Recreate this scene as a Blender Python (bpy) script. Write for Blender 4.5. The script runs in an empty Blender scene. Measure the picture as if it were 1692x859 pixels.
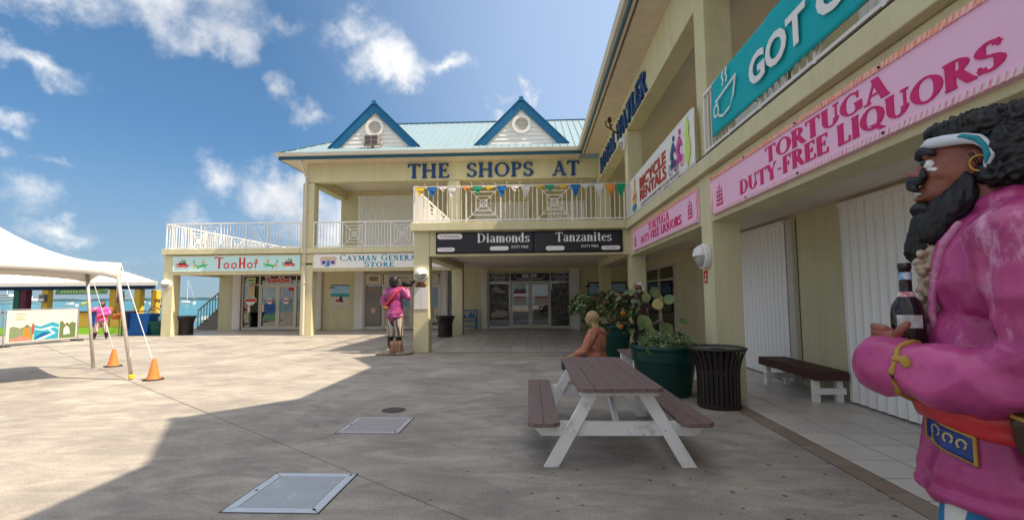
import bpy, bmesh, math, random
from mathutils import Vector, Matrix, noise
from mathutils.bvhtree import BVHTree
random.seed(7)
R = math.radians
C = bpy.context.scene.collection
sc = bpy.context.scene

# ---------------------------------------------------------------- camera
cam = bpy.data.objects.new('camera', bpy.data.cameras.new('camera')); C.objects.link(cam)
cam.location = (0, 0, 1.567)
cam.rotation_euler = (Matrix.Rotation(R(2.6), 3, 'Z') @ Matrix.Rotation(R(94.4), 3, 'X') @ Matrix.Rotation(R(-0.46), 3, 'Z')).to_euler()
cam.data.sensor_width = 36; cam.data.lens = 36 * 790 / 1692
cam.data.clip_start = .05; cam.data.clip_end = 20000
sc.camera = cam
sc.view_settings.view_transform = 'Standard'; sc.view_settings.look = 'None'
sc.view_settings.exposure = 2.0; sc.view_settings.gamma = 1

# ---------------------------------------------------------------- sun
EL, AZ = R(53.4), math.atan2(.980, -.199)       # azimuth measured from +Y towards +X
sd = Vector((math.sin(AZ) * math.cos(EL), math.cos(AZ) * math.cos(EL), math.sin(EL)))
sun = bpy.data.objects.new('sun', bpy.data.lights.new('sun', 'SUN')); C.objects.link(sun)
sun.data.energy = 2.0; sun.data.angle = R(.55); sun.data.color = (1, .87, .68)
sun.rotation_euler = sd.to_track_quat('Z', 'Y').to_euler(); sun.location = sd * 60

# ---------------------------------------------------------------- sky with clouds
w = bpy.data.worlds.new('World'); sc.world = w; w.use_nodes = True
nt = w.node_tree; N = nt.nodes; L = nt.links; N.clear()
out = N.new('ShaderNodeOutputWorld'); bg = N.new('ShaderNodeBackground'); bg.inputs[1].default_value = .15
sky = N.new('ShaderNodeTexSky'); sky.sky_type = 'NISHITA'; sky.sun_disc = False
sky.sun_elevation = EL; sky.sun_rotation = AZ; sky.air_density = 1.0; sky.dust_density = .25; sky.ozone_density = 3.0
tc = N.new('ShaderNodeTexCoord')
def nd(t, **k):
    n = N.new(t)
    for a, b in k.items(): setattr(n, a, b)
    return n
def math2(op, a, b=None, c=None, clamp=False):
    n = nd('ShaderNodeMath', operation=op, use_clamp=clamp)
    for i, x in enumerate((a, b, c)):
        if x is None: continue
        if isinstance(x, (int, float)): n.inputs[i].default_value = x
        else: L.new(x, n.inputs[i])
    return n.outputs[0]
def vmath(op, a, b):
    n = nd('ShaderNodeVectorMath', operation=op)
    for i, x in enumerate((a, b)):
        if isinstance(x, (tuple, list, Vector)): n.inputs[i].default_value = tuple(x)
        else: L.new(x, n.inputs[i])
    return n
D = tc.outputs['Generated']
# cloud banks as (azimuth deg from +Y to the right, elevation deg, half width deg, half height deg, density)
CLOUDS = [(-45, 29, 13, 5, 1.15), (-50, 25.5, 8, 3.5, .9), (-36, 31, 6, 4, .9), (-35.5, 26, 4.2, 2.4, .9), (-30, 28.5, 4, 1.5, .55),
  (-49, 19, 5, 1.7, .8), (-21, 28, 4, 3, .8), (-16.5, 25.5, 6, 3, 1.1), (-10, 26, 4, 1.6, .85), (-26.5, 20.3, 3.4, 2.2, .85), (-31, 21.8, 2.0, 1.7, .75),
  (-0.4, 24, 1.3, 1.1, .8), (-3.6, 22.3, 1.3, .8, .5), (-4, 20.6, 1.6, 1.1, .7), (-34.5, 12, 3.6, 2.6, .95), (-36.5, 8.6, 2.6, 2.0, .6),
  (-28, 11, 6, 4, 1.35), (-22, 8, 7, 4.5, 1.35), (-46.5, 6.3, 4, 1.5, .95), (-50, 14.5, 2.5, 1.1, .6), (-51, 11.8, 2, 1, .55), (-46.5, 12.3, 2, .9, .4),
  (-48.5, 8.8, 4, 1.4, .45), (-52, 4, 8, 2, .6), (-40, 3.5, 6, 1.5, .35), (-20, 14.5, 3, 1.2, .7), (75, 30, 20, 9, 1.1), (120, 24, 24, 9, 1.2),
  (175, 32, 26, 11, 1.2), (-125, 26, 26, 10, 1.2), (-85, 18, 14, 6, 1.0), (150, 64, 24, 14, 1.0), (-100, 62, 18, 14, 1.1), (-78, 14, 14, 8, 1.3), (-108, 16, 16, 9, 1.3), (-140, 18, 14, 8, 1.2), (-160, 12, 18, 5, 1.0), (-30, 66, 14, 9, .9), (-75, 38, 14, 8, 1.0)]  # banks far outside the view are added to fill the shade with light
wob = nd('ShaderNodeTexNoise'); wob.inputs['Scale'].default_value = 9; wob.inputs['Detail'].default_value = 5; wob.inputs['Roughness'].default_value = .6
L.new(D, wob.inputs['Vector'])
wv = vmath('SCALE', vmath('SUBTRACT', wob.outputs['Color'], (.5, .5, .5)).outputs[0], (0, 0, 0)); wv.inputs['Scale'].default_value = .17
Dw = vmath('ADD', D, wv.outputs[0]).outputs[0]
acc = None
for az, el, hw, hh, dn in CLOUDS:
    az_, el_ = R(az), R(el)
    c = Vector((math.sin(az_) * math.cos(el_), math.cos(az_) * math.cos(el_), math.sin(el_)))
    t = Vector((math.cos(az_), -math.sin(az_), 0)); u = t.cross(c) * -1
    dx = vmath('DOT_PRODUCT', Dw, t / math.tan(R(hw))).outputs['Value']
    dz = vmath('DOT_PRODUCT', vmath('SUBTRACT', Dw, c).outputs[0], u / math.tan(R(hh))).outputs['Value']
    fr = vmath('DOT_PRODUCT', Dw, c).outputs['Value']
    r2 = math2('ADD', math2('MULTIPLY', dx, dx), math2('MULTIPLY', dz, dz))
    b = math2('MULTIPLY', math2('SUBTRACT', 1.0, math2('SQRT', r2)), dn)
    b = math2('MULTIPLY', math2('MAXIMUM', b, -1.0), 1.0)
    b = math2('SUBTRACT', b, math2('MULTIPLY', math2('LESS_THAN', fr, .1), 3.0))
    acc = b if acc is None else math2('SMOOTH_MAX', acc, b, .25)
nz = nd('ShaderNodeTexNoise'); nz.inputs['Scale'].default_value = 13; nz.inputs['Detail'].default_value = 10; nz.inputs['Roughness'].default_value = .62
L.new(D, nz.inputs['Vector'])
# unseen broken cloud overhead and behind, added to lift the fill light
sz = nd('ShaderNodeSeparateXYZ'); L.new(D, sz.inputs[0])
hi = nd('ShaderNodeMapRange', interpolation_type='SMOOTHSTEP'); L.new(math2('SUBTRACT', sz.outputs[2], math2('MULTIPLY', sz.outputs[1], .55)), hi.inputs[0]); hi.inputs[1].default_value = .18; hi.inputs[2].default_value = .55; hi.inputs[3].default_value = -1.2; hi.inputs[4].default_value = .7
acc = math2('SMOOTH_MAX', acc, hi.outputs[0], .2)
dens = math2('ADD', acc, math2('MULTIPLY', math2('SUBTRACT', nz.outputs[0], .5), 1.55))
mr = nd('ShaderNodeMapRange', interpolation_type='SMOOTHSTEP'); L.new(dens, mr.inputs[0]); mr.inputs[1].default_value = .0; mr.inputs[2].default_value = 1.1; mr.inputs[4].default_value = .93
# brightness inside the clouds
nb = nd('ShaderNodeTexNoise'); nb.inputs['Scale'].default_value = 6; nb.inputs['Detail'].default_value = 7; L.new(Dw, nb.inputs['Vector'])
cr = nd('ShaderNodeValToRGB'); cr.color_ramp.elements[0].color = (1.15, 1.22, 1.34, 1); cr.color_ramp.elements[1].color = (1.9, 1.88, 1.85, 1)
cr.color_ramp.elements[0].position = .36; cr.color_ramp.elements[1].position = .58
L.new(nb.outputs[0], cr.inputs[0])
mx = nd('ShaderNodeMixRGB'); gm = nd('ShaderNodeGamma'); gm.inputs[1].default_value = .6; L.new(sky.outputs[0], gm.inputs[0])
tint = nd('ShaderNodeMixRGB', blend_type='MULTIPLY'); tint.inputs[0].default_value = 1; tint.inputs[2].default_value = (.165, .28, .385, 1); L.new(gm.outputs[0], tint.inputs[1])
# thin high veil towards the sun side and pale haze along the horizon
vv_ = nd('ShaderNodeMapRange', interpolation_type='SMOOTHSTEP'); L.new(vmath('DOT_PRODUCT', D, (.687, .576, .447)).outputs['Value'], vv_.inputs[0]); vv_.inputs[1].default_value = .28; vv_.inputs[2].default_value = .92; vv_.inputs[4].default_value = .8
veil = nd('ShaderNodeMixRGB'); veil.inputs[2].default_value = (1.0, 1.27, 1.75, 1); L.new(vv_.outputs[0], veil.inputs[0]); L.new(tint.outputs[0], veil.inputs[1])
hz_ = nd('ShaderNodeMapRange', interpolation_type='SMOOTHSTEP'); L.new(sz.outputs[2], hz_.inputs[0]); hz_.inputs[1].default_value = .30; hz_.inputs[2].default_value = -.02; hz_.inputs[4].default_value = .6
haze_ = nd('ShaderNodeMixRGB'); haze_.inputs[2].default_value = (.66, .80, .98, 1); L.new(hz_.outputs[0], haze_.inputs[0]); L.new(veil.outputs[0], haze_.inputs[1])
L.new(mr.outputs[0], mx.inputs[0]); L.new(haze_.outputs[0], mx.inputs[1]); # clouds towards the sun are brightened for more fill light
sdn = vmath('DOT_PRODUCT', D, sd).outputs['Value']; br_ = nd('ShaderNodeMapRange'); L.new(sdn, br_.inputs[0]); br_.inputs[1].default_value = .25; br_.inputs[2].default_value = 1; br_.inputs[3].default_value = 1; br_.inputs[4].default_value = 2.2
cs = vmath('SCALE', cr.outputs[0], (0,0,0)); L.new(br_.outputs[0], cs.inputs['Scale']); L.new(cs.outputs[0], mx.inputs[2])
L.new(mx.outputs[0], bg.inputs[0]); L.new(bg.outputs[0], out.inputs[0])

# ================================================================ helpers
MATS = {}
def mat(name, col, rough=.7, col2=None, nscale=4, namt=.5, bump=0, bscale=60, metal=0, spec=.3, stretch=(1, 1, 1), coat=0, detail=6, col3=None, n3=1.2):
    """principled material whose colour drifts between col and col2 (and stains of col3) with optional fine bump"""
    if name in MATS: return MATS[name]
    m = bpy.data.materials.new(name); m.use_nodes = True; t = m.node_tree; n = t.nodes; l = t.links
    p = n['Principled BSDF']; p.inputs['Roughness'].default_value = rough; p.inputs['Metallic'].default_value = metal
    p.inputs['Specular IOR Level'].default_value = spec; p.inputs['Coat Weight'].default_value = coat
    tcn = n.new('ShaderNodeTexCoord'); mp = n.new('ShaderNodeMapping'); mp.inputs['Scale'].default_value = stretch
    l.new(tcn.outputs['Object'], mp.inputs[0])
    if col2 is None: col2 = tuple(c * .78 for c in col)
    nz = n.new('ShaderNodeTexNoise'); nz.inputs['Scale'].default_value = nscale; nz.inputs['Detail'].default_value = detail; nz.inputs['Roughness'].default_value = .6
    l.new(mp.outputs[0], nz.inputs['Vector'])
    r = n.new('ShaderNodeValToRGB'); r.color_ramp.elements[0].position = .5 - .5 * (1 - namt * .8); r.color_ramp.elements[1].position = .5 + .5 * (1 - namt * .8)
    r.color_ramp.elements[0].color = (*col2, 1); r.color_ramp.elements[1].color = (*col, 1)
    l.new(nz.outputs[0], r.inputs[0]); last = r.outputs[0]
    if col3:
        n3n = n.new('ShaderNodeTexNoise'); n3n.inputs['Scale'].default_value = n3; n3n.inputs['Detail'].default_value = 8; n3n.inputs['Roughness'].default_value = .7
        l.new(mp.outputs[0], n3n.inputs['Vector'])
        r3 = n.new('ShaderNodeValToRGB'); r3.color_ramp.elements[0].position = .56; r3.color_ramp.elements[1].position = .72
        l.new(n3n.outputs[0], r3.inputs[0]); mxn = n.new('ShaderNodeMixRGB'); l.new(r3.outputs[0], mxn.inputs[0]); l.new(last, mxn.inputs[1]); mxn.inputs[2].default_value = (*col3, 1); last = mxn.outputs[0]
    l.new(last, p.inputs['Base Color'])
    if bump:
        b = n.new('ShaderNodeBump'); b.inputs['Strength'].default_value = bump; b.inputs['Distance'].default_value = .01
        bn = n.new('ShaderNodeTexNoise'); bn.inputs['Scale'].default_value = bscale; bn.inputs['Detail'].default_value = 4
        l.new(tcn.outputs['Object'], bn.inputs['Vector']); l.new(bn.outputs[0], b.inputs['Height']); l.new(b.outputs[0], p.inputs['Normal'])
    MATS[name] = m; return m
def flat(name, col, rough=.5, **k):
    return mat(name, col, rough, col2=tuple(c * .9 for c in col), nscale=9, **k)

class MB:
    def __init__(s): s.v = []; s.f = []; s.m = []
    def add(s, vs, fs, mi=0):
        o = len(s.v); s.v += [tuple(x) for x in vs]; s.f += [tuple(i + o for i in f) for f in fs]; s.m += [mi] * len(fs); return s
    def box(s, x0, x1, y0, y1, z0, z1, mi=0):
        return s.add([(x0,y0,z0),(x1,y0,z0),(x1,y1,z0),(x0,y1,z0),(x0,y0,z1),(x1,y0,z1),(x1,y1,z1),(x0,y1,z1)],
                     [(0,3,2,1),(4,5,6,7),(0,1,5,4),(1,2,6,5),(2,3,7,6),(3,0,4,7)], mi)
    def prism(s, poly, fr, d0, d1, mi=0):
        """poly: 2-D points in frame fr=(origin,right,up,normal); from depth d0 to d1 along the normal"""
        o, r, u, n = fr; k = len(poly)
        a = sum(poly[i][0]*poly[(i+1)%k][1]-poly[(i+1)%k][0]*poly[i][1] for i in range(k))
        if a < 0: poly = poly[::-1]
        vs = [o + r*p[0] + u*p[1] + n*d0 for p in poly] + [o + r*p[0] + u*p[1] + n*d1 for p in poly]
        fs = [tuple(range(k, 2*k)), tuple(range(k-1, -1, -1))] + [(i, (i+1) % k, (i+1) % k + k, i + k) for i in range(k)]
        if (r.cross(u)).dot(n) < 0: fs = [f[::-1] for f in fs]
        return s.add(vs, fs, mi)
    def beam(s, a, b, wd, th, up=(0,0,1), mi=0):
        a = Vector(a); b = Vector(b); d = (b-a).normalized(); sx = d.cross(Vector(up))
        if sx.length < 1e-4: sx = d.cross(Vector((0,1,0)))
        sx.normalize(); sy = sx.cross(d); P = []
        for q in (a, b):
            for i, j in ((-1,-1),(1,-1),(1,1),(-1,1)): P.append(q + sx*i*wd/2 + sy*j*th/2)
        return s.add(P, [(0,1,2,3),(7,6,5,4),(0,4,5,1),(1,5,6,2),(2,6,7,3),(3,7,4,0)], mi)
    def tube(s, pts, r, n=8, mi=0, caps=True):
        pts = [Vector(p) for p in pts]; rs = r if isinstance(r, (list, tuple)) else [r]*len(pts); rings = []
        o = len(s.v); up = Vector((0,0,1))
        for i, p in enumerate(pts):
            d = (pts[min(i+1, len(pts)-1)] - pts[max(i-1, 0)]).normalized()
            a = d.cross(up)
            if a.length < .05: a = d.cross(Vector((1,0,0)))
            a.normalize(); b = a.cross(d)
            for k in range(n):
                t = 2*math.pi*k/n; s.v.append(tuple(p + (a*math.cos(t) + b*math.sin(t))*rs[i]))
        for i in range(len(pts)-1):
            for k in range(n):
                s.f.append((o+i*n+k, o+i*n+(k+1)%n, o+(i+1)*n+(k+1)%n, o+(i+1)*n+k)); s.m.append(mi)
        if caps:
            s.f.append(tuple(o+k for k in range(n-1,-1,-1))); s.m.append(mi)
            s.f.append(tuple(o+(len(pts)-1)*n+k for k in range(n))); s.m.append(mi)
        return s
    def lathe(s, prof, c=(0,0,0), n=32, mi=0, axis='z'):
        o = len(s.v); k = len(prof)
        for i in range(n):
            t = 2*math.pi*i/n
            for r, z in prof:
                q = (r*math.cos(t), r*math.sin(t), z)
                if axis == 'y': q = (q[0], -q[2], q[1])
                if axis == 'x': q = (-q[2], q[0], q[1])
                s.v.append((c[0]+q[0], c[1]+q[1], c[2]+q[2]))
        for i in range(n):
            for j in range(k-1):
                a = o+i*k+j; b = o+((i+1)%n)*k+j; s.f.append((a, b, b+1, a+1)); s.m.append(mi)
        return s
    def ring(s, c, r0, r1, fr, d0, d1, n=28, a0=0, a1=360, mi=0):
        for i in range(n):
            t0 = R(a0+(a1-a0)*i/n); t1 = R(a0+(a1-a0)*(i+1)/n)
            s.prism([(c[0]+r0*math.cos(t0), c[1]+r0*math.sin(t0)), (c[0]+r1*math.cos(t0), c[1]+r1*math.sin(t0)),
                     (c[0]+r1*math.cos(t1), c[1]+r1*math.sin(t1)), (c[0]+r0*math.cos(t1), c[1]+r0*math.sin(t1))], fr, d0, d1, mi)
        return s
    def mesh(s, name, mats, smooth=False, off=(0,0,0)):
        me = bpy.data.meshes.new(name)
        me.from_pydata([(v[0]-off[0], v[1]-off[1], v[2]-off[2]) for v in s.v], [], s.f)
        mats = mats if isinstance(mats, (list, tuple)) else [mats]
        for m in mats: me.materials.append(m)
        me.polygons.foreach_set('material_index', s.m)
        if smooth: me.polygons.foreach_set('use_smooth', [True]*len(s.f))
        me.update(); return me
    def build(s, name, mats, parent=None, smooth=False, bevel=0, label=None, recalc=False):
        me = s.mesh(name, mats, smooth, off(parent))
        if recalc:
            bm = bmesh.new(); bm.from_mesh(me); bmesh.ops.recalc_face_normals(bm, faces=bm.faces); bm.to_mesh(me); bm.free()
        return link(name, me, parent, bevel=bevel, label=label)
LOCAL = set()
def off(p):
    o = Vector((0,0,0))
    while p is not None:
        if p.parent is None and p.name in LOCAL: break
        o += p.location; p = p.parent
    return o
def link(name, me, parent=None, loc=None, rot=None, bevel=0, label=None):
    o = bpy.data.objects.new(name, me); C.objects.link(o)
    if parent is not None: o.parent = parent
    if loc is not None: o.location = loc
    if rot is not None: o.rotation_euler = rot
    if bevel:
        b = o.modifiers.new('bevel', 'BEVEL'); b.width = bevel; b.segments = 2; b.limit_method = 'ANGLE'; b.angle_limit = R(40)
    if label: o['label'] = label
    return o
def tag(o, label=None, cat=None, group=None, kind=None):
    if label: o['label'] = label
    if cat: o['category'] = cat
    if group: o['group'] = group
    if kind: o['kind'] = kind
    return o
def thing(name, label, cat, loc=(0,0,0), rz=0, group=None, local=False):
    o = bpy.data.objects.new(name, None); C.objects.link(o); o.location = loc; o.rotation_euler = (0,0,rz); o.empty_display_size = .2
    tag(o, label, cat, group)
    if local or rz: LOCAL.add(o.name)
    return o
def copy_tree(o, parent=None):
    c = o.copy(); C.objects.link(c)
    if parent is not None: c.parent = parent
    for ch in list(o.children): copy_tree(ch, c)
    return c
def dup(root, loc, rz, label):
    c = copy_tree(root); c.location = loc; c.rotation_euler = (0,0,rz); c['label'] = label; return c
X_, Y_, Z_ = Vector((1,0,0)), Vector((0,1,0)), Vector((0,0,1))
def FY(x, y, z): return (Vector((x,y,z)), X_, Z_, -Y_)        # a wall that faces -Y
def FX(x, y, z): return (Vector((x,y,z)), -Y_, Z_, -X_)       # a wall that faces -X
def FG(x, y, z): return (Vector((x,y,z)), X_, Y_, Z_)         # lies on the ground

# ---------------------------------------------------------------- lettering
def sans(text, w, h, fr, depth, m, name='lettering', parent=None, bold=.0, shear=0, align='L', d0=0.0):
    cu = bpy.data.curves.new('t', 'FONT'); cu.body = text; cu.size = 1; cu.extrude = .5; cu.offset = bold; cu.shear = shear; cu.resolution_u = 3
    ob = bpy.data.objects.new('t', cu); C.objects.link(ob)
    dg = bpy.context.evaluated_depsgraph_get(); me = bpy.data.meshes.new_from_object(ob.evaluated_get(dg)); bpy.data.objects.remove(ob)
    xs = [v.co.x for v in me.vertices]; ys = [v.co.y for v in me.vertices]; x0, x1, y0, y1 = min(xs), max(xs), min(ys), max(ys)
    o, r, u, n = fr; of = off(parent); sx = w/(x1-x0); sy = h/(y1-y0)
    for v in me.vertices:
        v.co = o + r*((v.co.x-x0)*sx) + u*((v.co.y-y0)*sy) + n*(d0 + (v.co.z+.5)*depth) - of
    me.materials.clear(); me.materials.append(m); me.name = name
    return link(name, me, parent)

# a home-made serif alphabet: strokes of thick/thin width plus serifs, cap height 1
def A_(cx, cy, rx, ry, a0, a1): return ('a', cx, cy, rx, ry, a0, a1)
G = {
 'T': (.80, [('l',.4,0,.4,1,1), ('l',.04,.96,.76,.96,0), ('s',.4,0,.3), ('v',.05,.78,1), ('v',.75,.78,1)]),
 'H': (.98, [('l',.2,0,.2,1,1), ('l',.78,0,.78,1,1), ('l',.2,.52,.78,.52,0), ('s',.2,0,.32), ('s',.78,0,.32), ('s',.2,1,.32), ('s',.78,1,.32)]),
 'E': (.72, [('l',.2,0,.2,1,1), ('l',.06,.96,.64,.96,0), ('l',.06,.04,.68,.04,0), ('l',.2,.52,.5,.52,0), ('v',.63,.78,1), ('v',.67,0,.24), ('v',.5,.4,.64)]),
 'F': (.68, [('l',.2,0,.2,1,1), ('l',.06,.96,.62,.96,0), ('l',.2,.5,.48,.5,0), ('v',.61,.76,1), ('v',.48,.38,.62), ('s',.2,0,.32)]),
 'L': (.68, [('l',.2,0,.2,1,1), ('l',.06,.04,.64,.04,0), ('s',.2,1,.32), ('v',.63,0,.28)]),
 'S': (.66, [A_(.33,.735,.22,.22,20,270), A_(.33,.27,.23,.23,90,-160), ('v',.55,.72,.95), ('v',.08,.05,.28)]),
 'O': (.98, [A_(.49,.5,.38,.46,0,360)]),
 'Q': (1.0, [A_(.49,.5,.38,.46,0,360), ('l',.5,.2,.9,-.12,1)]),
 'P': (.72, [('l',.2,0,.2,1,1), A_(.36,.74,.24,.22,90,-90), ('l',.2,.96,.38,.96,0), ('l',.2,.52,.38,.52,0), ('s',.2,0,.32), ('s',.12,1,.2)]),
 'R': (.84, [('l',.2,0,.2,1,1), A_(.36,.75,.23,.21,90,-90), ('l',.2,.96,.38,.96,0), ('l',.2,.54,.38,.54,0), ('l',.4,.54,.74,.02,1), ('s',.2,0,.32), ('s',.76,0,.2), ('s',.12,1,.2)]),
 'B': (.76, [('l',.2,0,.2,1,1), A_(.36,.75,.2,.21,90,-90), A_(.38,.27,.25,.23,90,-90), ('l',.08,.96,.38,.96,0), ('l',.2,.52,.38,.52,0), ('l',.08,.04,.4,.04,0)]),
 'A': (.92, [('l',.14,0,.46,1,0), ('l',.44,1,.78,0,1), ('l',.24,.32,.66,.32,0), ('s',.14,0,.26), ('s',.78,0,.3)]),
 'Y': (.86, [('l',.12,1,.42,.46,1), ('l',.74,1,.44,.46,0), ('l',.43,0,.43,.5,1), ('s',.12,1,.28), ('s',.74,1,.24), ('s',.43,0,.32)]),
 'W': (1.3, [('l',.12,1,.38,0,1), ('l',.38,0,.64,.98,0), ('l',.62,1,.9,0,1), ('l',.9,0,1.16,1,0), ('s',.12,1,.28), ('s',.62,1,.26), ('s',1.16,1,.26)]),
 'M': (1.12, [('l',.18,0,.18,1,0), ('l',.2,1,.55,.12,1), ('l',.55,.12,.9,1,0), ('l',.92,0,.92,1,1), ('s',.18,0,.26), ('s',.92,0,.32), ('s',.14,1,.2), ('s',.96,1,.22)]),
 'N': (.96, [('l',.18,0,.18,1,0), ('l',.2,1,.76,.02,1), ('l',.78,0,.78,1,0), ('s',.18,0,.26), ('s',.78,1,.26), ('s',.12,1,.2)]),
 'C': (.84, [A_(.47,.5,.37,.46,48,312), ('v',.73,.66,.96), ('v',.75,.06,.2)]),
 'G': (.92, [A_(.47,.5,.37,.46,48,312), ('v',.73,.66,.96), ('l',.76,.08,.76,.42,1), ('s',.74,.44,.3)]),
 'D': (.92, [('l',.2,0,.2,1,1), A_(.36,.5,.42,.46,90,-90), ('l',.06,.96,.4,.96,0), ('l',.06,.04,.4,.04,0)]),
 'U': (.92, [('l',.2,.36,.2,1,1), ('l',.74,.36,.74,1,0), A_(.47,.36,.27,.33,180,360), ('s',.2,1,.32), ('s',.74,1,.26)]),
 'I': (.42, [('l',.21,0,.21,1,1), ('s',.21,0,.32), ('s',.21,1,.32)]),
 'J': (.5, [('l',.3,.2,.3,1,1), A_(.16,.2,.14,.18,0,-160), ('s',.3,1,.3)]),
 '-': (.4, [('l',.06,.42,.34,.42,1)]),
 ' ': (.4, []),
 'i': (.36, [('l',.18,0,.18,.68,1), ('s',.18,0,.28), ('s',.12,.66,.16), ('l',.18,.8,.18,.96,1)]),
 'a': (.58, [A_(.27,.5,.17,.17,20,160), ('l',.43,.06,.43,.52,1), A_(.25,.2,.15,.18,60,330), ('s',.5,.03,.14)]),
 'm': (.98, [('l',.16,0,.16,.68,1), ('l',.48,0,.48,.5,1), ('l',.8,0,.8,.5,1), A_(.33,.5,.15,.16,0,150), A_(.65,.5,.15,.16,0,150), ('s',.16,0,.26), ('s',.48,0,.24), ('s',.8,0,.26), ('s',.1,.66,.16)]),
 'n': (.66, [('l',.16,0,.16,.68,1), ('l',.5,0,.5,.5,1), A_(.34,.5,.16,.16,0,150), ('s',.16,0,.26), ('s',.5,0,.26), ('s',.1,.66,.16)]),
 'o': (.58, [A_(.29,.34,.2,.32,0,360)]),
 'd': (.64, [A_(.28,.34,.19,.32,30,330), ('l',.46,.02,.46,1,1), ('s',.52,.02,.16), ('s',.4,.98,.16)]),
 's': (.5, [A_(.25,.5,.15,.15,20,270), A_(.25,.19,.16,.16,90,-160), ('v',.41,.48,.65), ('v',.07,.03,.18)]),
 'z': (.54, [('l',.06,.64,.48,.64,0), ('l',.44,.62,.1,.04,1), ('l',.06,.03,.48,.03,0), ('v',.08,.5,.66), ('v',.47,0,.18)]),
 't': (.42, [('l',.2,.1,.2,.9,1), ('l',.06,.64,.36,.64,0), A_(.3,.14,.1,.11,180,320)]),
 'e': (.54, [A_(.28,.34,.19,.32,10,320), ('l',.1,.38,.46,.38,0)]),
}
def glyph(ch, th, tn, squeeze=1.0):
    wd, st = G.get(ch, G[' ']); P = []
    for s in st:
        if s[0] == 'l':
            _, x0, y0, x1, y1, k = s; t = th if k else tn
            if abs(y0-y1) < 1e-3: P.append([(x0,y0-tn*.5),(x1,y0-tn*.5),(x1,y0+tn*.5),(x0,y0+tn*.5)])
            else: P.append([(x0-t/2,y0),(x0+t/2,y0),(x1+t/2,y1),(x1-t/2,y1)])
        elif s[0] == 's':
            _, x, y, l = s; y0 = min(max(y-tn*.5, 0), 1-tn) if y in (0, 1) else y-tn*.5
            P.append([(x-l/2,y0),(x+l/2,y0),(x+l/2,y0+tn),(x-l/2,y0+tn)])
        elif s[0] == 'v':
            _, x, y0, y1 = s; P.append([(x-tn*.5,y0),(x+tn*.5,y0),(x+tn*.5,y1),(x-tn*.5,y1)])
        else:
            _, cx, cy, rx, ry, a0, a1 = s; k = max(6, int(abs(a1-a0)/22)); prev = None; strip = []
            for i in range(k+1):
                t = R(a0+(a1-a0)*i/k); wv_ = tn + (th-tn)*abs(math.cos(t))**1.3
                o = (cx+(rx+wv_*.5)*math.cos(t), cy+(ry+tn*.5)*math.sin(t)); n_ = (cx+(rx-wv_*.5)*math.cos(t), cy+(ry-tn*.5)*math.sin(t))
                if prev: strip.append([prev[1], prev[0], o, n_])
                prev = (o, n_)
            P.append(strip)
    return wd, P
def serif(text, w, h, fr, depth, m, name='lettering', parent=None, th=.2, tn=.08, gap=.1, each=None, d0=0.0, small=None):
    """text in the serif alphabet fitted to width w; each='letter' gives one object a letter"""
    glyphs = []; x = 0
    for i, ch in enumerate(text):
        s = 1
        if small and ch.islower(): ch = ch.upper(); s = small
        wd, P = glyph(ch, th/s if s != 1 else th, tn/s if s != 1 else tn); glyphs.append((x, s, P)); x += wd*s + gap
    x -= gap; sx = w/x; o, r, u, n = fr; mb = MB(); res = []; c = 0
    for gx, s, P in glyphs:
        if each: mb = MB(); c = 0
        for p in P:
            c += 1; dd = d0 + depth + (.0004 if each else .00006)*c
            for q in (p if isinstance(p[0], list) else [p]):
                mb.prism([((gx+a*s)*sx, b*s*h) for a, b in q], fr, d0, dd)
        if each and P: res.append(mb.build(each, m, parent))
    if not each: res.append(mb.build(name, m, parent))
    return res
def rrect(mb, x0, x1, z0, z1, fr, d0, d1, mi=0, k=5):
    r = (z1-z0)/2; pts = []
    for a in range(k+1): t = R(-90+180*a/k); pts.append((x1-r+r*math.cos(t), z0+r+r*math.sin(t)))
    for a in range(k+1): t = R(90+180*a/k); pts.append((x0+r+r*math.cos(t), z0+r+r*math.sin(t)))
    mb.prism(pts, fr, d0, d1, mi)
def disc(mb, cx, cz, rx, rz, fr, d0, d1, mi=0, n=18):
    mb.prism([(cx+rx*math.cos(2*math.pi*i/n), cz+rz*math.sin(2*math.pi*i/n)) for i in range(n)], fr, d0, d1, mi)

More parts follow.
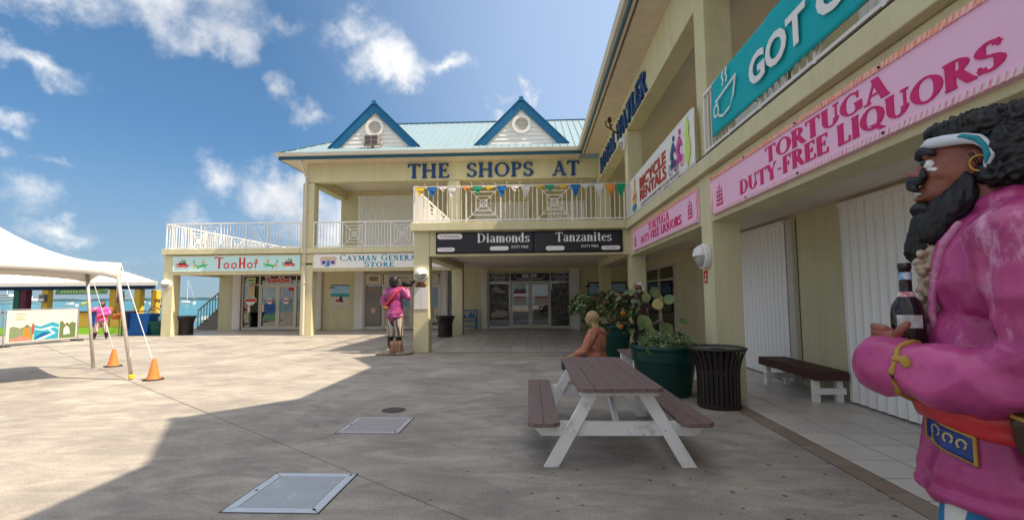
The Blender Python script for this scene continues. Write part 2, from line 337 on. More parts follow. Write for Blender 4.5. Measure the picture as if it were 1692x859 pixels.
# ---------------------------------------------------------------- sculpted bodies
def blob(name, prims, m, parent=None, voxel=.02, smooth=6, disp=None, label=None, sub=2):
    """one continuous surface grown from ellipsoids ('e') and tapered limbs ('c')"""
    bm = bmesh.new()
    for p in prims:
        b = bmesh.new()
        if p[0] == 'e':
            bmesh.ops.create_icosphere(b, subdivisions=3, radius=1)
            M = Matrix.Translation(p[1])
            if len(p) > 3: M = M @ Matrix.Rotation(R(p[3][2]),4,'Z') @ Matrix.Rotation(R(p[3][1]),4,'Y') @ Matrix.Rotation(R(p[3][0]),4,'X')
            b.transform(M @ Matrix.Diagonal((*p[2], 1)))
        else:
            _, a, c, r0, r1 = p
            for q, r in ((a, r0), (c, r1)): bmesh.ops.create_icosphere(b, subdivisions=2, radius=r, matrix=Matrix.Translation(q))
            g = bmesh.ops.convex_hull(b, input=b.verts)
            dl = [v for v in b.verts if not v.link_faces]; bmesh.ops.delete(b, geom=dl, context='VERTS')
            inn = [e for e in g['geom_interior'] if isinstance(e, bmesh.types.BMVert) and e.is_valid]
            if inn: bmesh.ops.delete(b, geom=inn, context='VERTS')
        tmp = bpy.data.meshes.new('x'); b.to_mesh(tmp); b.free(); bm.from_mesh(tmp); bpy.data.meshes.remove(tmp)
    me = bpy.data.meshes.new('x'); bm.to_mesh(me); bm.free(); ob = bpy.data.objects.new('x', me); C.objects.link(ob)
    rm = ob.modifiers.new('r', 'REMESH'); rm.mode = 'VOXEL'; rm.voxel_size = voxel
    s = ob.modifiers.new('s', 'SMOOTH'); s.factor = .6; s.iterations = smooth
    dg = bpy.context.evaluated_depsgraph_get(); res = bpy.data.meshes.new_from_object(ob.evaluated_get(dg)); bpy.data.objects.remove(ob); res.name = name
    if disp:
        ns = [v.normal.copy() for v in res.vertices]
        for v, n_ in zip(res.vertices, ns): v.co = v.co + n_*disp(v.co, n_)
    res.polygons.foreach_set('use_smooth', [True]*len(res.polygons)); res.materials.clear(); res.materials.append(m); res.update()
    return link(name, res, parent, label=label)
def folds(amp, sc_=(6,6,2), seed=0):
    def f(co, n):
        v = noise.noise(Vector((co.x*sc_[0]+seed, co.y*sc_[1], co.z*sc_[2]))); w_ = noise.noise(Vector((co.x*sc_[0]*2.3, co.y*sc_[1]*2.3+seed, co.z*sc_[2]*2.3)))
        return amp*(1-2*abs(v)**.7)*.8 + amp*.35*w_
    return f
def tufts(amp, f=(40,40,40), seed=0):
    def g(co, n):
        v = noise.noise(Vector((co.x*f[0]+seed, co.y*f[1], co.z*f[2]))); u = noise.noise(Vector((co.x*f[0]*2.1, co.y*f[1]*2.1, co.z*f[2]*2.1+seed)))
        return amp*((1-2*abs(v)) + .5*(1-2*abs(u)))
    return g

# ================================================================ materials
def concrete():
    m = mat('plaza_concrete', (.405,.362,.308), .82, (.295,.262,.228), nscale=.8, namt=.9, bump=.35, bscale=90, col3=(.215,.197,.183), n3=.6)
    t = m.node_tree; n = t.nodes; l = t.links; p = n['Principled BSDF']; last = p.inputs['Base Color'].links[0].from_socket
    tcn = [x for x in n if x.type == 'TEX_COORD'][0]
    # trowel streaks
    mp = n.new('ShaderNodeMapping'); mp.inputs['Scale'].default_value = (.8, 1.7, 1); mp.inputs['Rotation'].default_value = (0,0,R(-20)); l.new(tcn.outputs['Object'], mp.inputs[0])
    st = n.new('ShaderNodeTexNoise'); st.inputs['Scale'].default_value = 1.6; st.inputs['Detail'].default_value = 9; st.inputs['Roughness'].default_value = .68; st.inputs['Distortion'].default_value = 1.2; l.new(mp.outputs[0], st.inputs['Vector'])
    rr = n.new('ShaderNodeValToRGB'); rr.color_ramp.elements[0].position = .42; rr.color_ramp.elements[1].position = .66; rr.color_ramp.elements[0].color = (.80,.80,.81,1); rr.color_ramp.elements[1].color = (1.15,1.14,1.13,1)
    l.new(st.outputs[0], rr.inputs[0]); mm = n.new('ShaderNodeMixRGB'); mm.blend_type = 'MULTIPLY'; mm.inputs[0].default_value = 1; l.new(last, mm.inputs[1]); l.new(rr.outputs[0], mm.inputs[2])
    # fine grit
    gr = n.new('ShaderNodeTexNoise'); gr.inputs['Scale'].default_value = 55; gr.inputs['Detail'].default_value = 3; l.new(tcn.outputs['Object'], gr.inputs['Vector'])
    gg = n.new('ShaderNodeValToRGB'); gg.color_ramp.elements[0].position = .3; gg.color_ramp.elements[1].position = .7; gg.color_ramp.elements[0].color = (.8,.8,.8,1); gg.color_ramp.elements[1].color = (1.15,1.15,1.15,1)
    l.new(gr.outputs[0], gg.inputs[0]); m2 = n.new('ShaderNodeMixRGB'); m2.blend_type = 'MULTIPLY'; m2.inputs[0].default_value = 1; l.new(mm.outputs[0], m2.inputs[1]); l.new(gg.outputs[0], m2.inputs[2])
    # trodden gum spots, thickest near the arcade
    vo = n.new('ShaderNodeTexVoronoi'); vo.inputs['Scale'].default_value = 5.2; vo.inputs['Randomness'].default_value = 1; vo.voronoi_dimensions = '2D'
    dn = n.new('ShaderNodeTexNoise'); dn.inputs['Scale'].default_value = 14; l.new(tcn.outputs['Object'], dn.inputs['Vector'])
    dm = n.new('ShaderNodeMixRGB'); dm.inputs[0].default_value = .03; l.new(tcn.outputs['Object'], dm.inputs[1]); l.new(dn.outputs['Color'], dm.inputs[2]); l.new(dm.outputs[0], vo.inputs['Vector'])
    sep = n.new('ShaderNodeSeparateXYZ'); l.new(vo.outputs['Color'], sep.inputs[0])
    xyz = n.new('ShaderNodeSeparateXYZ'); l.new(tcn.outputs['Object'], xyz.inputs[0])
    dx = n.new('ShaderNodeMapRange'); l.new(xyz.outputs[0], dx.inputs[0]); dx.inputs[1].default_value = -3.5; dx.inputs[2].default_value = 2.6; dx.inputs[3].default_value = .012; dx.inputs[4].default_value = .14
    rad = n.new('ShaderNodeMath'); rad.operation = 'MULTIPLY'; th_ = n.new('ShaderNodeMapRange'); th_.inputs[1].default_value = .45; l.new(sep.outputs[0], th_.inputs[0]); l.new(th_.outputs[0], rad.inputs[0]); l.new(dx.outputs[0], rad.inputs[1])
    lt = n.new('ShaderNodeMath'); lt.operation = 'LESS_THAN'; l.new(vo.outputs['Distance'], lt.inputs[0]); l.new(rad.outputs[0], lt.inputs[1])
    m3 = n.new('ShaderNodeMixRGB'); m3.inputs[2].default_value = (.07,.065,.06,1); l.new(m2.outputs[0], m3.inputs[1])
    ml = n.new('ShaderNodeMath'); ml.operation = 'MULTIPLY'; ml.inputs[1].default_value = .8; l.new(lt.outputs[0], ml.inputs[0]); l.new(ml.outputs[0], m3.inputs[0])
    l.new(m3.outputs[0], p.inputs['Base Color']); return m
M_CONC = concrete()
STUCCO = mat('olive_stucco', (.66,.605,.39), .88, (.60,.545,.345), nscale=1.4, namt=.5, bump=.9, bscale=55, col3=(.54,.49,.33), n3=.9)
def weather(m, sc_, lo, hi, st=(3,3,.3)):
    t = m.node_tree; n = t.nodes; l = t.links; p = n['Principled BSDF']; last = p.inputs['Base Color'].links[0].from_socket
    tcn = [x for x in n if x.type == 'TEX_COORD'][0]; mp = n.new('ShaderNodeMapping'); mp.inputs['Scale'].default_value = st; l.new(tcn.outputs['Object'], mp.inputs[0])
    z = n.new('ShaderNodeTexNoise'); z.inputs['Scale'].default_value = sc_; z.inputs['Detail'].default_value = 9; z.inputs['Roughness'].default_value = .7; l.new(mp.outputs[0], z.inputs['Vector'])
    r = n.new('ShaderNodeValToRGB'); r.color_ramp.elements[0].position = .36; r.color_ramp.elements[1].position = .6; r.color_ramp.elements[0].color = (lo,lo,lo*.97,1); r.color_ramp.elements[1].color = (hi,hi,hi,1); l.new(z.outputs[0], r.inputs[0])
    x = n.new('ShaderNodeMixRGB'); x.blend_type = 'MULTIPLY'; x.inputs[0].default_value = 1; l.new(last, x.inputs[1]); l.new(r.outputs[0], x.inputs[2]); l.new(x.outputs[0], p.inputs['Base Color'])
weather(STUCCO, 1.3, .92, 1.02)
SOFFIT = mat('ceiling_plaster', (.80,.72,.64), .9, (.76,.68,.60), nscale=1.2, bump=.2, bscale=80)
WHITE = mat('white_paint', (.78,.76,.72), .5, (.68,.66,.62), nscale=3, bump=.05, bscale=30)
RAILW = mat('railing_paint', (.84,.80,.76), .45, (.74,.70,.66), nscale=5)
CREAM = mat('cream_gutter', (.66,.60,.50), .45, (.58,.53,.45), nscale=2)
BLUETRIM = mat('blue_trim', (.010,.13,.28), .45, (.008,.11,.24), nscale=3)
BLUETRIM2 = mat('dark_blue_fascia', (.02,.10,.16), .5, (.015,.08,.13), nscale=3)
AQUA = mat('aqua_roof_metal', (.235,.315,.35), .45, (.21,.29,.325), nscale=1.5, spec=.4)
SHUT = mat('shutter_enamel', (.88,.86,.84), .42, (.84,.82,.80), nscale=1.2, stretch=(1,1,.25), col3=(.74,.72,.68), n3=1.5)
weather(SHUT, 2.0, .90, 1.02, (2,6,.25))
FRAME = mat('storefront_frame', (.60,.565,.49), .4, (.54,.51,.44), nscale=3)
TILE = [mat(f'floor_tile_{a}', c, .33, tuple(x*.84 for x in c), nscale=3, namt=.7, bump=.05, bscale=40, col3=tuple(x*.8 for x in c), n3=1.1) for a, c in zip('abc', ((.56,.51,.465), (.60,.55,.50), (.53,.48,.44)))]
KERB = [mat('kerb_tile_a', (.24,.17,.125), .5, (.19,.135,.10), nscale=6), mat('kerb_tile_b', (.27,.20,.155), .5, (.21,.155,.12), nscale=6)]
GROUT = mat('grout', (.05,.045,.04), .95)
def glass():
    m = bpy.data.materials.new('window_glass'); m.use_nodes = True; t = m.node_tree; n = t.nodes; l = t.links; n.clear()
    o = n.new('ShaderNodeOutputMaterial'); g = n.new('ShaderNodeBsdfGlossy'); g.inputs['Roughness'].default_value = .02; g.inputs['Color'].default_value = (.9,.9,.9,1)
    tr = n.new('ShaderNodeBsdfTransparent'); tr.inputs['Color'].default_value = (.72,.74,.72,1)
    f = n.new('ShaderNodeFresnel'); f.inputs['IOR'].default_value = 1.9; mxs = n.new('ShaderNodeMixShader')
    l.new(f.outputs[0], mxs.inputs[0]); l.new(tr.outputs[0], mxs.inputs[1]); l.new(g.outputs[0], mxs.inputs[2]); l.new(mxs.outputs[0], o.inputs[0]); return m
GLASS = glass()
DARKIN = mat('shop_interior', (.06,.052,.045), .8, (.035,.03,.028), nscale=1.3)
BLACK = mat('black_paint', (.012,.012,.014), .4)

# ================================================================ ground, sea
tag(MB().box(-31,40,-40,26.5,-1.9,-.06).box(-6,40,26.5,60,-1.9,-.06).build('ground', mat('ground_concrete', (.34,.30,.25), .9, bump=.2)), kind='structure')
def sea():
    m = mat('sea_water', (.012,.215,.245), .16, (.010,.15,.20), nscale=.03, namt=.9, spec=.5, stretch=(.4,1.6,1), col3=(.012,.10,.16), n3=.012)
    t = m.node_tree; n = t.nodes; l = t.links; p = n['Principled BSDF']
    tcn = [x for x in n if x.type == 'TEX_COORD'][0]; wv_ = n.new('ShaderNodeTexNoise'); wv_.inputs['Scale'].default_value = .9; wv_.inputs['Detail'].default_value = 8; wv_.inputs['Roughness'].default_value = .65
    mp = n.new('ShaderNodeMapping'); mp.inputs['Scale'].default_value = (.6,1.5,1); l.new(tcn.outputs['Object'], mp.inputs[0]); l.new(mp.outputs[0], wv_.inputs['Vector'])
    b = n.new('ShaderNodeBump'); b.inputs['Strength'].default_value = .5; b.inputs['Distance'].default_value = .35; l.new(wv_.outputs[0], b.inputs['Height']); l.new(b.outputs[0], p.inputs['Normal']); return m
tag(MB().add([(-9000,-9000,-1.5),(9000,-9000,-1.5),(9000,9000,-1.5),(-9000,9000,-1.5)], [(0,1,2,3)]).build('sea', sea()), kind='structure')
# low far shore on the horizon
mb = MB(); xs = [-2300+40*i for i in range(60)]; random.seed(3); hs = [3+5*random.random()+4*abs(noise.noise(Vector((x*.004,0,0)))) for x in xs]
for i in range(59): mb.add([(xs[i],1500,-2),(xs[i+1],1500,-2),(xs[i+1],1500,hs[i+1]),(xs[i],1500,hs[i]),(xs[i],1620,-2),(xs[i+1],1620,-2),(xs[i+1],1620,hs[i+1]),(xs[i],1620,hs[i])], [(0,1,2,3),(3,2,6,7),(5,4,7,6)])
tag(mb.build('far_shore', mat('hazy_shore', (.16,.24,.25), .9, (.12,.19,.2), nscale=.02)), kind='structure')

# plaza cast in big slabs, joints at about 37 degrees
plaza = thing('plaza', None, None); tag(plaza, kind='structure')
nn, uu = Vector((.604,.797)), Vector((.797,-.604))
def clip(poly, a, b, c):        # keep a*x+b*y<=c
    o = []
    for i in range(len(poly)):
        p, q = poly[i], poly[(i+1) % len(poly)]; dp = a*p[0]+b*p[1]-c; dq = a*q[0]+b*q[1]-c
        if dp <= 0: o.append(p)
        if dp*dq < 0: t = dp/(dp-dq); o.append((p[0]+(q[0]-p[0])*t, p[1]+(q[1]-p[1])*t))
    return o
random.seed(5); g = .006
for i in range(-5, 9):
    n0 = 2.486+3.43*i; n1 = n0+3.43; sh = 0 if i % 2 else 0; L0 = 6.9
    for j in range(-6, 6):
        u0 = (-5.2 if i >= 0 else -2.0) + L0*j; u1 = u0+L0
        if i == 0 or i >= 1: u0 -= 0
        P = [tuple(uu*(u0+g)+nn*(n0+g)), tuple(uu*(u1-g)+nn*(n0+g)), tuple(uu*(u1-g)+nn*(n1-g)), tuple(uu*(u0+g)+nn*(n1-g))]
        for a, b, c in ((1,0,2.742),(-1,0,24),(0,1,26.4),(0,-1,3)): P = clip(P, a, b, c) if P else P
        if len(P) < 3: continue
        mb = MB(); k = len(P); e = .006
        cx = sum(p[0] for p in P)/k; cy = sum(p[1] for p in P)/k
        ins = []
        for p in P:
            d = Vector((cx-p[0], cy-p[1])); d.normalize(); ins.append((p[0]+d.x*e, p[1]+d.y*e))
        mb.add([(p[0],p[1],-.055) for p in P]+[(p[0],p[1],-.006) for p in P]+[(p[0],p[1],0) for p in ins],
               [tuple(range(2*k,3*k))]+[(q,(q+1)%k,(q+1)%k+k,q+k) for q in range(k)]+[(q+k,(q+1)%k+k,(q+1)%k+2*k,q+2*k) for q in range(k)])
        mb.build('slab', M_CONC, plaza, recalc=True)

# arcade floors laid with square tiles
def tiles(x0, y0, nx, ny, parent, s=.457, skip=None, x1=None, zt=.004):
    gp = .007; me = {}
    for a, m in enumerate(TILE):
        q = MB(); q.add([(gp,gp,-.012),(s-gp,gp,-.012),(s-gp,s-gp,-.012),(gp,s-gp,-.012),(gp,gp,-.002),(s-gp,gp,-.002),(s-gp,s-gp,-.002),(gp,s-gp,-.002),(gp+.003,gp+.003,0),(s-gp-.003,gp+.003,0),(s-gp-.003,s-gp-.003,0),(gp+.003,s-gp-.003,0)],
              [(8,9,10,11)]+[(i,(i+1)%4,(i+1)%4+4,i+4) for i in range(4)]+[(i+4,(i+1)%4+4,(i+1)%4+8,i+8) for i in range(4)]); me[a] = q.mesh('tile', m)
    for i in range(nx):
        for j in range(ny):
            o = link('tile', me[random.choice((0,0,1,2))], parent, (x0+i*s-parent.location.x, y0+j*s-parent.location.y, zt-parent.location.z))
            if x1 and x0+(i+1)*s > x1: o.scale.x = max(.05, (x1-x0-i*s)/s)
for nm, x0, x1, y0, y1 in (('arcade_floor',2.95,4.66,1.6,13.7), ('courtyard_floor',-3.45,4.66,13.86,23.4), ('shopfront_floor',-16.0,-3.46,20.0,23.5)):
    fl = tag(MB().box(x0,x1,y0,y1,-.05,-.001+.0).build(nm, GROUT), kind='structure')
    fl.location = (0,0,0)
    if nm == 'arcade_floor': tiles(2.95, y0, 4, 26, fl, x1=4.655)
    elif nm == 'courtyard_floor':
        tiles(-3.45+.0, 13.86, 14, 21, fl)       # 294 tiles
        tiles(-3.45+14*.457, 13.86, 4, 21, fl, x1=4.655)
    else:
        mb = MB(); s = .457
        for i in range(27):
            for j in range(7): mb.box(-15.95+i*s+.004, -15.95+(i+1)*s-.004, 20.02+j*s+.004, 20.02+(j+1)*s-.004, -.01, .004)
        tag(mb.build('tiles', TILE[1], fl), kind='stuff')
# brown border of long tiles
kb = tag(MB().box(2.745,2.948,1.6,13.7,-.05,-.003).box(-3.46,2.948,13.7,13.86,-.05,-.003).build('border_strip', GROUT), kind='structure')
for a in range(2):
    q = MB(); q.box(.002,.198,.003,.597,-.01,.002); me_ = q.mesh('border_tile', KERB[a])
    for k in range(20):
        if k % 2 == a: link('border_tile', me_, kb, (2.746, 1.65+k*.6, 0))
q = MB(); q.box(.003,.597,.002,.156,-.01,.002); me_ = q.mesh('border_tile', KERB[1])
for k in range(10): link('border_tile', me_, kb, (-3.45+k*.6, 13.701, 0))

# ================================================================ building pieces
def column(parent, x0, x1, y0, y1, z0, z1): return MB().box(x0,x1,y0,y1,z0,z1).build('column', STUCCO, parent, bevel=.012)
def lattice(mb, a, b, z0, z1, ax, pl):
    """nested squares with crossed diagonals between a and b along axis ax at plane pl"""
    cx, cz = (a+b)/2, (z0+z1)/2; hx, hz = (b-a)/2, (z1-z0)/2; t = .011
    def P(x, z): return (x, pl, z) if ax == 'x' else (pl, x, z)
    for s in (1, .72, .45, .2):
        q = [P(cx-hx*s,cz-hz*s),P(cx+hx*s,cz-hz*s),P(cx+hx*s,cz+hz*s),P(cx-hx*s,cz+hz*s)]
        if s < 1:
            for i in range(4): mb.beam(q[i], q[(i+1)%4], t*2, t*1.8, up=(0,1,0) if ax=='x' else (1,0,0))
    for sx in (-1, 1): mb.beam(P(cx-hx*sx,cz-hz), P(cx+hx*sx,cz+hz), t*1.7, t*1.5, up=(0,1,0) if ax=='x' else (1,0,0))
def railing(parent, a, b, pl, z0, z1, ax='x', boxes=(), posts=(), sp=.135, every=True):
    mb = MB()
    def bx(m, u0, u1, w0, w1, q0, q1):
        if ax == 'x': m.box(u0,u1,w0,w1,q0,q1)
        else: m.box(w0,w1,u0,u1,q0,q1)
    bx(mb, a, b, pl-.025, pl+.025, z1-.045, z1); bx(mb, a, b, pl-.018, pl+.018, z0+.04, z0+.075)
    ps = sorted(set([a+.02, b-.02] + [p for q in boxes for p in q] + list(posts)))
    for p in ps: bx(mb, p-.021, p+.021, pl-.021, pl+.021, z0, z1-.046)
    r = mb.build('railing', RAILW, parent)
    for q in boxes:
        m2 = MB(); lattice(m2, q[0]+.02, q[1]-.02, z0+.076, z1-.046, ax, pl); m2.build('railing_lattice', RAILW, r)
    q = MB(); q.box(-.0105,.0105,-.0105,.0105,z0+.0755,z1-.0455); me = q.mesh('baluster', RAILW); of = off(r)
    for i in range(len(ps)-1):
        if any(abs(ps[i]-q[0]) < .01 for q in boxes): continue
        k = max(1, round((ps[i+1]-ps[i])/sp))
        for j in range(1, k):
            x = ps[i]+(ps[i+1]-ps[i])*j/k
            link('baluster', me, r, (x-of.x, pl-of.y, -of.z) if ax == 'x' else (pl-of.x, x-of.y, -of.z))
    return r
def shutter(parent, u0, u1, pl, z0, z1, ax='x', sp=.155, name='shutter', fold=24, track=True):
    """accordion storm shutter: folding vertical slats hung in a track"""
    mb = MB(); k = max(1, round((u1-u0)/sp)); s = (u1-u0)/k; of0 = off(parent)
    def B(m, a, b, p0, p1, q0, q1):
        if ax == 'x': m.box(a,b,p0,p1,q0,q1)
        else: m.box(p0,p1,a,b,q0,q1)
    if track: B(mb, u0-.03, u1+.03, pl-.03, pl+.05, z1, z1+.07)
    else: B(mb, u0, u1, pl+.0, pl+.02, z1, z1+.03)
    r = mb.build(name, SHUT, parent)
    if track: m2 = MB(); B(m2, u0-.03, u1+.03, pl+.01, pl+.04, z0, z0+.012); m2.build('floor_track', SHUT, r)
    q = MB(); t = .006; a = R(fold); dx, dy = s*.5, s*.5*math.tan(a)
    pr = [(0,0),(s*.12,-dy*.2),(s*.5,-dy),(s*.88,-dy*.2),(s,0)]
    for i in range(4):
        (xa,ya),(xb,yb) = pr[i],pr[i+1]
        c = [(xa,ya),(xb,yb),(xb,yb+t),(xa,ya+t)]
        vs = [((x,y,z) if ax == 'x' else (y,x,z)) for z in (z0+.014,z1-.001) for x,y in c]
        q.add(vs, [(0,1,2,3),(7,6,5,4),(0,4,5,1),(1,5,6,2),(2,6,7,3),(3,7,4,0)])
    q.box(*((s-.008,s+.008,-.012,.008) if ax == 'x' else (-.012,.008,s-.008,s+.008)), z0+.014, z1-.001)
    me = q.mesh('shutter_slat', SHUT); of = off(r)
    for i in range(k): link('shutter_slat', me, r, (u0+i*s-of.x, pl-of.y, -of.z) if ax == 'x' else (pl-of.x, u0+i*s-of.y, -of.z))
    return r
def storefront(parent, xs, zs, y, door=None, zb=.02, dark=DARKIN, depth=2.6, back=None):
    """aluminium shopfront facing -Y; xs column splits, zs=(bottom, transom, top); door=(i0,i1) index range holding a double door"""
    f = MB(); b = .055
    for x in xs: f.box(x-b/2,x+b/2,y-.05,y+.05,zs[0],zs[2])
    for i in range(len(xs)-1):
        x0, x1 = xs[i]+b/2, xs[i+1]-b/2
        f.box(x0,x1,y-.045,y+.045,zs[2]-b,zs[2]); f.box(x0,x1,y-.045,y+.045,zs[1]-b/2,zs[1]+b/2)
        if not (door and door[0] <= i < door[1]): f.box(x0,x1,y-.045,y+.045,zs[0],zs[0]+.14)
    fr = f.build('shopfront', FRAME, parent, bevel=.004); of = off(parent)
    for i in range(len(xs)-1):
        x0, x1 = xs[i]+b/2, xs[i+1]-b/2
        MB().box(x0,x1,y-.006,y+.006,zs[1]+b/2,zs[2]-b).build('pane', GLASS, fr)
        if not (door and door[0] <= i < door[1]): MB().box(x0,x1,y-.006,y+.006,zs[0]+.14,zs[1]-b/2).build('pane', GLASS, fr)
    if door:
        x0, x1 = xs[door[0]]+b/2, xs[door[1]]-b/2; xm = (x0+x1)/2
        for a, c, hs in ((x0+.006,xm-.004,1), (xm+.004,x1-.006,-1)):
            d = MB(); t = .09; z0, z1 = zs[0]+.01, zs[1]-b/2-.005
            d.box(a,a+t,y-.03,y+.03,z0,z1).box(c-t,c,y-.03,y+.03,z0,z1).box(a+t,c-t,y-.03,y+.03,z1-t,z1).box(a+t,c-t,y-.03,y+.03,z0,z0+.18)
            dd = d.build('door', FRAME, parent, bevel=.004)
            MB().box(a+t,c-t,y-.006,y+.006,z0+.18,z1-t).build('pane', GLASS, dd)
            hx = (c-.05) if hs == 1 else (a+.05); s_ = -1 if hs == 1 else 1
            MB().tube([(hx,y-.03,1.02),(hx,y-.075,1.02),(hx+s_*-.0,y-.075,1.2),(hx,y-.03,1.2)], .011, 6).tube([(hx-s_*.0,y-.03,1.1),(hx+s_*.04,y-.03,1.1)], .014, 6).build('handle', flat('steel', (.5,.5,.5), .3, metal=1), dd)
    # room behind
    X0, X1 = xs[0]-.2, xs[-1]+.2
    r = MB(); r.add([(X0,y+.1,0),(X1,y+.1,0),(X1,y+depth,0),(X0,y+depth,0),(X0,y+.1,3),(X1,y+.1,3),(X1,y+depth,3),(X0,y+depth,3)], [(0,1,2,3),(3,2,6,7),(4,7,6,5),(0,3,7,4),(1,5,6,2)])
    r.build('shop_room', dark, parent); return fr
def dormer(parent, cx, cy, ax):
    """gabled dormer with lap siding and round louvre; local frame looks along -Y"""
    rt = bpy.data.objects.new('dormer', None); C.objects.link(rt); rt.parent = parent
    rt.location = Vector((cx, cy, 8.03)) - off(parent); rt.rotation_euler = (0,0,0 if ax == 'x' else -math.pi/2); LOCAL_D = rt
    def bld(mb, n, m, p=None, **k):
        me = mb.mesh(n, m, k.get('smooth', False)); return link(n, me, p or rt, bevel=k.get('bevel', 0))
    H, W = 1.95, 1.95; sl = H/W; roofd = 3.3
    # roof skins
    r = MB(); 
    for s in (-1, 1):
        r.add([(s*(W+.02),-.06,-.03),(0,-.06,H-.01),(0,roofd,H-.01),(s*(W+.02),0.05,-.03),(s*(W+.06),-.06,.03-.06),(0,-.06,H+.05),(0,roofd,H+.05),(s*(W+.06),.05,.03-.06)],
              [(0,1,2,3),(7,6,5,4),(0,4,5,1),(3,2,6,7)] if s == 1 else [(3,2,1,0),(4,5,6,7),(1,5,4,0),(7,6,2,3)])
    bld(r, 'roof', AQUA)
    t = MB(); b = .30/math.cos(math.atan(sl))
    for s in (-1, 1):
        t.prism([(s*(W+.02),-.02),(0,H),(0,H-b),(s*(W+.02-b/sl),-.02)], FY(0,-.04,0), 0, .06)
        t.prism([(s*(W+.07),-.015),(0,H+.06),(0,H+.002),(s*(W+.02),-.015)], FY(0,-.04,0), -.02, .10)
    t.box(-.09,.09,-.165,-.145,H-.10,H+.07)
    bld(t, 'trim', BLUETRIM)
    MBp = MB().prism([(-(W-.05),0),(W-.05,0),(0,H-.08)], FY(0,.1,0), 0, .06); bld(MBp, 'gable_wall', WHITE)
    n = 9; hh = (H-.3)/n*1.0
    for i in range(n):
        z0 = i*hh; z1 = z0+hh; wa = (W-.36)*(1-z0/(H-.36)); wb = (W-.36)*(1-z1/(H-.36))
        if wb < .02: wb = 0
        m = MB(); m.add([(-wa,.005-.02,z0),(wa,.005-.02,z0),(wa,.04,z0),(-wa,.04,z0),(-wb,.018,z1+.0),(wb,.018,z1),(wb,.04,z1),(-wb,.04,z1)],
                       [(0,3,2,1),(4,5,6,7),(0,1,5,4),(1,2,6,5),(2,3,7,6),(3,0,4,7)]); bld(m, 'siding_board', WHITE)
    v = MB(); F = FY(0,-.02,0); v.ring((0,.86), .28, .41, F, -.02, .045, 28)
    for a in (90,): v.box(-.06,.06,-.075,-.02,1.22,1.31)
    vv = bld(v, 'vent_ring', WHITE)
    lv = MB(); lv.ring((0,.86), 0, .28, F, -.02, -.012, 20)
    for k in range(9):
        z = .86-.24+k*.06; hw = math.sqrt(max(.001, .27**2-(z-.86)**2)); lv.add([(-hw,-.03,z-.012),(hw,-.03,z-.012),(hw,-.008,z+.03),(-hw,-.008,z+.03)], [(0,1,2,3)])
    bld(lv, 'louvre', mat('louvre_grey', (.60,.56,.50), .6))
    f = MB(); f.box(-(W-.2),(W-.2),-.03,.0,-.05,.0); bld(f, 'flashing', BLUETRIM2)
    return rt

# ================================================================ two-storey wing at the back
BW = thing('shop_building', 'two-storey olive building with aqua metal roof and blue-trimmed gables at the back', 'building', (-3.4,20,0))
for x0 in (-9.95, ): column(BW, x0, x0+.5, 20, 20.45, 0, 3.48)
column(BW, -3.45, -3.0, 20, 20.45, 0, 3.0); column(BW, 2.75, 3.2, 20, 20.45, 0, 3.0)
for x0, x1 in ((-9.95,-9.45), (-3.6,-3.1), (2.75,3.2)): column(BW, x0, x1, 20.003, 20.45, 3.73, 6.55)
# front columns of the balcony block
column(BW, -3.48, -3.03, 13.7, 14.15, 0, 3.48)
MB().box(-9.95,-3.5,20.003,20.42,2.72,3.48).build('beam', STUCCO, BW, bevel=.01)
MB().box(-9.9,4.6,20,23.5,3.0,3.07).build('ceiling', SOFFIT, BW)
MB().box(-9.98,-3.56,19.9,28.3,3.49,3.72).build('floor_edge', STUCCO, BW, bevel=.012)
MB().box(-3.55,2.6,13.55,28.3,3.482,3.72).build('floor_edge', STUCCO, BW, bevel=.012)
MB().box(-3.03,2.75,13.72,14.13,2.75,3.481).build('beam', STUCCO, BW, bevel=.01)
MB().box(-3.46,-3.05,14.15,20,2.75,3.481).build('beam', STUCCO, BW, bevel=.01)
MB().box(-3.05,2.75,14.13,20,3.0,3.06).build('ceiling', SOFFIT, BW)
# ground-floor walls (openings left for shopfronts)
wl = MB()
for x0, x1 in ((-9.9,-8.42), (-3.9,-2.56), (2.25,4.7)): wl.box(x0,x1,23.5,23.8,0,3.0)
wl.box(-8.42,-3.9,23.5,23.8,2.83,3.0).box(-2.56,2.25,23.5,23.8,2.79,3.0)
wl.build('wall', STUCCO, BW)
# upper storey
MB().box(-9.7,4.6,23.5,23.8,3.72,6.95).build('wall', STUCCO, BW)
MB().box(-9.78,-9.4,20.45,23.5,6.5,7.36).build('beam', STUCCO, BW, bevel=.01)
MB().box(-9.7,-9.4,23.8,28.2,3.72,7.36).build('wall', STUCCO, BW)
MB().box(-9.78,2.75,20,20.4,6.57,7.37).build('beam', STUCCO, BW, bevel=.01)
MB().box(-9.4,2.75,20.4,23.5,6.96,7.0).build('ceiling', SOFFIT, BW)
MB().box(-10.6,1.94,19.28,19.998,7.37,7.4).box(-10.6,-9.78,20,28.4,7.37,7.4).build('soffit', mat('soffit_cream', (.72,.62,.50), .7), BW)
MB().box(-10.66,1.97,19.24,19.28,7.37,7.5).box(-10.66,-10.62,19.28,28.4,7.37,7.5).build('fascia', BLUETRIM2, BW)
gt = MB(); prof = [(0,0),(-.09,.0),(-.13,.09),(-.14,.14),(0,.14)]
def gutter(a, b, fn):
    vs = [fn(a,*p) for p in prof]+[fn(b,*p) for p in prof]; k = len(prof)
    gt.add(vs, [tuple(range(k))]+[tuple(range(2*k-1,k-1,-1))]+[(i,i+k,(i+1)%k+k,(i+1)%k) for i in range(k)])
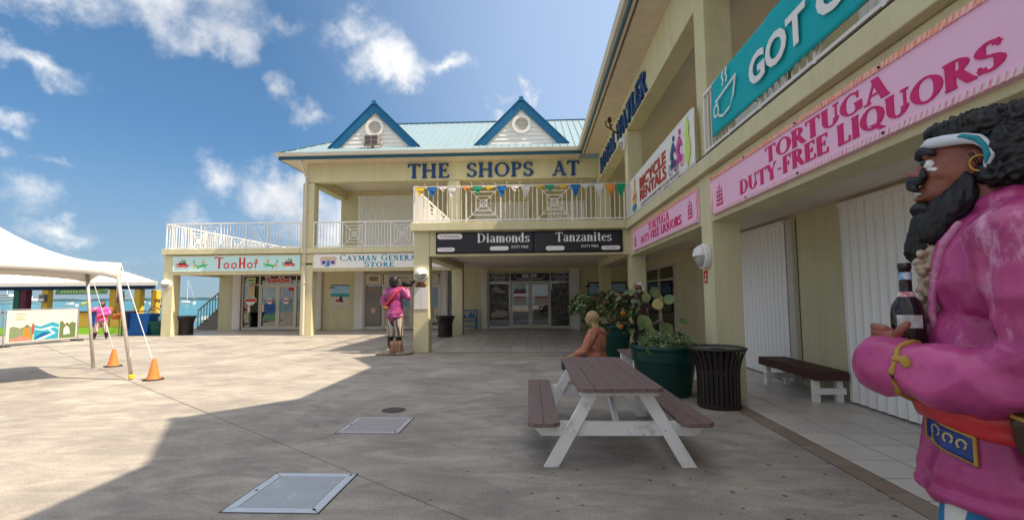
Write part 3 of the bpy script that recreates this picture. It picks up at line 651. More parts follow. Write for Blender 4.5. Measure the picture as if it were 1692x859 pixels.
gt.add([(-10.66,19.24,7.5),(-10.75,19.15,7.5),(-10.79,19.11,7.59),(-10.8,19.1,7.64),(-10.66,19.24,7.64),
        (1.97,19.24,7.5),(1.88,19.15,7.5),(1.84,19.11,7.59),(1.83,19.1,7.64),(1.97,19.24,7.64)],
       [(0,1,6,5),(1,2,7,6),(2,3,8,7),(3,4,9,8),(4,0,5,9)])
gt.add([(-10.66,19.24,7.5),(-10.75,19.15,7.5),(-10.79,19.11,7.59),(-10.8,19.1,7.64),(-10.66,19.24,7.64),
        (-10.66,28.4,7.5),(-10.75,28.4,7.5),(-10.79,28.4,7.59),(-10.8,28.4,7.64),(-10.66,28.4,7.64)],
       [(5,6,1,0),(6,7,2,1),(7,8,3,2),(8,9,4,3),(9,5,0,4)])
gt.build('gutter', CREAM, BW)
# standing seam roof, panel by panel
def zr(y): return 7.62+.6*(y-19.2)
pw = .305; x = -10.72
while x < 11:
    x1 = x+pw-.012; y0a = 19.18 + max(0, x-1.9); y0b = 19.18 + max(0, x1-1.9)
    ya = min(24.2, 19.2+(x+10.74)) if x < -8.15 else 24.2; yb = min(24.2, 19.2+(x1+10.74)) if x1 < -8.15 else 24.2
    if ya > y0a+.05 or yb > y0b+.05:
        m = MB(); ya = max(ya, y0a+.01); yb = max(yb, y0b+.01)
        P = [(x,y0a),(x1,y0b),(x1,yb),(x,ya)]
        m.add([(a,b,zr(b)) for a,b in P]+[(a,b,zr(b)-.03) for a,b in P], [(0,1,2,3),(7,6,5,4),(0,4,5,1),(1,5,6,2),(2,6,7,3),(3,7,4,0)])
        P = [(x-.012,y0a),(x+.004,y0a),(x+.004,ya),(x-.012,ya)]
        m.add([(a,b,zr(b)+.035) for a,b in P]+[(a,b,zr(b)-.03) for a,b in P], [(0,1,2,3),(7,6,5,4),(0,4,5,1),(1,5,6,2),(2,6,7,3),(3,7,4,0)])
        m.build('roof_panel', AQUA, BW)
    x += pw
m = MB(); m.add([(-10.74,19.2,7.6),(-8.14,21.8,9.17),(-8.14,26.6,9.17),(-10.74,29.2,7.6)], [(0,1,2,3)]).build('hip_roof', AQUA, BW)
MB().add([(-8.15,21.75,9.16),(-8.15,26.6,9.16),(-8.15,24.2,10.6)], [(0,1,2)]).build('gable_wall', WHITE, BW)
MB().add([(-10.74,29.2,7.6),(-8.15,26.6,9.17),(-8.15,24.2,10.62),(11,24.2,10.62),(11,29.2,7.6)], [(0,1,2,3,4)]).build('rear_roof', AQUA, BW)
MB().tube([(-10.74,19.2,7.66),(-8.15,21.79,9.2)], .035, 6).tube([(-8.15,24.2,10.65),(11,24.2,10.65)], .045, 6).build('ridge_cap', BLUETRIM2, BW)
d1 = dormer(BW, -6.8, 19.9, 'x'); dormer(BW, -.45, 19.9, 'x')
railing(BW, -9.42, -3.5, 19.95, 3.72, 4.84, 'x', boxes=((-8.15,-7.14),(-6.06,-5.08)), posts=(-7.14,))
railing(BW, -3.47, 2.62, 13.6, 3.72, 4.78, 'x', boxes=((-1.93,-.93),(.12,1.12)))
railing(BW, 13.62, 19.95, -3.47, 3.72, 4.78, 'y', boxes=((15.6,16.6),(17.6,18.6)))
shutter(BW, -8.8, -5.9, 23.44, 3.74, 6.62); shutter(BW, -2.9, -.2, 23.44, 3.74, 6.2); shutter(BW, .7, 2.6, 23.44, 3.74, 6.2)
# jewellery shopfront and store shopfront
storefront(BW, (-2.22,-1.17,.79,1.72), (.02,2.28,2.76), 23.44, door=(1,2))
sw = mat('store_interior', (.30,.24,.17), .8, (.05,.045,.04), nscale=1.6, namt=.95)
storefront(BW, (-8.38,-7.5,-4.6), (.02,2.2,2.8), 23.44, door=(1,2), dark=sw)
for a, b in ((-2.56,-2.27), (1.76,2.22)): shutter(BW, a, b, 23.36, .02, 2.84, sp=.085, name='folded_shutter', fold=60)
for a, b in ((-10.88,-10.58) if 0 else (-9.44,-9.15), (-8.78,-8.42), (-4.55,-4.28)): pass
for a, b in ((-10.86,-10.56), (-8.9,-8.42), (-4.55,-4.25)): shutter(BW, a, b, 23.36, .02, 2.9, sp=.08, name='folded_shutter', fold=60)
# downpipe
MB().tube([(-9.75,19.3,7.48),(-9.75,19.3,7.3),(-9.75,19.88,6.75),(-9.75,19.88,.05)], .055, 10).box(-9.82,-9.68,19.83,20,5.3,5.34).box(-9.82,-9.68,19.83,20,2.2,2.24).build('downpipe', CREAM, BW)

# ================================================================ single-storey terrace block on the left
TB = thing('terrace_building', 'single-storey olive shop block with a white-railed roof terrace at the left end', 'building', (-13,20,0))
column(TB, -16.05, -15.6, 20, 20.45, 0, 3.48)
MB().box(-15.6,-9.96,20.003,20.42,2.62,3.48).build('beam', STUCCO, TB, bevel=.01)
MB().box(-16.0,-15.62,20.45,23.5,2.66,3.48).build('beam', STUCCO, TB, bevel=.01)
MB().box(-16.1,-9.99,19.88,30,3.5,3.74).build('floor_edge', STUCCO, TB, bevel=.012)
MB().box(-15.6,-9.96,20.42,23.5,3.0,3.06).build('ceiling', SOFFIT, TB)
MB().box(-15.9,-14.72,23.5,23.8,0,3.0).box(-14.72,-11.6,23.5,23.8,2.79,3.0).box(-11.6,-9.9,23.5,23.8,0,3.0).box(-15.9,-15.6,23.8,30,0,3.48).build('wall', STUCCO, TB)
railing(TB, -15.95, -9.97, 19.95, 3.74, 4.86, 'x', boxes=((-14.4,-13.51),(-12.39,-11.43)))
railing(TB, 19.97, 29.9, -15.95, 3.74, 4.86, 'y', boxes=((21.4,22.4),(24.4,25.4),(27.4,28.4)))
railing(TB, -15.95, -9.97, 29.9, 3.74, 4.86, 'x', boxes=((-14.4,-13.51),(-12.39,-11.43)))
storefront(TB, (-14.6,-13.74,-11.86,-11.62), (.02,2.26,2.76), 23.44, door=(1,2))
shutter(TB, -15.1, -14.7, 23.36, .02, 2.9, sp=.1, name='folded_shutter', fold=60)

# outside stair with its railing beyond the block
ST = thing('outdoor_stair', 'concrete stair with grey metal railing climbing beyond the left shop block', 'stair', (-16.5,24,0))
STM = mat('stair_concrete', (.28,.25,.22), .85)
for i in range(12): MB().box(-17.35,-15.92,24+i*.29,24+(i+1)*.29,0,.17*(i+1)).build('step', STM, ST)
m = MB(); m.beam((-17.3,24,1.0),(-17.3,27.5,3.05), .05,.05); m.beam((-17.3,24,.12),(-17.3,27.5,2.17), .04,.04)
for i in range(17): y = 24+i*.218; m.beam((-17.3,y,.12+(y-24)*.586),(-17.3,y,1.0+(y-24)*.586), .03,.03, up=(0,1,0))
m.build('handrail', mat('rail_grey', (.18,.21,.22), .5), ST)

# ================================================================ right wing with the arcade
RW = thing('arcade_building', 'long two-storey olive wing with arcade on the right side of the plaza', 'building', (3,8,0))
YS = (13.7, 7.45, 1.2, -5.05)
for y in YS:
    column(RW, 2.75, 3.18, y, y+.46, 0, 3.47); column(RW, 2.752, 3.18, y, y+.46, 3.7, 6.36)
for a, b in ((7.91,13.7), (1.66,7.45), (-4.59,1.2)):
    MB().box(2.76,3.15,a,b,2.7,3.46).build('beam', STUCCO, RW, bevel=.01)
MB().box(2.65,9.5,-8,13.549,3.47,3.7).box(2.61,9.5,13.55,28,3.47,3.7).build('floor_edge', STUCCO, RW, bevel=.012)
MB().box(2.65,2.68,-8,13.5,3.705,3.72).build('ledge_cap', mat('ledge_brown', (.10,.07,.05), .7), RW)
MB().box(2.76,3.15,14.16,20,2.76,3.46).build('beam', STUCCO, RW, bevel=.01)
MB().box(3.15,4.65,-8,20,2.97,3.03).build('ceiling', SOFFIT, RW)
MB().box(2.754,3.15,-8,20,6.36,7.37).build('beam', STUCCO, RW, bevel=.01)
MB().box(3.15,4.65,-8,23.5,6.9,6.95).build('ceiling', SOFFIT, RW)
MB().box(4.65,4.95,-8,23.5,3.71,6.95).build('wall', STUCCO, RW)
wl = MB()
for a, b in ((15.9,15.95),(11.05,15.9),(7.3,8.62),(-8,2.9)): wl.box(4.65,4.95,a,b,0,2.97)
wl.box(4.65,4.95,8.62,11.05,2.9,2.97).box(4.65,4.95,2.9,7.3,2.9,2.97).box(4.65,4.95,15.95,20,2.66,2.97).box(4.65,4.95,20,23.5,0,2.97)
wl.build('wall', STUCCO, RW)
MB().box(2.02,2.752,-8,19.27,7.37,7.4).build('soffit', mat('soffit_cream', (.72,.62,.50), .7), RW)
MB().box(1.98,2.02,-8,19.24,7.37,7.5).build('fascia', BLUETRIM2, RW)
MB().box(2.09,2.12,-8,19.3,7.352,7.369).build('drip_strip', mat('ledge_brown', (.10,.07,.05), .7), RW)
m = MB(); q = [(1.98,7.5),(1.89,7.5),(1.85,7.59),(1.84,7.64),(1.98,7.64)]
m.add([(a,-8,b) for a,b in q]+[(a,19.2+(a-1.98)*0+.03,b) for a,b in q], [(i,(i+1)%5,(i+1)%5+5,i+5) for i in range(5)]); m.build('gutter', CREAM, RW, recalc=True)
def zx(x): return 7.62+.6*(x-1.94)
m = MB(); m.add([(1.92,-8,zx(1.92)),(6.94,-8,zx(6.94)),(6.94,24.2,zx(6.94)),(1.92,19.2,zx(1.92)),(11.94,-8,zx(1.94)),(11.94,28,zx(1.94)),(6.94,28,zx(6.94))], [(0,1,2,3),(1,4,5,6,2)]).build('roof', AQUA, RW)
for y in (11.1, 4.75, -1.6): dormer(RW, 2.64, y, 'y')
railing(RW, 7.93, 13.55, 2.7, 3.72, 4.70, 'y', boxes=((9.2,10.2),(11.3,12.3)))
railing(RW, 1.68, 7.42, 2.7, 3.72, 4.70, 'y', boxes=((5.6,6.5),(3.6,4.5)))
shutter(RW, 8.86, 11.0, 4.56, .02, 2.84, 'y'); shutter(RW, 2.95, 7.25, 4.56, .02, 2.84, 'y', sp=.17)
m = MB(); m.box(4.56,4.64,8.63,8.83,.0,2.9)
for z in (.4,.85,1.3,1.75,2.2,2.65): m.box(4.553,4.56,8.72,8.74,z,z+.02)
m.build('shutter_jamb', FRAME, RW)
for a, b in ((8.5,11.2), (3.5,6.6), (15.5,18.5)): shutter(RW, a, b, 4.58, 3.74, 6.1, 'y')
MB().box(4.9,4.96,2.5,11.5,0,3.0).build('wall', STUCCO, RW)
# dark shopfront deep in the arcade
f = MB()
for y in (15.98, 17.95, 19.95): f.box(4.6,4.7,y-.05,y+.05,0,2.66)
f.box(4.6,4.7,15.98,19.95,2.56,2.66).box(4.6,4.7,15.98,19.95,2.1,2.16).box(4.6,4.7,15.98,19.95,0,.12)
sf = f.build('shopfront', FRAME, RW)
for a, b in ((16.03,17.9),(18.0,19.9)): MB().box(4.645,4.655,a,b,.12,2.1).build('pane', GLASS, sf); MB().box(4.645,4.655,a,b,2.16,2.56).build('pane', GLASS, sf)
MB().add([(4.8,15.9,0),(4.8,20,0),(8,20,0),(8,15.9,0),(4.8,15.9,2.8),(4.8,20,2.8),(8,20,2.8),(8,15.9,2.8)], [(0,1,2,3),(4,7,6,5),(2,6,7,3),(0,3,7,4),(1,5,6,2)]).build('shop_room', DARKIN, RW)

# ================================================================ lettering on the fascias
BLUEL = mat('blue_letter_paint', (.010,.07,.24), .4, (.008,.05,.18), nscale=12)
t = thing('building_lettering', 'blue raised letters reading THE SHOPS AT on the back fascia', 'lettering', (-1.7,20,6.65), group=None)
for txt, x0, x1 in (('THE',-5.36,-3.57), ('SHOPS',-2.82,.03), ('AT',.82,1.97)):
    serif(txt, x1-x0, .62, FY(x0,20,6.66), .06, BLUEL, parent=t, th=.2, tn=.085, gap=.06, each='letter')
t = thing('building_lettering', 'blue raised letters reading ROYAL WATLER along the right wing fascia', 'lettering', (2.75,15,6.5))
for txt, y0, y1 in (('ROYAL',18.9,15.5), ('WATLER',15.15,11.15)):
    serif(txt, y0-y1, .60, FX(2.754,y0,6.42), .07, BLUEL, parent=t, th=.2, tn=.085, gap=.08, each='letter')

# ================================================================ sign boards
def board(name, label, x0, x1, z0, z1, plane, ax, m, th=.04, frame=None, group=None):
    """a flat sign board; ax 'x' faces -Y at y=plane, ax 'y' faces -X at x=plane (x0 is then the far left end)"""
    if ax == 'x': t = thing(name, label, 'sign', ((x0+x1)/2, plane, z0), group=group); F = FY(x0, plane, z0)
    else: t = thing(name, label, 'sign', (plane, (x0+x1)/2, z0), group=group); F = FX(plane, x0, z0)
    wdt = abs(x1-x0); MB().prism([(0,0),(wdt,0),(wdt,z1-z0),(0,z1-z0)], F, -th, 0).build('panel', m, t)
    if frame:
        f = MB(); b = frame[1]; h = z1-z0
        for p in ([(0,0),(wdt,0),(wdt,b),(0,b)], [(0,h-b),(wdt,h-b),(wdt,h),(0,h)], [(0,b),(b,b),(b,h-b),(0,h-b)], [(wdt-b,b),(wdt,b),(wdt,h-b),(wdt-b,h-b)]): f.prism(p, F, -.002, .012)
        f.build('frame', frame[0], t)
    return t, F, wdt, z1-z0
def S(F, x, z): return (F[0]+F[1]*x+F[2]*z, F[1], F[2], F[3])
def rag(name, w_, h_, F, m, parent, seg=(40,10), amp=.02, seed=0, d=.01):
    """hanging cloth banner with slack folds"""
    mb = MB(); nx, nz = seg; o, r, u, n_ = F; vs = []
    for j in range(nz+1):
        for i in range(nx+1):
            x = w_*i/nx; z = h_*j/nz; k = amp*noise.noise(Vector((x*1.3+seed, z*2.2, seed)))*(1 if 0 < j < nz else .4) + amp*.5*noise.noise(Vector((x*5+z*3, z*4, seed+3)))
            vs.append(o+r*x+u*z+n_*(d+abs(amp)*.6+k))
    fs = [(j*(nx+1)+i, j*(nx+1)+i+1, (j+1)*(nx+1)+i+1, (j+1)*(nx+1)+i) for j in range(nz) for i in range(nx)]
    mb.add(vs, fs); o_ = mb.build(name, m, parent, smooth=True)
    md = o_.modifiers.new('thickness', 'SOLIDIFY'); md.thickness = .004; md.offset = -1
    return o_
PINK = mat('pink_sign_vinyl', (.88,.54,.72), .45, (.85,.50,.69), nscale=1.2)
PINKE = mat('pink_rope_border', (.86,.30,.45), .4, (.95,.62,.66), nscale=18, namt=1, stretch=(1,1,.2))
ORE = mat('faded_orange_border', (.90,.36,.16), .4, (.92,.55,.40), nscale=16, namt=1)
MAG = flat('magenta_print', (.66,.018,.16), .5)
def ship(mb, x, z, s, F, d):
    # three-masted ship engraving
    mb.prism([(x-.9*s,z+.25*s),(x-.75*s,z),(x+.7*s,z),(x+.95*s,z+.32*s),(x+.2*s,z+.2*s)], F, d, d+.003)
    for k, mx_ in enumerate((-.5,0,.5)):
        H = (1.9,2.2,1.8)[k]*s; mb.prism([(x+mx_*s-.02*s,z+.2*s),(x+mx_*s+.02*s,z+.2*s),(x+mx_*s+.02*s,z+H),(x+mx_*s-.02*s,z+H)], F, d, d+.003)
        for q in range(4):
            zz = z+(.42+.4*q)*s; ww = (.26-.035*q)*s
            if zz+.3*s < z+H: 
                for e in range(5): mb.prism([(x+mx_*s-ww,zz+e*.055*s),(x+mx_*s+ww*.9,zz+e*.055*s+.01*s),(x+mx_*s+ww*.9,zz+e*.055*s+.035*s),(x+mx_*s-ww,zz+e*.055*s+.02*s)], F, d, d+.003+.0003*e)
def rope(parent, F, w_, z, m, h=.045, n=None):
    mb = MB(); n = n or int(w_/.05)
    for i in range(n):
        x = w_*i/n; s = w_/n; mb.prism([(x+s*.1,z),(x+s*.62,z),(x+s*.98,z+h),(x+s*.42,z+h)], F, .0125, .018)
    return tag(mb.build('rope_border', m, parent), kind='stuff')
LPINK = flat('pale_pink_print', (.85,.62,.70), .4)
t, F, W_, H_ = board('liquor_sign', 'large pink liquor sign with rope border on the near arcade beam', 7.32, 1.75, 2.77, 3.35, 2.715, 'y', PINK, frame=(PINKE,.05))
serif('TORTUGA', 1.95, .185, S(F,1.72,.31), .004, MAG, parent=t, th=.27, tn=.08, gap=.03, d0=.001)
serif('DUTY-FREE LIQUORS', 3.55, .185, S(F,1.0,.10), .004, MAG, parent=t, th=.27, tn=.08, gap=.03, d0=.001)
mb = MB(); ship(mb,.32,.1,.15,F,.001); mb.build('ship_print', MAG, t)
rope(t, F, W_, .003, LPINK); rope(t, F, W_, H_-.048, ORE)
m = MB()
for x in (.06,1.2,2.4,3.6,4.8):
    for z in (.03,H_-.03): disc(m, x, z, .012, .012, F, .018, .026, n=8)
m.build('screw', BLACK, t)
t, F, W_, H_ = board('liquor_sign', 'smaller pink liquor sign beyond the near column under the bicycle banner', 13.1, 7.95, 2.77, 3.35, 2.715, 'y', PINK, frame=(PINKE,.05))
serif('TORTUGA', 1.75, .185, S(F,1.75,.31), .004, MAG, parent=t, th=.27, tn=.08, gap=.03, d0=.001)
serif('DUTY-FREE LIQUORS', 3.35, .185, S(F,.95,.10), .004, MAG, parent=t, th=.27, tn=.08, gap=.03, d0=.001)
mb = MB(); ship(mb,.3,.1,.14,F,.001); ship(mb,4.78,.12,.16,F,.001); mb.build('ship_print', MAG, t)
rope(t, F, W_, .003, LPINK); rope(t, F, W_, H_-.048, ORE)

WV = mat('white_vinyl', (.80,.78,.74), .45, (.74,.72,.69), nscale=1.5)
REDP = flat('red_print', (.50,.025,.02), .4); NAVY = flat('navy_print', (.02,.05,.25), .4); MAGP = flat('bright_magenta_print', (.62,.03,.33), .4); LIME = mat('lime_print', (.50,.70,.06), .4, (.66,.82,.22), nscale=3)
YELP = flat('yellow_print', (.80,.52,.06), .4); TEALP = flat('teal_print', (.01,.26,.32), .4); BLKP = flat('black_print', (.015,.015,.02), .4); GREENP = flat('green_print', (.02,.30,.12), .4)
# bicycle banner (hangs on the railing)
t = thing('bicycle_banner', 'white BICYCLE RENTALS banner tied along the upper railing of the right wing', 'banner', (2.66,10.3,3.68))
F = FX(2.665,12.95,3.68); rag('cloth', 5.2, .95, F, WV, t, seed=2, amp=.012)
F2 = S(F,0,0); D0 = .032
sans('BICYCLE', 2.35, .27, S(F2,1.18,.50), .004, REDP, parent=t, bold=.03, d0=D0)
sans('RENTALS', 2.35, .27, S(F2,1.18,.20), .004, REDP, parent=t, bold=.03, d0=D0)
sans('A QUICK & CONVENIENT WAY TO GET AROUND', 3.1, .07, S(F2,1.25,.06), .003, BLKP, parent=t, shear=.2, d0=D0)
m = MB(); n_ = MB(); y_ = MB()
for cx, mm in ((3.98,m),(4.36,n_)):
    for dx in (-.17,.17): mm.ring((cx+dx,.27), .085, .105, F2, D0, D0+.003, 18)
    mm.prism([(cx-.17,.27),(cx-.06,.42),(cx+.1,.42),(cx+.17,.27),(cx+.13,.27),(cx,.3)], F2, D0, D0+.004)
    mm.prism([(cx-.14,.44),(cx+.0,.5),(cx+.12,.66),(cx+.04,.76),(cx-.12,.58)], F2, D0, D0+.005)
    mm.prism([(cx+.02,.66),(cx+.16,.52),(cx+.2,.55),(cx+.09,.72)], F2, D0, D0+.0055)
    disc(mm, cx+.09, .81, .05, .055, F2, D0, D0+.006); mm.prism([(cx-.1,.5),(cx+.02,.5),(cx+.06,.34),(cx,.28),(cx-.04,.4)], F2, D0, D0+.0045)
m.build('cyclist_print', NAVY, t); n_.build('cyclist_print', MAGP, t)
MB().prism([(4.72,.3),(4.85,.05),(5.02,.28),(4.98,.5),(4.93,.66),(4.98,.74),(4.86,.93),(4.8,.9),(4.78,.7),(4.68,.66),(4.78,.6)], F2, D0, D0+.003).build('island_print', LIME, t)
m = MB(); disc(m,.55,.42,.22,.17,F2,D0,D0+.003); m.prism([(.5,.5),(.62,.5),(.66,.9),(.58,.95)], F2, D0, D0+.004); m.build('parrot_print', YELP, t)
m = MB(); disc(m,.52,.17,.24,.09,F2,D0,D0+.005); m.build('parrot_print', TEALP, t)
m = MB(); m.prism([(.4,.35),(.75,.42),(.72,.5),(.38,.43)], F2, D0, D0+.006); m.build('parrot_print', MAGP, t)
# coffee banner
t = thing('coffee_banner', 'teal GOT C banner with white cup outline tied to the nearest upper railing', 'banner', (2.66,4.5,3.82))
TEAL = mat('teal_cloth', (.003,.42,.47), .7, (.004,.35,.40), nscale=2)
F = FX(2.66,6.98,3.86); o_ = rag('cloth', 4.9, .80, F, TEAL, t, seg=(70,14), seed=9, amp=.035, d=.0)
WP = flat('white_print', (.82,.82,.80), .45); D0 = .055
sans('GOT', 1.2, .36, S(F,1.31,.15), .006, WP, parent=t, bold=.035, d0=D0)
sans('C', .40, .36, S(F,2.68,.15), .006, WP, parent=t, bold=.035, d0=D0)
m = MB(); cup = [(.3,.42),(.36,.18),(.5,.13),(.72,.16),(.86,.3),(.93,.5)]
for i in range(5): m.prism([cup[i],cup[i+1],(cup[i+1][0]+.0,cup[i+1][1]+.035),(cup[i][0]+.02,cup[i][1]+.03)], F, D0, D0+.004+.0002*i)
m.prism([(.26,.41),(.95,.50),(.95,.535),(.26,.445)], F, D0, D0+.006); m.ring((.27,.3), .065, .095, F, D0, D0+.005, 14)
m.prism([(.9,.5),(.94,.5),(.86,.28),(.82,.28)], F, D0, D0+.0052)
for x in (.5,.62): m.prism([(x,.56),(x+.035,.56),(x+.06,.62),(x+.03,.68),(x+.07,.75),(x+.03,.75),(x-.01,.68),(x+.03,.62)], F, D0, D0+.004)
m.build('cup_print', WP, t)

# store sign and shop names on the left
t, F, W_, H_ = board('store_sign', 'white CAYMAN GENERAL STORE sign with blue letters left of the centre column', -9.42, -3.5, 2.83, 3.46, 19.96, 'x', WV, frame=(CREAM,.03))
CY = flat('ocean_blue_print', (.015,.27,.42), .4)
serif('Cayman General', 3.45, .27, S(F,1.17,.32), .004, CY, parent=t, th=.19, tn=.08, gap=.1, small=.8, d0=.001)
serif('Store', 1.28, .25, S(F,2.22,.05), .004, CY, parent=t, th=.19, tn=.08, gap=.1, small=.8, d0=.001)
m = MB(); m.prism([(.33,.14),(1.0,.14),(1.0,.36),(.33,.36)], F, .001, .004); m.build('house_print', flat('lilac_print', (.62,.42,.62), .4), t)
m = MB(); m.prism([(.28,.36),(1.05,.36),(.98,.5),(.36,.5)], F, .001, .005); m.build('house_print', flat('buff_print', (.62,.46,.34), .4), t)
m = MB(); m.prism([(.4,.2),(.54,.2),(.54,.32),(.4,.32)], F, .001, .006).prism([(.8,.2),(.94,.2),(.94,.32),(.8,.32)], F, .001, .006); m.build('house_print', NAVY, t)
m = MB(); m.prism([(.6,.14),(.74,.14),(.74,.34),(.6,.34)], F, .001, .0062).prism([(.45,.08),(.7,.08),(.74,.14),(.6,.14)], F, .001, .0055); m.build('house_print', CY, t)
LA = mat('pale_aqua_panel', (.52,.74,.73), .4, (.47,.70,.70), nscale=2)
t, F, W_, H_ = board('fashion_shop_sign', 'pale aqua TooHot sign with green lizards and palm logos over the far left shop', -15.6, -9.99, 2.76, 3.42, 19.96, 'x', LA, frame=(WV,.02))
RED = flat('tomato_print', (.60,.035,.03), .4)
m = MB()
# stem-shaped letters with notched ends
def bar(x0, z0, x1, z1, w0=.075):
    d = Vector((x1-x0, z1-z0)); n2 = Vector((-d.y, d.x)).normalized()*w0/2; m.prism([(x0+n2.x,z0+n2.y),(x0-n2.x,z0-n2.y),(x1-n2.x,z1-n2.y),(x1+n2.x,z1+n2.y)], F, .001, .004+.0002*len(m.f)/40)
bx = 1.9; bar(bx+.16,.12,bx+.16,.56,.09); bar(bx-.05,.6,bx+.34,.56,.05); bar(bx-.05,.6,bx-.03,.52,.03)
for cx in (2.38,2.72,3.42): m.ring((cx,.24), .075, .125, F, .001, .0045, 18); [bar(cx+.115*math.cos(a), .24+.115*math.sin(a), cx+.155*math.cos(a), .24+.155*math.sin(a), .03) for a in (.5,1.57,2.6,3.7,4.7,5.7)]
bar(2.98,.12,2.98,.58,.085); bar(3.17,.12,3.17,.58,.085); bar(2.98,.33,3.17,.33,.06); bar(3.66,.12,3.7,.48,.055); bar(3.58,.35,3.78,.35,.045); bar(3.62,.48,3.76,.48,.04)
m.build('lettering', RED, t)
GP = flat('leaf_green_print', (.05,.42,.12), .4); PE = flat('peach_print', (.80,.45,.25), .4)
for sx, x0 in ((1,1.2),(-1,4.35)):
    g_ = MB(); m = g_
    bar(x0-.3*sx,.42,x0-.12*sx,.2,.035); bar(x0-.12*sx,.2,x0+.22*sx,.26,.09); bar(x0+.22*sx,.26,x0+.34*sx,.3,.06); bar(x0-.05*sx,.22,x0-.08*sx,.1,.03); bar(x0+.14*sx,.26,x0+.28*sx,.14,.03); bar(x0+.1*sx,.28,x0+.2*sx,.42,.03); bar(x0-.3*sx,.42,x0-.22*sx,.48,.03)
    g_.build('lizard_print', GP, t); q = MB(); disc(q,x0-.22*sx,.22,.075,.075,F,.001,.003); disc(q,x0+.14*sx,.42,.075,.075,F,.001,.003); q.build('flower_print', PE, t)
for x0 in (.42,5.12):
    q = MB(); disc(q,x0,.34,.24,.25,F,.001,.003,n=22); q.build('logo_print', WV, t)
    q = MB()
    for a in (20,60,100,140,175): q.prism([(x0,.4),(x0+.2*math.cos(R(a)),.4+.17*math.sin(R(a))),(x0+.17*math.cos(R(a-18)),.38+.12*math.sin(R(a-18)))], F, .001, .0045+.0001*a)
    q.build('logo_print', flat('palm_green_print', (.01,.30,.16), .4), t)
    q = MB(); q.prism([(x0-.2,.3),(x0+.2,.3),(x0+.15,.38),(x0-.15,.38)], F, .001, .0047); q.build('logo_print', BLKP, t)
    sans('TooHot', .56, .15, S(F,x0-.28,.19), .004, RED, parent=t, bold=.05, d0=.012)

# black banner over the jewellery court
t = thing('jewellery_banner', 'black Diamonds and Tanzanites banner under the centre balcony', 'banner', (-.15,13.65,2.82))
F = FY(-2.83,13.69,2.82); BV = mat('black_vinyl', (.016,.017,.024), .32, (.03,.028,.03), nscale=.9, namt=.9)
rag('cloth', 2.85, .62, F, BV, t, seed=4, amp=.010, d=0); rag('cloth', 2.52, .63, S(F,2.85,.0), BV, t, seed=6, amp=.010, d=.002)
D0 = .022
serif('Diamonds', 1.52, .27, S(F,1.2,.31), .004, WP, parent=t, th=.2, tn=.06, gap=.04, d0=D0)
serif('Tanzanites', 1.6, .27, S(F,3.46,.31), .004, WP, parent=t, th=.2, tn=.06, gap=.04, d0=D0)
sans('DUTY FREE', .48, .07, S(F,2.2,.14), .003, WP, parent=t, bold=.01, d0=D0); sans('DUTY FREE', .48, .07, S(F,4.2,.14), .003, WP, parent=t, bold=.01, d0=D0)
q = MB(); rrect(q,.04,.78,.42,.58,F,D0,D0+.004); rrect(q,.04,.56,.06,.18,F,D0,D0+.004); rrect(q,1.57,2.12,.08,.20,F,D0,D0+.004); rrect(q,3.18,3.72,.06,.19,F,D0,D0+.004); rrect(q,4.76,5.3,.06,.18,F,D0,D0+.004)
q.build('label_patch', WP, t)
DR = flat('dull_red_print', (.45,.12,.12), .4)
serif('Caymania', .56, .085, S(F,.13,.46), .002, DR, parent=t, th=.14, tn=.06, gap=.05, d0=D0+.004, small=.75); sans('Two Jewelry', .4, .05, S(F,.1,.10), .002, DR, parent=t, d0=D0+.004); sans('Watches', .3, .05, S(F,4.88,.10), .002, DR, parent=t, d0=D0+.004)

# notices on the centre column and shop windows
t, F, W_, H_ = board('notice_board', 'white gridded notice sheet on the centre column below the round lamp', -3.46, -3.05, 1.24, 1.86, 13.685, 'x', WV, th=.015)
q = MB()
for k in range(1,8): q.prism([(0,k*.077),(W_,k*.077),(W_,k*.077+.006),(0,k*.077+.006)], F, 0, .002)
q.prism([(W_/2-.003,0),(W_/2+.003,0),(W_/2+.003,H_-.08),(W_/2-.003,H_-.08)], F, 0, .0025); q.build('ruling', flat('grey_print', (.35,.35,.36), .5), t)
t, F, W_, H_ = board('carved_plaque', 'small brown carved plaque under the lamp on the centre column', -3.41, -3.11, 1.87, 1.95, 13.68, 'x', flat('brown_plaque', (.16,.06,.03), .6), th=.02)
q = MB()
for k in range(7): disc(q, .06+.03*k, .1+.018*math.sin(k*1.2), .03, .03, F, -.01, .012)
q.build('carving', mat('terracotta', (.45,.2,.12), .6), t)
t, F, W_, H_ = board('warning_sign', 'small red notice on the near arcade column below the round lamp', 7.86, 7.70, 1.76, 1.96, 2.745, 'y', flat('signal_red', (.50,.02,.025), .4), th=.006)
q = MB(); disc(q,.08,.13,.02,.03,F,0,.002,n=10); q.prism([(.03,.06),(.13,.06),(.13,.075),(.03,.075)], F, 0, .002).prism([(.03,.03),(.13,.03),(.13,.04),(.03,.04)], F, 0, .002); q.build('print', WP, t)

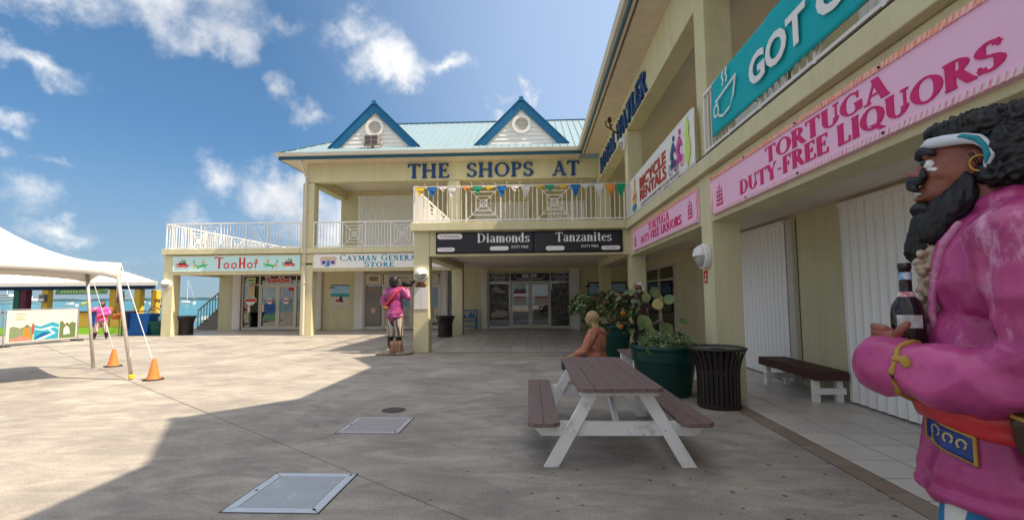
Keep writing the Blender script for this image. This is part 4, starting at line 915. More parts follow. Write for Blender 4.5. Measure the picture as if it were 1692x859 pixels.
# beach posters
def poster(label, x0, x1, z0, z1, y, seed, frame=None):
    random.seed(seed); sandc = flat('sand_print', (.62,.55,.45), .4); t, F, W_, H_ = board('beach_poster', label, x0, x1, z0, z1, y, 'x', sandc, th=.012, frame=frame)
    q = MB(); q.prism([(0,H_*.52),(W_,H_*.50),(W_,H_*.64),(0,H_*.64)], F, 0, .002); q.build('sea_print', flat('turquoise_print', (.03,.36,.42), .4), t)
    q = MB(); q.prism([(0,H_*.64),(W_,H_*.64),(W_,H_),(0,H_)], F, 0, .002); q.build('sky_print', mat('sky_print', (.25,.48,.72), .4, (.45,.62,.78), nscale=5), t)
    q = MB(); disc(q,W_*.55,H_*.44,W_*.09,H_*.06,F,0,.004); disc(q,W_*.55,H_*.52,W_*.05,H_*.035,F,0,.005); q.prism([(W_*.45,H_*.3),(W_*.7,H_*.3),(W_*.62,H_*.44),(W_*.5,H_*.44)], F, 0, .0045); q.build('figure_print', BLKP, t)
    q = MB(); q.prism([(W_*.28,H_*.32),(W_*.5,H_*.3),(W_*.52,H_*.4),(W_*.3,H_*.42)], F, 0, .0046); q.build('cloth_print', flat('crimson_print', (.4,.03,.09), .4), t)
    q = MB()
    for k in range(8): a = random.uniform(0,math.pi); c = (W_*.12,H_*.86); q.prism([c,(c[0]+.2*W_*math.cos(a),c[1]+.09*H_*math.sin(a)-.02),(c[0]+.18*W_*math.cos(a+.25),c[1]+.06*H_*math.sin(a)-.05)], F, 0, .003+.0002*k)
    q.prism([(0,H_*.95),(W_,H_*.95),(W_,H_*.985),(0,H_*.985)], F, 0, .0035); q.build('palm_print', BLKP, t)
    q = MB()
    for k in range(5): disc(q, W_*(.15+.18*k), H_*.06, W_*.03, H_*.012, F, 0, .003, n=8); disc(q, W_*random.uniform(.2,.8), H_*random.uniform(.66,.8), W_*.03, H_*.01, F, 0, .0032, n=8)
    q.build('print', BLKP, t); return t
poster('bright beach poster on the olive wall left of the store doors', -10.14, -9.22+.02, 1.0, 2.25, 23.49, 1)
poster('framed beach poster on the back wall partly behind the inner column', 2.62, 4.5, .75, 2.25, 23.49, 2, frame=(BLACK,.05))

# shop window graphics
def wsign(label, x0, x1, z0, z1, m, name='window_sign'): return board(name, label, x0, x1, z0, z1, 23.38, 'x', m, th=.006)
t, F, W_, H_ = wsign('black 60% OFF CUSTOM JEWELER panel above the jewellery doors', -1.13, .75, 2.33, 2.69, BV)
sans('60% OFF', .72, .15, S(F,.56,.18), .002, WP, parent=t, bold=.04); sans('CUSTOM JEWELER', 1.3, .085, S(F,.3,.05), .002, WP, parent=t, bold=.02)
q = MB()
for x in (.22,1.62): q.prism([(x-.08,.26),(x+.08,.26),(x+.03,.2),(x,.17),(x-.03,.2)], F, 0, .002)
q.build('gem_print', flat('silver_print', (.4,.42,.45), .4), t)
for lb, tx, x0, x1, m_ in (('dark Diamonds oval panel above the left jewellery window','Diamonds',-2.18,-1.22,BV), ('dark blue Tanzanites oval panel above the right jewellery window','Tanzanites',.84,1.68,flat('night_blue', (.01,.015,.06), .4))):
    t, F, W_, H_ = wsign(lb, x0, x1, 2.33, 2.69, m_)
    q = MB(); 
    for i in range(24):
        a, b = 2*math.pi*i/24, 2*math.pi*(i+1)/24; q.prism([(W_/2+W_*.47*math.cos(a),H_/2+H_*.44*math.sin(a)),(W_/2+W_*.455*math.cos(a),H_/2+H_*.40*math.sin(a)),(W_/2+W_*.455*math.cos(b),H_/2+H_*.40*math.sin(b)),(W_/2+W_*.47*math.cos(b),H_/2+H_*.44*math.sin(b))], F, 0, .002)
    q.build('oval_print', WP, t); serif(tx, .68, .14, S(F,(W_-.68)/2,.14), .002, WP, parent=t, th=.16, tn=.06, gap=.05); sans('FINE JEWELRY', .5, .05, S(F,(W_-.5)/2,.06), .001, WP, parent=t)
PH = mat('dark_photo_print', (.10,.085,.07), .3, (.012,.011,.012), nscale=3.5, namt=1.0, detail=3); PH2 = mat('grey_photo_print', (.16,.15,.14), .3, (.014,.013,.015), nscale=7, namt=1, detail=7)
t, F, W_, H_ = wsign('large dark GOOD GIRL photo poster in the left jewellery window', -2.14, -1.24, .45, 2.2, PH, 'window_poster')
sans('GOOD GIRL', .75, .12, S(F,.08,.78), .002, flat('grey_text', (.32,.3,.28), .4), parent=t)
q = MB(); q.prism([(.05,1.5),(.25,1.62),(.7,1.38),(.8,1.28),(.5,1.3),(.2,1.38)], F, 0, .002).prism([(0,.25),(.35,.5),(.85,.42),(.9,.2),(.5,.12),(.1,.1)], F, 0, .002); q.build('pale_print', flat('pale_photo', (.34,.29,.24), .4), t)
t, F, W_, H_ = wsign('grey GOOD GIRL photo poster in the right jewellery window', .87, 1.66, .45, 2.2, PH2, 'window_poster')
sans('GOOD GIRL', .66, .12, S(F,.06,1.55), .002, flat('grey_text', (.32,.3,.28), .4), parent=t)
for x0, lb in ((-1.01,'white notice on the left jewellery door'), (.02,'white notice on the right jewellery door')):
    t, F, W_, H_ = wsign(lb, x0, x0+.64, 1.15, 1.6, flat('notice_paper', (.52,.48,.44), .5), 'door_notice')
    q = MB(); [q.prism([(.06,.06+k*.045),(.58,.06+k*.045),(.58,.075+k*.045),(.06,.075+k*.045)], F, 0, .001) for k in range(6)]; q.build('ruling', flat('grey_print', (.35,.35,.36), .5), t)
    q = MB(); rrect(q,.05,.59,.33,.42,F,0,.001); q.build('print', DR, t)
t, F, W_, H_ = wsign('coloured mountain picture at the top of the left jewellery door', -1.01, -.37, 1.72, 2.14, flat('aqua_picture', (.12,.42,.45), .4), 'door_picture')
q = MB(); q.prism([(0,0),(.64,0),(.64,.1),(.42,.24),(.3,.14),(.15,.2),(0,.08)], F, 0, .002); q.build('print', flat('plum_print', (.25,.04,.09), .4), t)
q = MB(); [q.prism([(.05+.12*k,.25),(.1+.12*k,.25),(.12+.12*k,.42),(.06+.12*k,.42)], F, 0, .0015) for k in range(5)]; q.build('stripes', WP, t)
# store transoms
t, F, W_, H_ = wsign('cream CAYMAN GENERAL STORE panel over the store doors', -7.42, -4.7, 2.26, 2.72, flat('cream_panel', (.62,.55,.42), .4))
GRP = flat('slate_print', (.12,.13,.15), .4)
serif('Cayman General', 2.3, .15, S(F,.18,.24), .002, GRP, parent=t, th=.16, tn=.07, gap=.1, small=.8); serif('Store', .9, .14, S(F,.9,.06), .002, GRP, parent=t, th=.16, tn=.07, gap=.1, small=.8)
t, F, W_, H_ = wsign('cream panel with small house logo left of the store transom', -8.33, -7.55, 2.26, 2.72, flat('cream_panel', (.62,.55,.42), .4))
q = MB(); q.prism([(.18,.14),(.6,.14),(.6,.28),(.66,.28),(.6,.36),(.18,.36),(.12,.28),(.18,.28)], F, 0, .002); q.build('print', flat('khaki_print', (.25,.19,.12), .4), t)
t, F, W_, H_ = wsign('grey translucent film with brown crest in the left store window', -8.32, -7.56, .2, 2.12, mat('grey_film', (.22,.21,.19), .35, (.15,.145,.14), nscale=2), 'window_film')
q = MB(); q.prism([(.2,1.6),(.38,1.56),(.56,1.6),(.6,1.68),(.5,1.76),(.38,1.8),(.26,1.76),(.16,1.68)], F, 0, .002); q.build('crest', flat('khaki_print', (.25,.19,.12), .4), t)
q = MB(); [q.prism([(.03,.15+.06*k),(.73,.15+.06*k),(.73,.156+.06*k),(.03,.156+.06*k)], F, 0, .0015) for k in range(16)]; disc(q,.38,.75,.12,.12,F,0,.002); q.build('print', flat('buff_print', (.62,.46,.34), .4), t)
# left shop window letters
t = thing('window_lettering', 'red TooHot lettering with white outline over the far left doors', 'lettering', (-12.8,23.38,2.35))
F = FY(-13.45,23.39,2.36); sans('TooHot', 1.36, .33, S(F,-.03,-.03), .002, WP, parent=t, bold=.09); sans('TooHot', 1.3, .27, F, .002, RED, parent=t, bold=.045, d0=.003)
def crest(x, z, r, label):
    t = thing('window_crest', label, 'sticker', (x,23.39,z)); F = FY(x,23.39,z)
    q = MB(); disc(q,0,0,r,r,F,0,.002,n=20); rrect(q,-r*1.25,r*1.25,-r*.35,r*.35,F,0,.0025); q.build('disc', WP, t)
    q = MB(); rrect(q,-r*1.15,r*1.15,-r*.25,r*.25,F,.003,.005); q.build('name_band', RED, t)
    q = MB(); [q.prism([(0,.35*r),(r*.75*math.cos(R(a)),.3*r+r*.5*math.sin(R(a))),(r*.6*math.cos(R(a-20)),.3*r+r*.4*math.sin(R(a-20)))], F, .003, .004+.0001*a/10) for a in (20,60,100,140,175)]; q.build('palm', flat('palm_green_print', (.01,.30,.16), .4), t)
crest(-14.18,1.5,.26,'round palm sticker on the far left side window'); crest(-13.2,1.45,.15,'round palm sticker on the left TooHot door'); crest(-12.35,1.45,.15,'round palm sticker on the right TooHot door')
t, F, W_, H_ = wsign('small red notice on the right TooHot door', -12.25, -11.98, 1.95, 2.12, flat('signal_red', (.50,.02,.025), .4), 'door_notice')
t, F, W_, H_ = wsign('faded lizard sign in the far left transom window', -14.4, -13.95, 2.33, 2.64, flat('buff_panel', (.60,.48,.30), .4))
q = MB(); q.prism([(.05,.12),(.3,.1),(.42,.2),(.3,.22),(.1,.2)], F, 0, .002); q.build('lizard_print', GP, t)
t, F, W_, H_ = wsign('cream TooHot poster strip hanging in the far left side window', -14.35, -13.98, 1.66, 2.2, flat('buff_panel', (.60,.48,.30), .4), 'window_poster')

# shop goods glimpsed through the left doors
t = thing('clothes_rack', 'dark clothes rack with garments inside the far left shop', 'rack', (-12.9,24.6,0))
random.seed(12)
MB().tube([(-13.6,24.6,1.55),(-12.2,24.6,1.55)], .015, 6).tube([(-13.6,24.6,0),(-13.6,24.6,1.55)], .015, 6).tube([(-12.2,24.6,0),(-12.2,24.6,1.55)], .015, 6).build('rail', flat('steel', (.5,.5,.5), .3, metal=1), t)
for k in range(9):
    x = -13.5+.15*k; c = random.choice(((.5,.35,.05),(.35,.05,.05),(.4,.38,.35),(.05,.1,.2),(.45,.2,.12)))
    MB().box(x,x+.07,24.42,24.78,.65-.2*random.random(),1.5).build('garment', flat('garment_%d' % int(c[0]*100), c, .8), t)
t = thing('folding_table', 'white legged table with goods inside the general store', 'table', (-5.6,24.6,0))
m = MB(); m.box(-6.4,-4.8,24.3,24.9,.72,.75)
for x in (-6.2,-5.6,-5.0): m.beam((x-.15,24.4,0),(x+.15,24.4,.72), .04,.04, up=(0,1,0)); m.beam((x+.15,24.45,0),(x-.15,24.45,.72), .04,.04, up=(0,1,0))
m.build('frame', WHITE, t)
for k, (cn_, cc, ll) in enumerate((('red',(.5,.06,.05),.2),('blue',(.05,.25,.4),.12),('yellow',(.5,.4,.1),.26),('cream',(.5,.45,.4),.16))):
    tag(MB().box(-6.3+.36*k,-6.08+.36*k,24.35,24.5,.752,.8+ll).build('gift_box', flat('gift_'+cn_, cc, .6)), f'small {cn_} box on the white table inside the store', 'box', 'boxes on the store table')

# ================================================================ round bulkhead lamps
LENS = mat('frosted_lens', (.40,.40,.37), .2, (.33,.33,.31), nscale=6)
def lamp(label, loc, ax, r=.2):
    t = thing('wall_lamp', label, 'lamp', loc, group=None); sgn = 'y' if ax == 'x' else 'x'
    c = loc
    b = MB().lathe([(0,.0),(r*.98,.0),(r,.02),(r,.085),(r*.93,.105),(r*.86,.1),(r*.86,.07)], c, 36, axis=sgn).build('housing', WHITE, t, smooth=True, recalc=True)
    MB().lathe([(r*.86,.07),(r*.8,.12),(r*.6,.165),(r*.3,.19),(0,.195)], c, 30, axis=sgn).build('lens', LENS, t, smooth=True, recalc=True)
    # eyelid hood over the upper half
    h = MB(); n = 16
    vs = []; prof = [(r*.9,.09),(r*.86,.14),(r*.66,.19),(r*.33,.215),(0,.222)]
    for i in range(n+1):
        a = math.pi*i/n
        for rr, d in prof:
            x, z = rr*math.cos(a), rr*math.sin(a)
            vs.append((c[0]+x, c[1]-d, c[2]+z) if ax == 'x' else (c[0]-d, c[1]-x, c[2]+z))
    k = len(prof); h.add(vs, [(i*k+j, (i+1)*k+j, (i+1)*k+j+1, i*k+j+1) for i in range(n) for j in range(k-1)])
    o_ = h.build('hood', WHITE, t, smooth=True); s_ = o_.modifiers.new('s', 'SOLIDIFY'); s_.thickness = .012
    return t
lamp('round white wall lamp on the front of the centre column', (-3.25,13.7,2.23), 'x')
lamp('round white wall lamp on the far left column', (-15.87,20.0,2.22), 'x', .22)
lamp('round white wall lamp on the near arcade column', (2.75,7.68,2.18), 'y')
lamp('round white wall lamp on the upper column below the WATLER letters', (2.752,13.95,6.05), 'y')
# scroll bracket and floodlight
IRON = mat('rusty_iron', (.05,.025,.015), .7, (.09,.04,.02), nscale=20)
t = MB(); t.tube([(2.75,14.62,6.62),(2.6,14.6,6.6),(2.45,14.6,6.72),(2.4,14.6,6.95)], [.05,.03,.03,.02], 8).tube([(2.45,14.6,6.72),(2.3,14.6,6.8),(2.28,14.6,6.98)], .02, 6).tube([(2.45,14.75,6.75),(2.45,14.6,6.85),(2.45,14.42,6.78)], .016, 6).lathe([(0,-.1),(.06,-.06),(.07,0),(.05,.08),(0,.12)], (2.4,14.6,7.0), 10).lathe([(0,-.09),(.09,-.05),(.09,.05),(0,.09)], (2.73,14.62,6.62), 10)
tag(t.build('iron_bracket', IRON, smooth=True), 'rusty dark iron bracket between ROYAL and WATLER', 'bracket')
t = thing('floodlight', 'grey four-pane floodlight under the vent of the left gable', 'light', (-6.85,19.7,8.2))
F = FY(-7.17,19.66,8.07); q = MB().prism([(0,.0),(.60,.02),(.62,.44),(-.02,.42)], F, -.12, 0); q.beam((-7.2,19.72,8.15),(-7.2,19.85,8.1), .03,.1).beam((-6.5,19.72,8.2),(-6.45,19.88,8.12), .03,.1); q.box(-6.9,-6.8,19.75,19.9,8.02,8.1)
q.build('housing', mat('weathered_grey', (.38,.34,.30), .6, (.25,.18,.13), nscale=7), t)
for i in range(2):
    for j in range(2): MB().prism([(.04+.28*i,.04+.2*j),(.28+.28*i,.04+.2*j),(.28+.28*i,.2+.2*j),(.04+.28*i,.2+.2*j)], F, .001, .006).build('pane', flat('smoky_glass', (.10,.07,.08), .15), t)

# ================================================================ pennants along the balcony rail
BC = {'yellow': (.75,.50,.04), 'blue': (.01,.14,.42), 'white': (.70,.66,.62), 'orange': (.78,.30,.05), 'green': (.01,.33,.16)}
CL = {k: mat('pennant_'+k, v, .7, tuple(c*.8 for c in v), nscale=8) for k, v in BC.items()}
seq = [('yellow',-3.28,.5),('blue',-2.92,.6),('white',-2.6,.2),('white',-2.34,.7),('orange',-1.92,.2),('green',-1.6,.42),('yellow',-1.25,.2),('blue',-.9,.72),('white',-.52,.3),('white',-.2,.82),
       ('yellow',.2,.14),('green',.48,.32),('yellow',.86,.2),('blue',1.22,.72),('white',1.5,.22),('white',1.88,.72),('orange',2.2,.68),('green',2.5,.82)]
ORD = {}
for i, (c, x, l) in enumerate(seq):
    m = MB(); h = .46*l+.05; wd = .15; n_ = 5
    vs = [(x-wd,13.56,4.76),(x+wd,13.56,4.76),(x+wd*.6,13.53,4.76-h*.4),(x-wd*.6,13.54,4.76-h*.4),(x+wd*.3,13.55,4.76-h*.7),(x-wd*.3,13.53,4.76-h*.72),(x+.03*(i%3-1),13.54,4.76-h)]
    m.add(vs, [(0,3,2,1),(3,5,4,2),(5,6,4)]); ORD[c] = ORD.get(c, 0)+1
    nb = ('left end of the rail','far right end of the rail'); kd = ('hanging full' if l > .6 else 'partly furled' if l > .3 else 'wrapped round the rail')
    pos = ['first','second','third','fourth','fifth','sixth'][ORD[c]-1]
    o_ = tag(m.build('pennant', CL[c]), f'{pos} {c} pennant from the left on the centre balcony rail, {kd}', 'pennant', 'pennants along the balcony rail')
    s_ = o_.modifiers.new('s', 'SOLIDIFY'); s_.thickness = .004
m = MB(); pts = [(-3.45,13.56,4.79)]+[(x,13.555,4.765) for _,x,_ in seq]+[(2.62,13.56,4.79)]; m.tube(pts, .008, 5)
for _,x,_ in seq[::1]: m.tube([(x+.14,13.56,4.77),(x+.16,13.56,4.83),(x+.13,13.56,4.86)], .005, 4)
tag(m.build('pennant_string', WHITE), 'thin white string carrying the pennants on the balcony rail', 'string')

# ================================================================ ground covers
GALV = mat('galvanised_steel', (.60,.64,.70), .5, (.52,.56,.62), nscale=5, metal=.15, col3=(.42,.43,.45), n3=3)
def plate_mat():
    m = mat('checker_plate', (.44,.46,.50), .5, (.36,.38,.41), nscale=4, metal=.15, col3=(.60,.61,.62), n3=4)
    t = m.node_tree; n = t.nodes; l = t.links; p = n['Principled BSDF']; tcn = [x for x in n if x.type == 'TEX_COORD'][0]
    mp = n.new('ShaderNodeMapping'); mp.inputs['Rotation'].default_value = (0,0,R(45)); l.new(tcn.outputs['Object'], mp.inputs[0])
    v = n.new('ShaderNodeTexVoronoi'); v.inputs['Scale'].default_value = 55; v.inputs['Randomness'].default_value = 0; l.new(mp.outputs[0], v.inputs['Vector'])
    b = n.new('ShaderNodeBump'); b.inputs['Strength'].default_value = .8; b.inputs['Distance'].default_value = .004; b.invert = True; l.new(v.outputs['Distance'], b.inputs['Height']); l.new(b.outputs[0], p.inputs['Normal']); return m
CHK = plate_mat()
def hatch(label, x0, x1, y0, y1, fm, pm, b=.075):
    t = thing('access_hatch', label, 'hatch', ((x0+x1)/2,(y0+y1)/2,0)); e = .012
    m = MB(); m.box(x0-e,x1+e,y0-e,y0,-.03,.0015).box(x0-e,x1+e,y1,y1+e,-.03,.0015).box(x0-e,x0,y0,y1,-.03,.0015).box(x1,x1+e,y0,y1,-.03,.0015); m.build('surround', GROUT, t)
    for P in ([(x0,y0),(x1,y0),(x1-b,y0+b),(x0+b,y0+b)], [(x0,y1),(x1,y1),(x1-b,y1-b),(x0+b,y1-b)], [(x0,y0),(x0,y1),(x0+b,y1-b),(x0+b,y0+b)], [(x1,y0),(x1,y1),(x1-b,y1-b),(x1-b,y0+b)]):
        cx = sum(p[0] for p in P)/4; cy = sum(p[1] for p in P)/4
        P = [(p[0]+(cx-p[0])*.012, p[1]+(cy-p[1])*.03) for p in P]; MB().prism(P, FG(0,0,0), -.03, .006).build('frame_bar', fm, t, bevel=.002)
    g_ = .006; MB().box(x0+b+g_,x1-b-g_,y0+b+g_,y1-b-g_,-.03,.004).build('lid', pm, t)
    MB().box(x0+b,x1-b,y0+b,y1-b,-.034,-.004).build('recess', GROUT, t)
    m = MB()
    for x, y in ((x0+.04,(y0+y1)/2),(x1-.04,y1-.04),(x1-.05,y0+.05)): disc(m, x, y, .012, .012, FG(0,0,0), .006, .010, n=8)
    m.build('screw', BLACK, t)
hatch('larger galvanised access hatch with checker plate in the near foreground', -2.33, -1.60, 3.56, 4.34, GALV, CHK)
hatch('smaller dull access hatch beyond the near one', -2.33, -1.59, 5.61, 6.34, mat('dull_steel', (.50,.46,.47), .6, (.44,.40,.41), nscale=5, metal=.1), mat('dull_plate', (.37,.345,.355), .6, (.32,.30,.30), nscale=4, metal=.1), b=.06)
tag(MB().lathe([(0,.004),(.06,.004),(.13,.005),(.135,.0),(.165,.004),(.17,-.03)], (-1.98,6.75,0), 28).build('manhole_cover', mat('rusty_cover', (.12,.08,.07), .8, (.07,.05,.05), nscale=10), recalc=True), 'small round rusty drain cover just past the far hatch', 'manhole cover')

# ================================================================ litter bins
CANM = mat('bronze_bin_paint', (.030,.020,.017), .42, (.022,.015,.013), nscale=6, coat=.15)
def bin_(label, loc):
    t = thing('litter_bin', label, 'bin', (0,0,0), group='slatted litter bins', local=True); H = .82
    def rad(z): return .285 + .0*z + (.10*max(0,(z-.45)/.35)**2 if z > .45 else 0)
    n_ = 28
    zs = [.05,.25,.45,.55,.65,.74,.80]
    m = MB(); w2 = .023
    vs = []
    for z in zs:
        r = rad(z)
        for dr in (0,-.008):
            for s_ in (-w2, w2): vs.append((r+dr, s_, z))
    fs = []
    for i in range(len(zs)-1):
        a = i*4; fs += [(a,a+1,a+5,a+4),(a+3,a+2,a+6,a+7),(a+1,a+3,a+7,a+5),(a+2,a,a+4,a+6)]
    fs += [(0,2,3,1),(len(vs)-4,len(vs)-3,len(vs)-1,len(vs)-2)]
    m.add(vs, fs); me = m.mesh('slat', CANM)
    for k in range(n_): link('slat', me, t, rot=(0,0,2*math.pi*k/n_))
    MB().lathe([(.375,.795),(.392,.80),(.398,.815),(.392,.83),(.375,.835),(.355,.825),(.35,.80),(.375,.795)], (0,0,0), 40).build('rim', CANM, t, smooth=True)
    MB().lathe([(.277,.48),(.290,.485),(.290,.515),(.277,.52),(.277,.48)], (0,0,0), 40).build('hoop', CANM, t)
    MB().lathe([(0,.0),(.27,.0),(.295,.01),(.295,.055),(.275,.06),(0,.06)], (0,0,0), 40).build('base', CANM, t, recalc=True)
    MB().lathe([(0,.79),(.1,.785),(.12,.74),(.125,.79),(.22,.8),(.34,.795),(.345,.815),(.33,.81),(.22,.812),(.12,.805)], (0,0,0), 36).build('lid', mat('grey_lid', (.10,.10,.11), .35), t, smooth=True)
    MB().lathe([(0,.07),(.245,.07),(.25,.76)], (0,0,0), 32).build('liner', BLACK, t)
    t.location = loc; return t
b0 = bin_('dark slatted litter bin beside the near arcade column and green planter', (2.60,7.03,0))
dup(b0, (-3.55,19.05,0), .1, 'dark slatted litter bin by the inner column of the jewellery court')
dup(b0, (-15.45,20.7,0), .2, 'dark slatted litter bin beside the far left column')

# ================================================================ picnic tables and benches
def wood(name, c, **k):
    m = mat(name, c, .62, tuple(x*.72 for x in c), nscale=3, stretch=(9,1,9), bump=.25, bscale=40, detail=8, **k); return m
BROWN = wood('brown_plank_paint', (.215,.145,.132), col3=(.27,.205,.19), n3=5)
BROWND = wood('dark_plank_paint', (.085,.036,.030))
WOODW = mat('chalky_white_paint', (.88,.86,.85), .7, (.76,.74,.72), nscale=4, namt=.8, bump=.3, bscale=50, col3=(.42,.39,.37), n3=6)
def plank(m, x0, x1, y0, y1, z0, z1, c0=0, c1=0):
    """plank along y; c0/c1 clip one end corner (-1 left, 1 right)"""
    P = []
    k = .055
    P += [(x0+k,y0),(x0,y0+k)] if c0 == -1 else [(x0,y0)]
    P += [(x0,y1-k),(x0+k,y1)] if c0 == -1 else [(x0,y1)]
    P += [(x1-k,y1),(x1,y1-k)] if c0 == 1 else [(x1,y1)]
    P += [(x1,y0+k),(x1-k,y0)] if c0 == 1 else [(x1,y0)]
    return m.prism(P, FG(0,0,0), z0, z1)
def picnic(label, loc, rz):
    t = thing('picnic_table', label, 'table', (0,0,0), local=True); Lh = 1.13
    w_ = .152; n_ = 5
    for i in range(n_): x = -.39+i*.156; plank(MB(), x, x+w_, -Lh, Lh, .702, .74, c0=-1 if i == 0 else (1 if i == n_-1 else 0)).build('top_plank', BROWN, t, bevel=.004)
    for s_ in (-1, 1):
        a = .530 if s_ == 1 else -.845
        for i in range(2):
            x = a+i*.147; cc = -1 if i == 0 else 1
            plank(MB(), x, x+.143, -Lh-.02, Lh+.02, .402, .44, c0=cc).build('seat_plank', BROWN, t, bevel=.004)
    for sy in (-1, 1):
        y = sy*(Lh-.2)
        for s_ in (-1, 1):
            d = Vector((s_*.62,0,0)); m = MB(); F = FY(0, y-sy*.04*0, 0)
            m.prism([(s_*.16,.70),(s_*.29,.70),(s_*.70,0),(s_*.565,0)], FY(0,y,0), 0, .04); m.build('leg', WOODW, t, bevel=.003)
        MB().prism([(-.80,.402),(.80,.402),(.80,.36),(.72,.27),(-.72,.27),(-.80,.36)], FY(0,y+.041,0), 0, .038).build('cross_beam', WOODW, t, bevel=.003)
        MB().box(-.36,.36,y-.10,y-.042,.655,.70).build('cleat', WOODW, t, bevel=.003)
        MB().beam((0,y-sy*.05,.33),(0,sy*.25,.68), .09,.04, up=(1,0,0)).build('brace', WOODW, t)
    for sy in (-1, 1):
        for bx_ in (-.52, -.42, .42, .52): q = MB(); disc(q, bx_, .33+.02*(abs(bx_) > .5), .010, .010, FY(0, sy*(Lh-.2)-.041 if sy == -1 else sy*(Lh-.2)-.041, 0), 0, .006, n=8); q.build('bolt', GALV, t)
    for i in range(5):
        for sy in (-1, 1):
            q = MB(); [disc(q, -.36+i*.156+dx_, sy*(Lh-.16), .006, .006, FG(0,0,0), .7402, .7412, n=6) for dx_ in (0,)]; q.build('screw', BLACK, t)
    m = MB()
    for x, y in ((-.18,-.1),): m.box(x-.03,x+.03,y-.008,y+.008,.7405,.7415)
    m.build('stain', BLACK, t)
    t.location = loc; t.rotation_euler = (0,0,rz); return t
picnic('picnic table with brown plank top and chalky white legs in the foreground', (.763,5.53,0), R(.6))
def pbench(label, loc, rz, n=2, ln=1.4, wd=.3, name='bench', h=.44):
    t = thing(name, label, 'bench', (0,0,0), local=True)
    for i in range(n): x = -wd/2+i*wd/n; plank(MB(), x, x+wd/n-.006, -ln/2, ln/2, h-.04, h, c0=-1 if i == 0 else (1 if i == n-1 else 0)).build('seat_plank', BROWN, t, bevel=.004)
    for s_ in (-1, 1):
        MB().box(-wd/2+.03,wd/2-.03,s_*(ln/2-.22)-.045,s_*(ln/2-.22)+.045,.0,h-.041).build('leg', WOODW, t)
    t.location = loc; t.rotation_euler = (0,0,rz); return t
pbench('short brown bench end with white leg behind the near planter', (1.95,9.75,0), R(4))
pbench('brown bench carrying the bald seated statue behind the picnic table', (1.28,8.35,0), R(-8), ln=1.3, wd=.42)
# slatted bench by the wall
t = thing('slatted_bench', 'low dark brown slatted bench with white legs against the arcade wall', 'bench', (4.27,8.05,0))
for i in range(5): MB().box(4.04+i*.092,4.04+i*.092+.082,7.16,8.95,.43,.46).build('slat', BROWND, t, bevel=.003)
m = MB(); m.box(4.035,4.06,7.165,8.945,.33,.428); MB().box(4.47,4.495,7.165,8.945,.33,.428).build('apron', BROWND, t); m.build('apron', BROWND, t)
MB().box(4.06,4.47,7.165,7.19,.33,.428).build('apron', BROWND, t)
for y in (7.28, 8.72):
    for x in (4.06, 4.39): MB().box(x,x+.085,y,y+.085,0,.33).build('leg', WOODW, t, bevel=.003)
    MB().box(4.03,4.50,y-.03,y-.001,.12,.21).build('stretcher', WOODW, t, bevel=.003)
# blue painted bench
BLB = mat('bright_blue_paint', (.01,.16,.40), .4, (.008,.12,.32), nscale=8)
t = thing('blue_bench', 'bright blue painted bench with carved back by the wall beyond the inner column', 'bench', (-3.1,22.9,0))
m = MB(); x0, x1 = -3.75, -2.75
m.box(x0,x1,22.75,23.15,.42,.46); m.build('seat', BLB, t)
for x in (x0,x1-.05):
    MB().box(x,x+.05,22.75,22.8,0,.62).build('leg', BLB, t); MB().box(x,x+.05,23.12,23.17,0,.98).build('leg', BLB, t)
    MB().box(x,x+.05,22.8,23.12,.6,.64).build('armrest', BLB, t)
m = MB(); m.box(x0+.05,x1-.05,23.12,23.15,.90,.96).box(x0+.05,x1-.05,23.12,23.15,.56,.60); m.prism([(0,.0),(.32,0),(.28,.16),(.2,.12),(.16,.26),(.08,.14),(0,.22)], FY(x0+.12,23.13,.61), 0, .02).prism([(0,.0),(.34,0),(.36,.2),(.24,.12),(.18,.28),(.08,.12)], FY(x0+.52,23.13,.61), 0, .02)
m.build('backrest', BLB, t); MB().box(x0+.05,x1-.05,22.76,22.79,.16,.2).build('stretcher', BLB, t)

# ================================================================ planters
GRN = mat('dark_green_plastic', (.007,.055,.042), .38, (.005,.042,.034), nscale=3, coat=.1)
SOIL = mat('soil', (.05,.035,.025), .95, bump=.6, bscale=30)
def leafmat(name, c, c2): return mat(name, c, .45, c2, nscale=7, namt=.95, spec=.4)
LG = [leafmat('grape_leaf_a', (.16,.21,.08), (.10,.14,.055)), leafmat('grape_leaf_b', (.22,.25,.10), (.14,.17,.07)), leafmat('grape_leaf_c', (.09,.15,.05), (.055,.10,.035)), leafmat('grape_leaf_yellow', (.36,.27,.07), (.25,.22,.08))]
BARK = mat('pale_bark', (.27,.22,.17), .8, (.18,.14,.10), nscale=20)
def leafmesh(m, r=.08, name='leaf'):
    q = MB(); n = 9; vs = [(0,0,0)]; 
    for i in range(n): a = 2*math.pi*i/n; rr = r*(1+.1*math.sin(2*a+1))*(.86 if i == 0 else 1); vs.append((rr*math.cos(a)+r*.95, rr*math.sin(a), .10*r*math.cos(2*a)+.12*r))
    vs[0] = (r*.95,0,0); q.add(vs, [(0,i+1,(i+1)%n+1) for i in range(n)]); return q.mesh(name, m, True)
def place_leaf(parent, me, p, d, s=1, roll=0, name='leaf'):
    """leaf whose stalk end sits at p and that points along d"""
    qq = Vector(d).to_track_quat('X', 'Z'); o = link(name, me, parent, p); o.rotation_euler = (qq.to_matrix() @ Matrix.Rotation(roll, 3, 'X')).to_euler(); o.scale = (s,s,s); return o
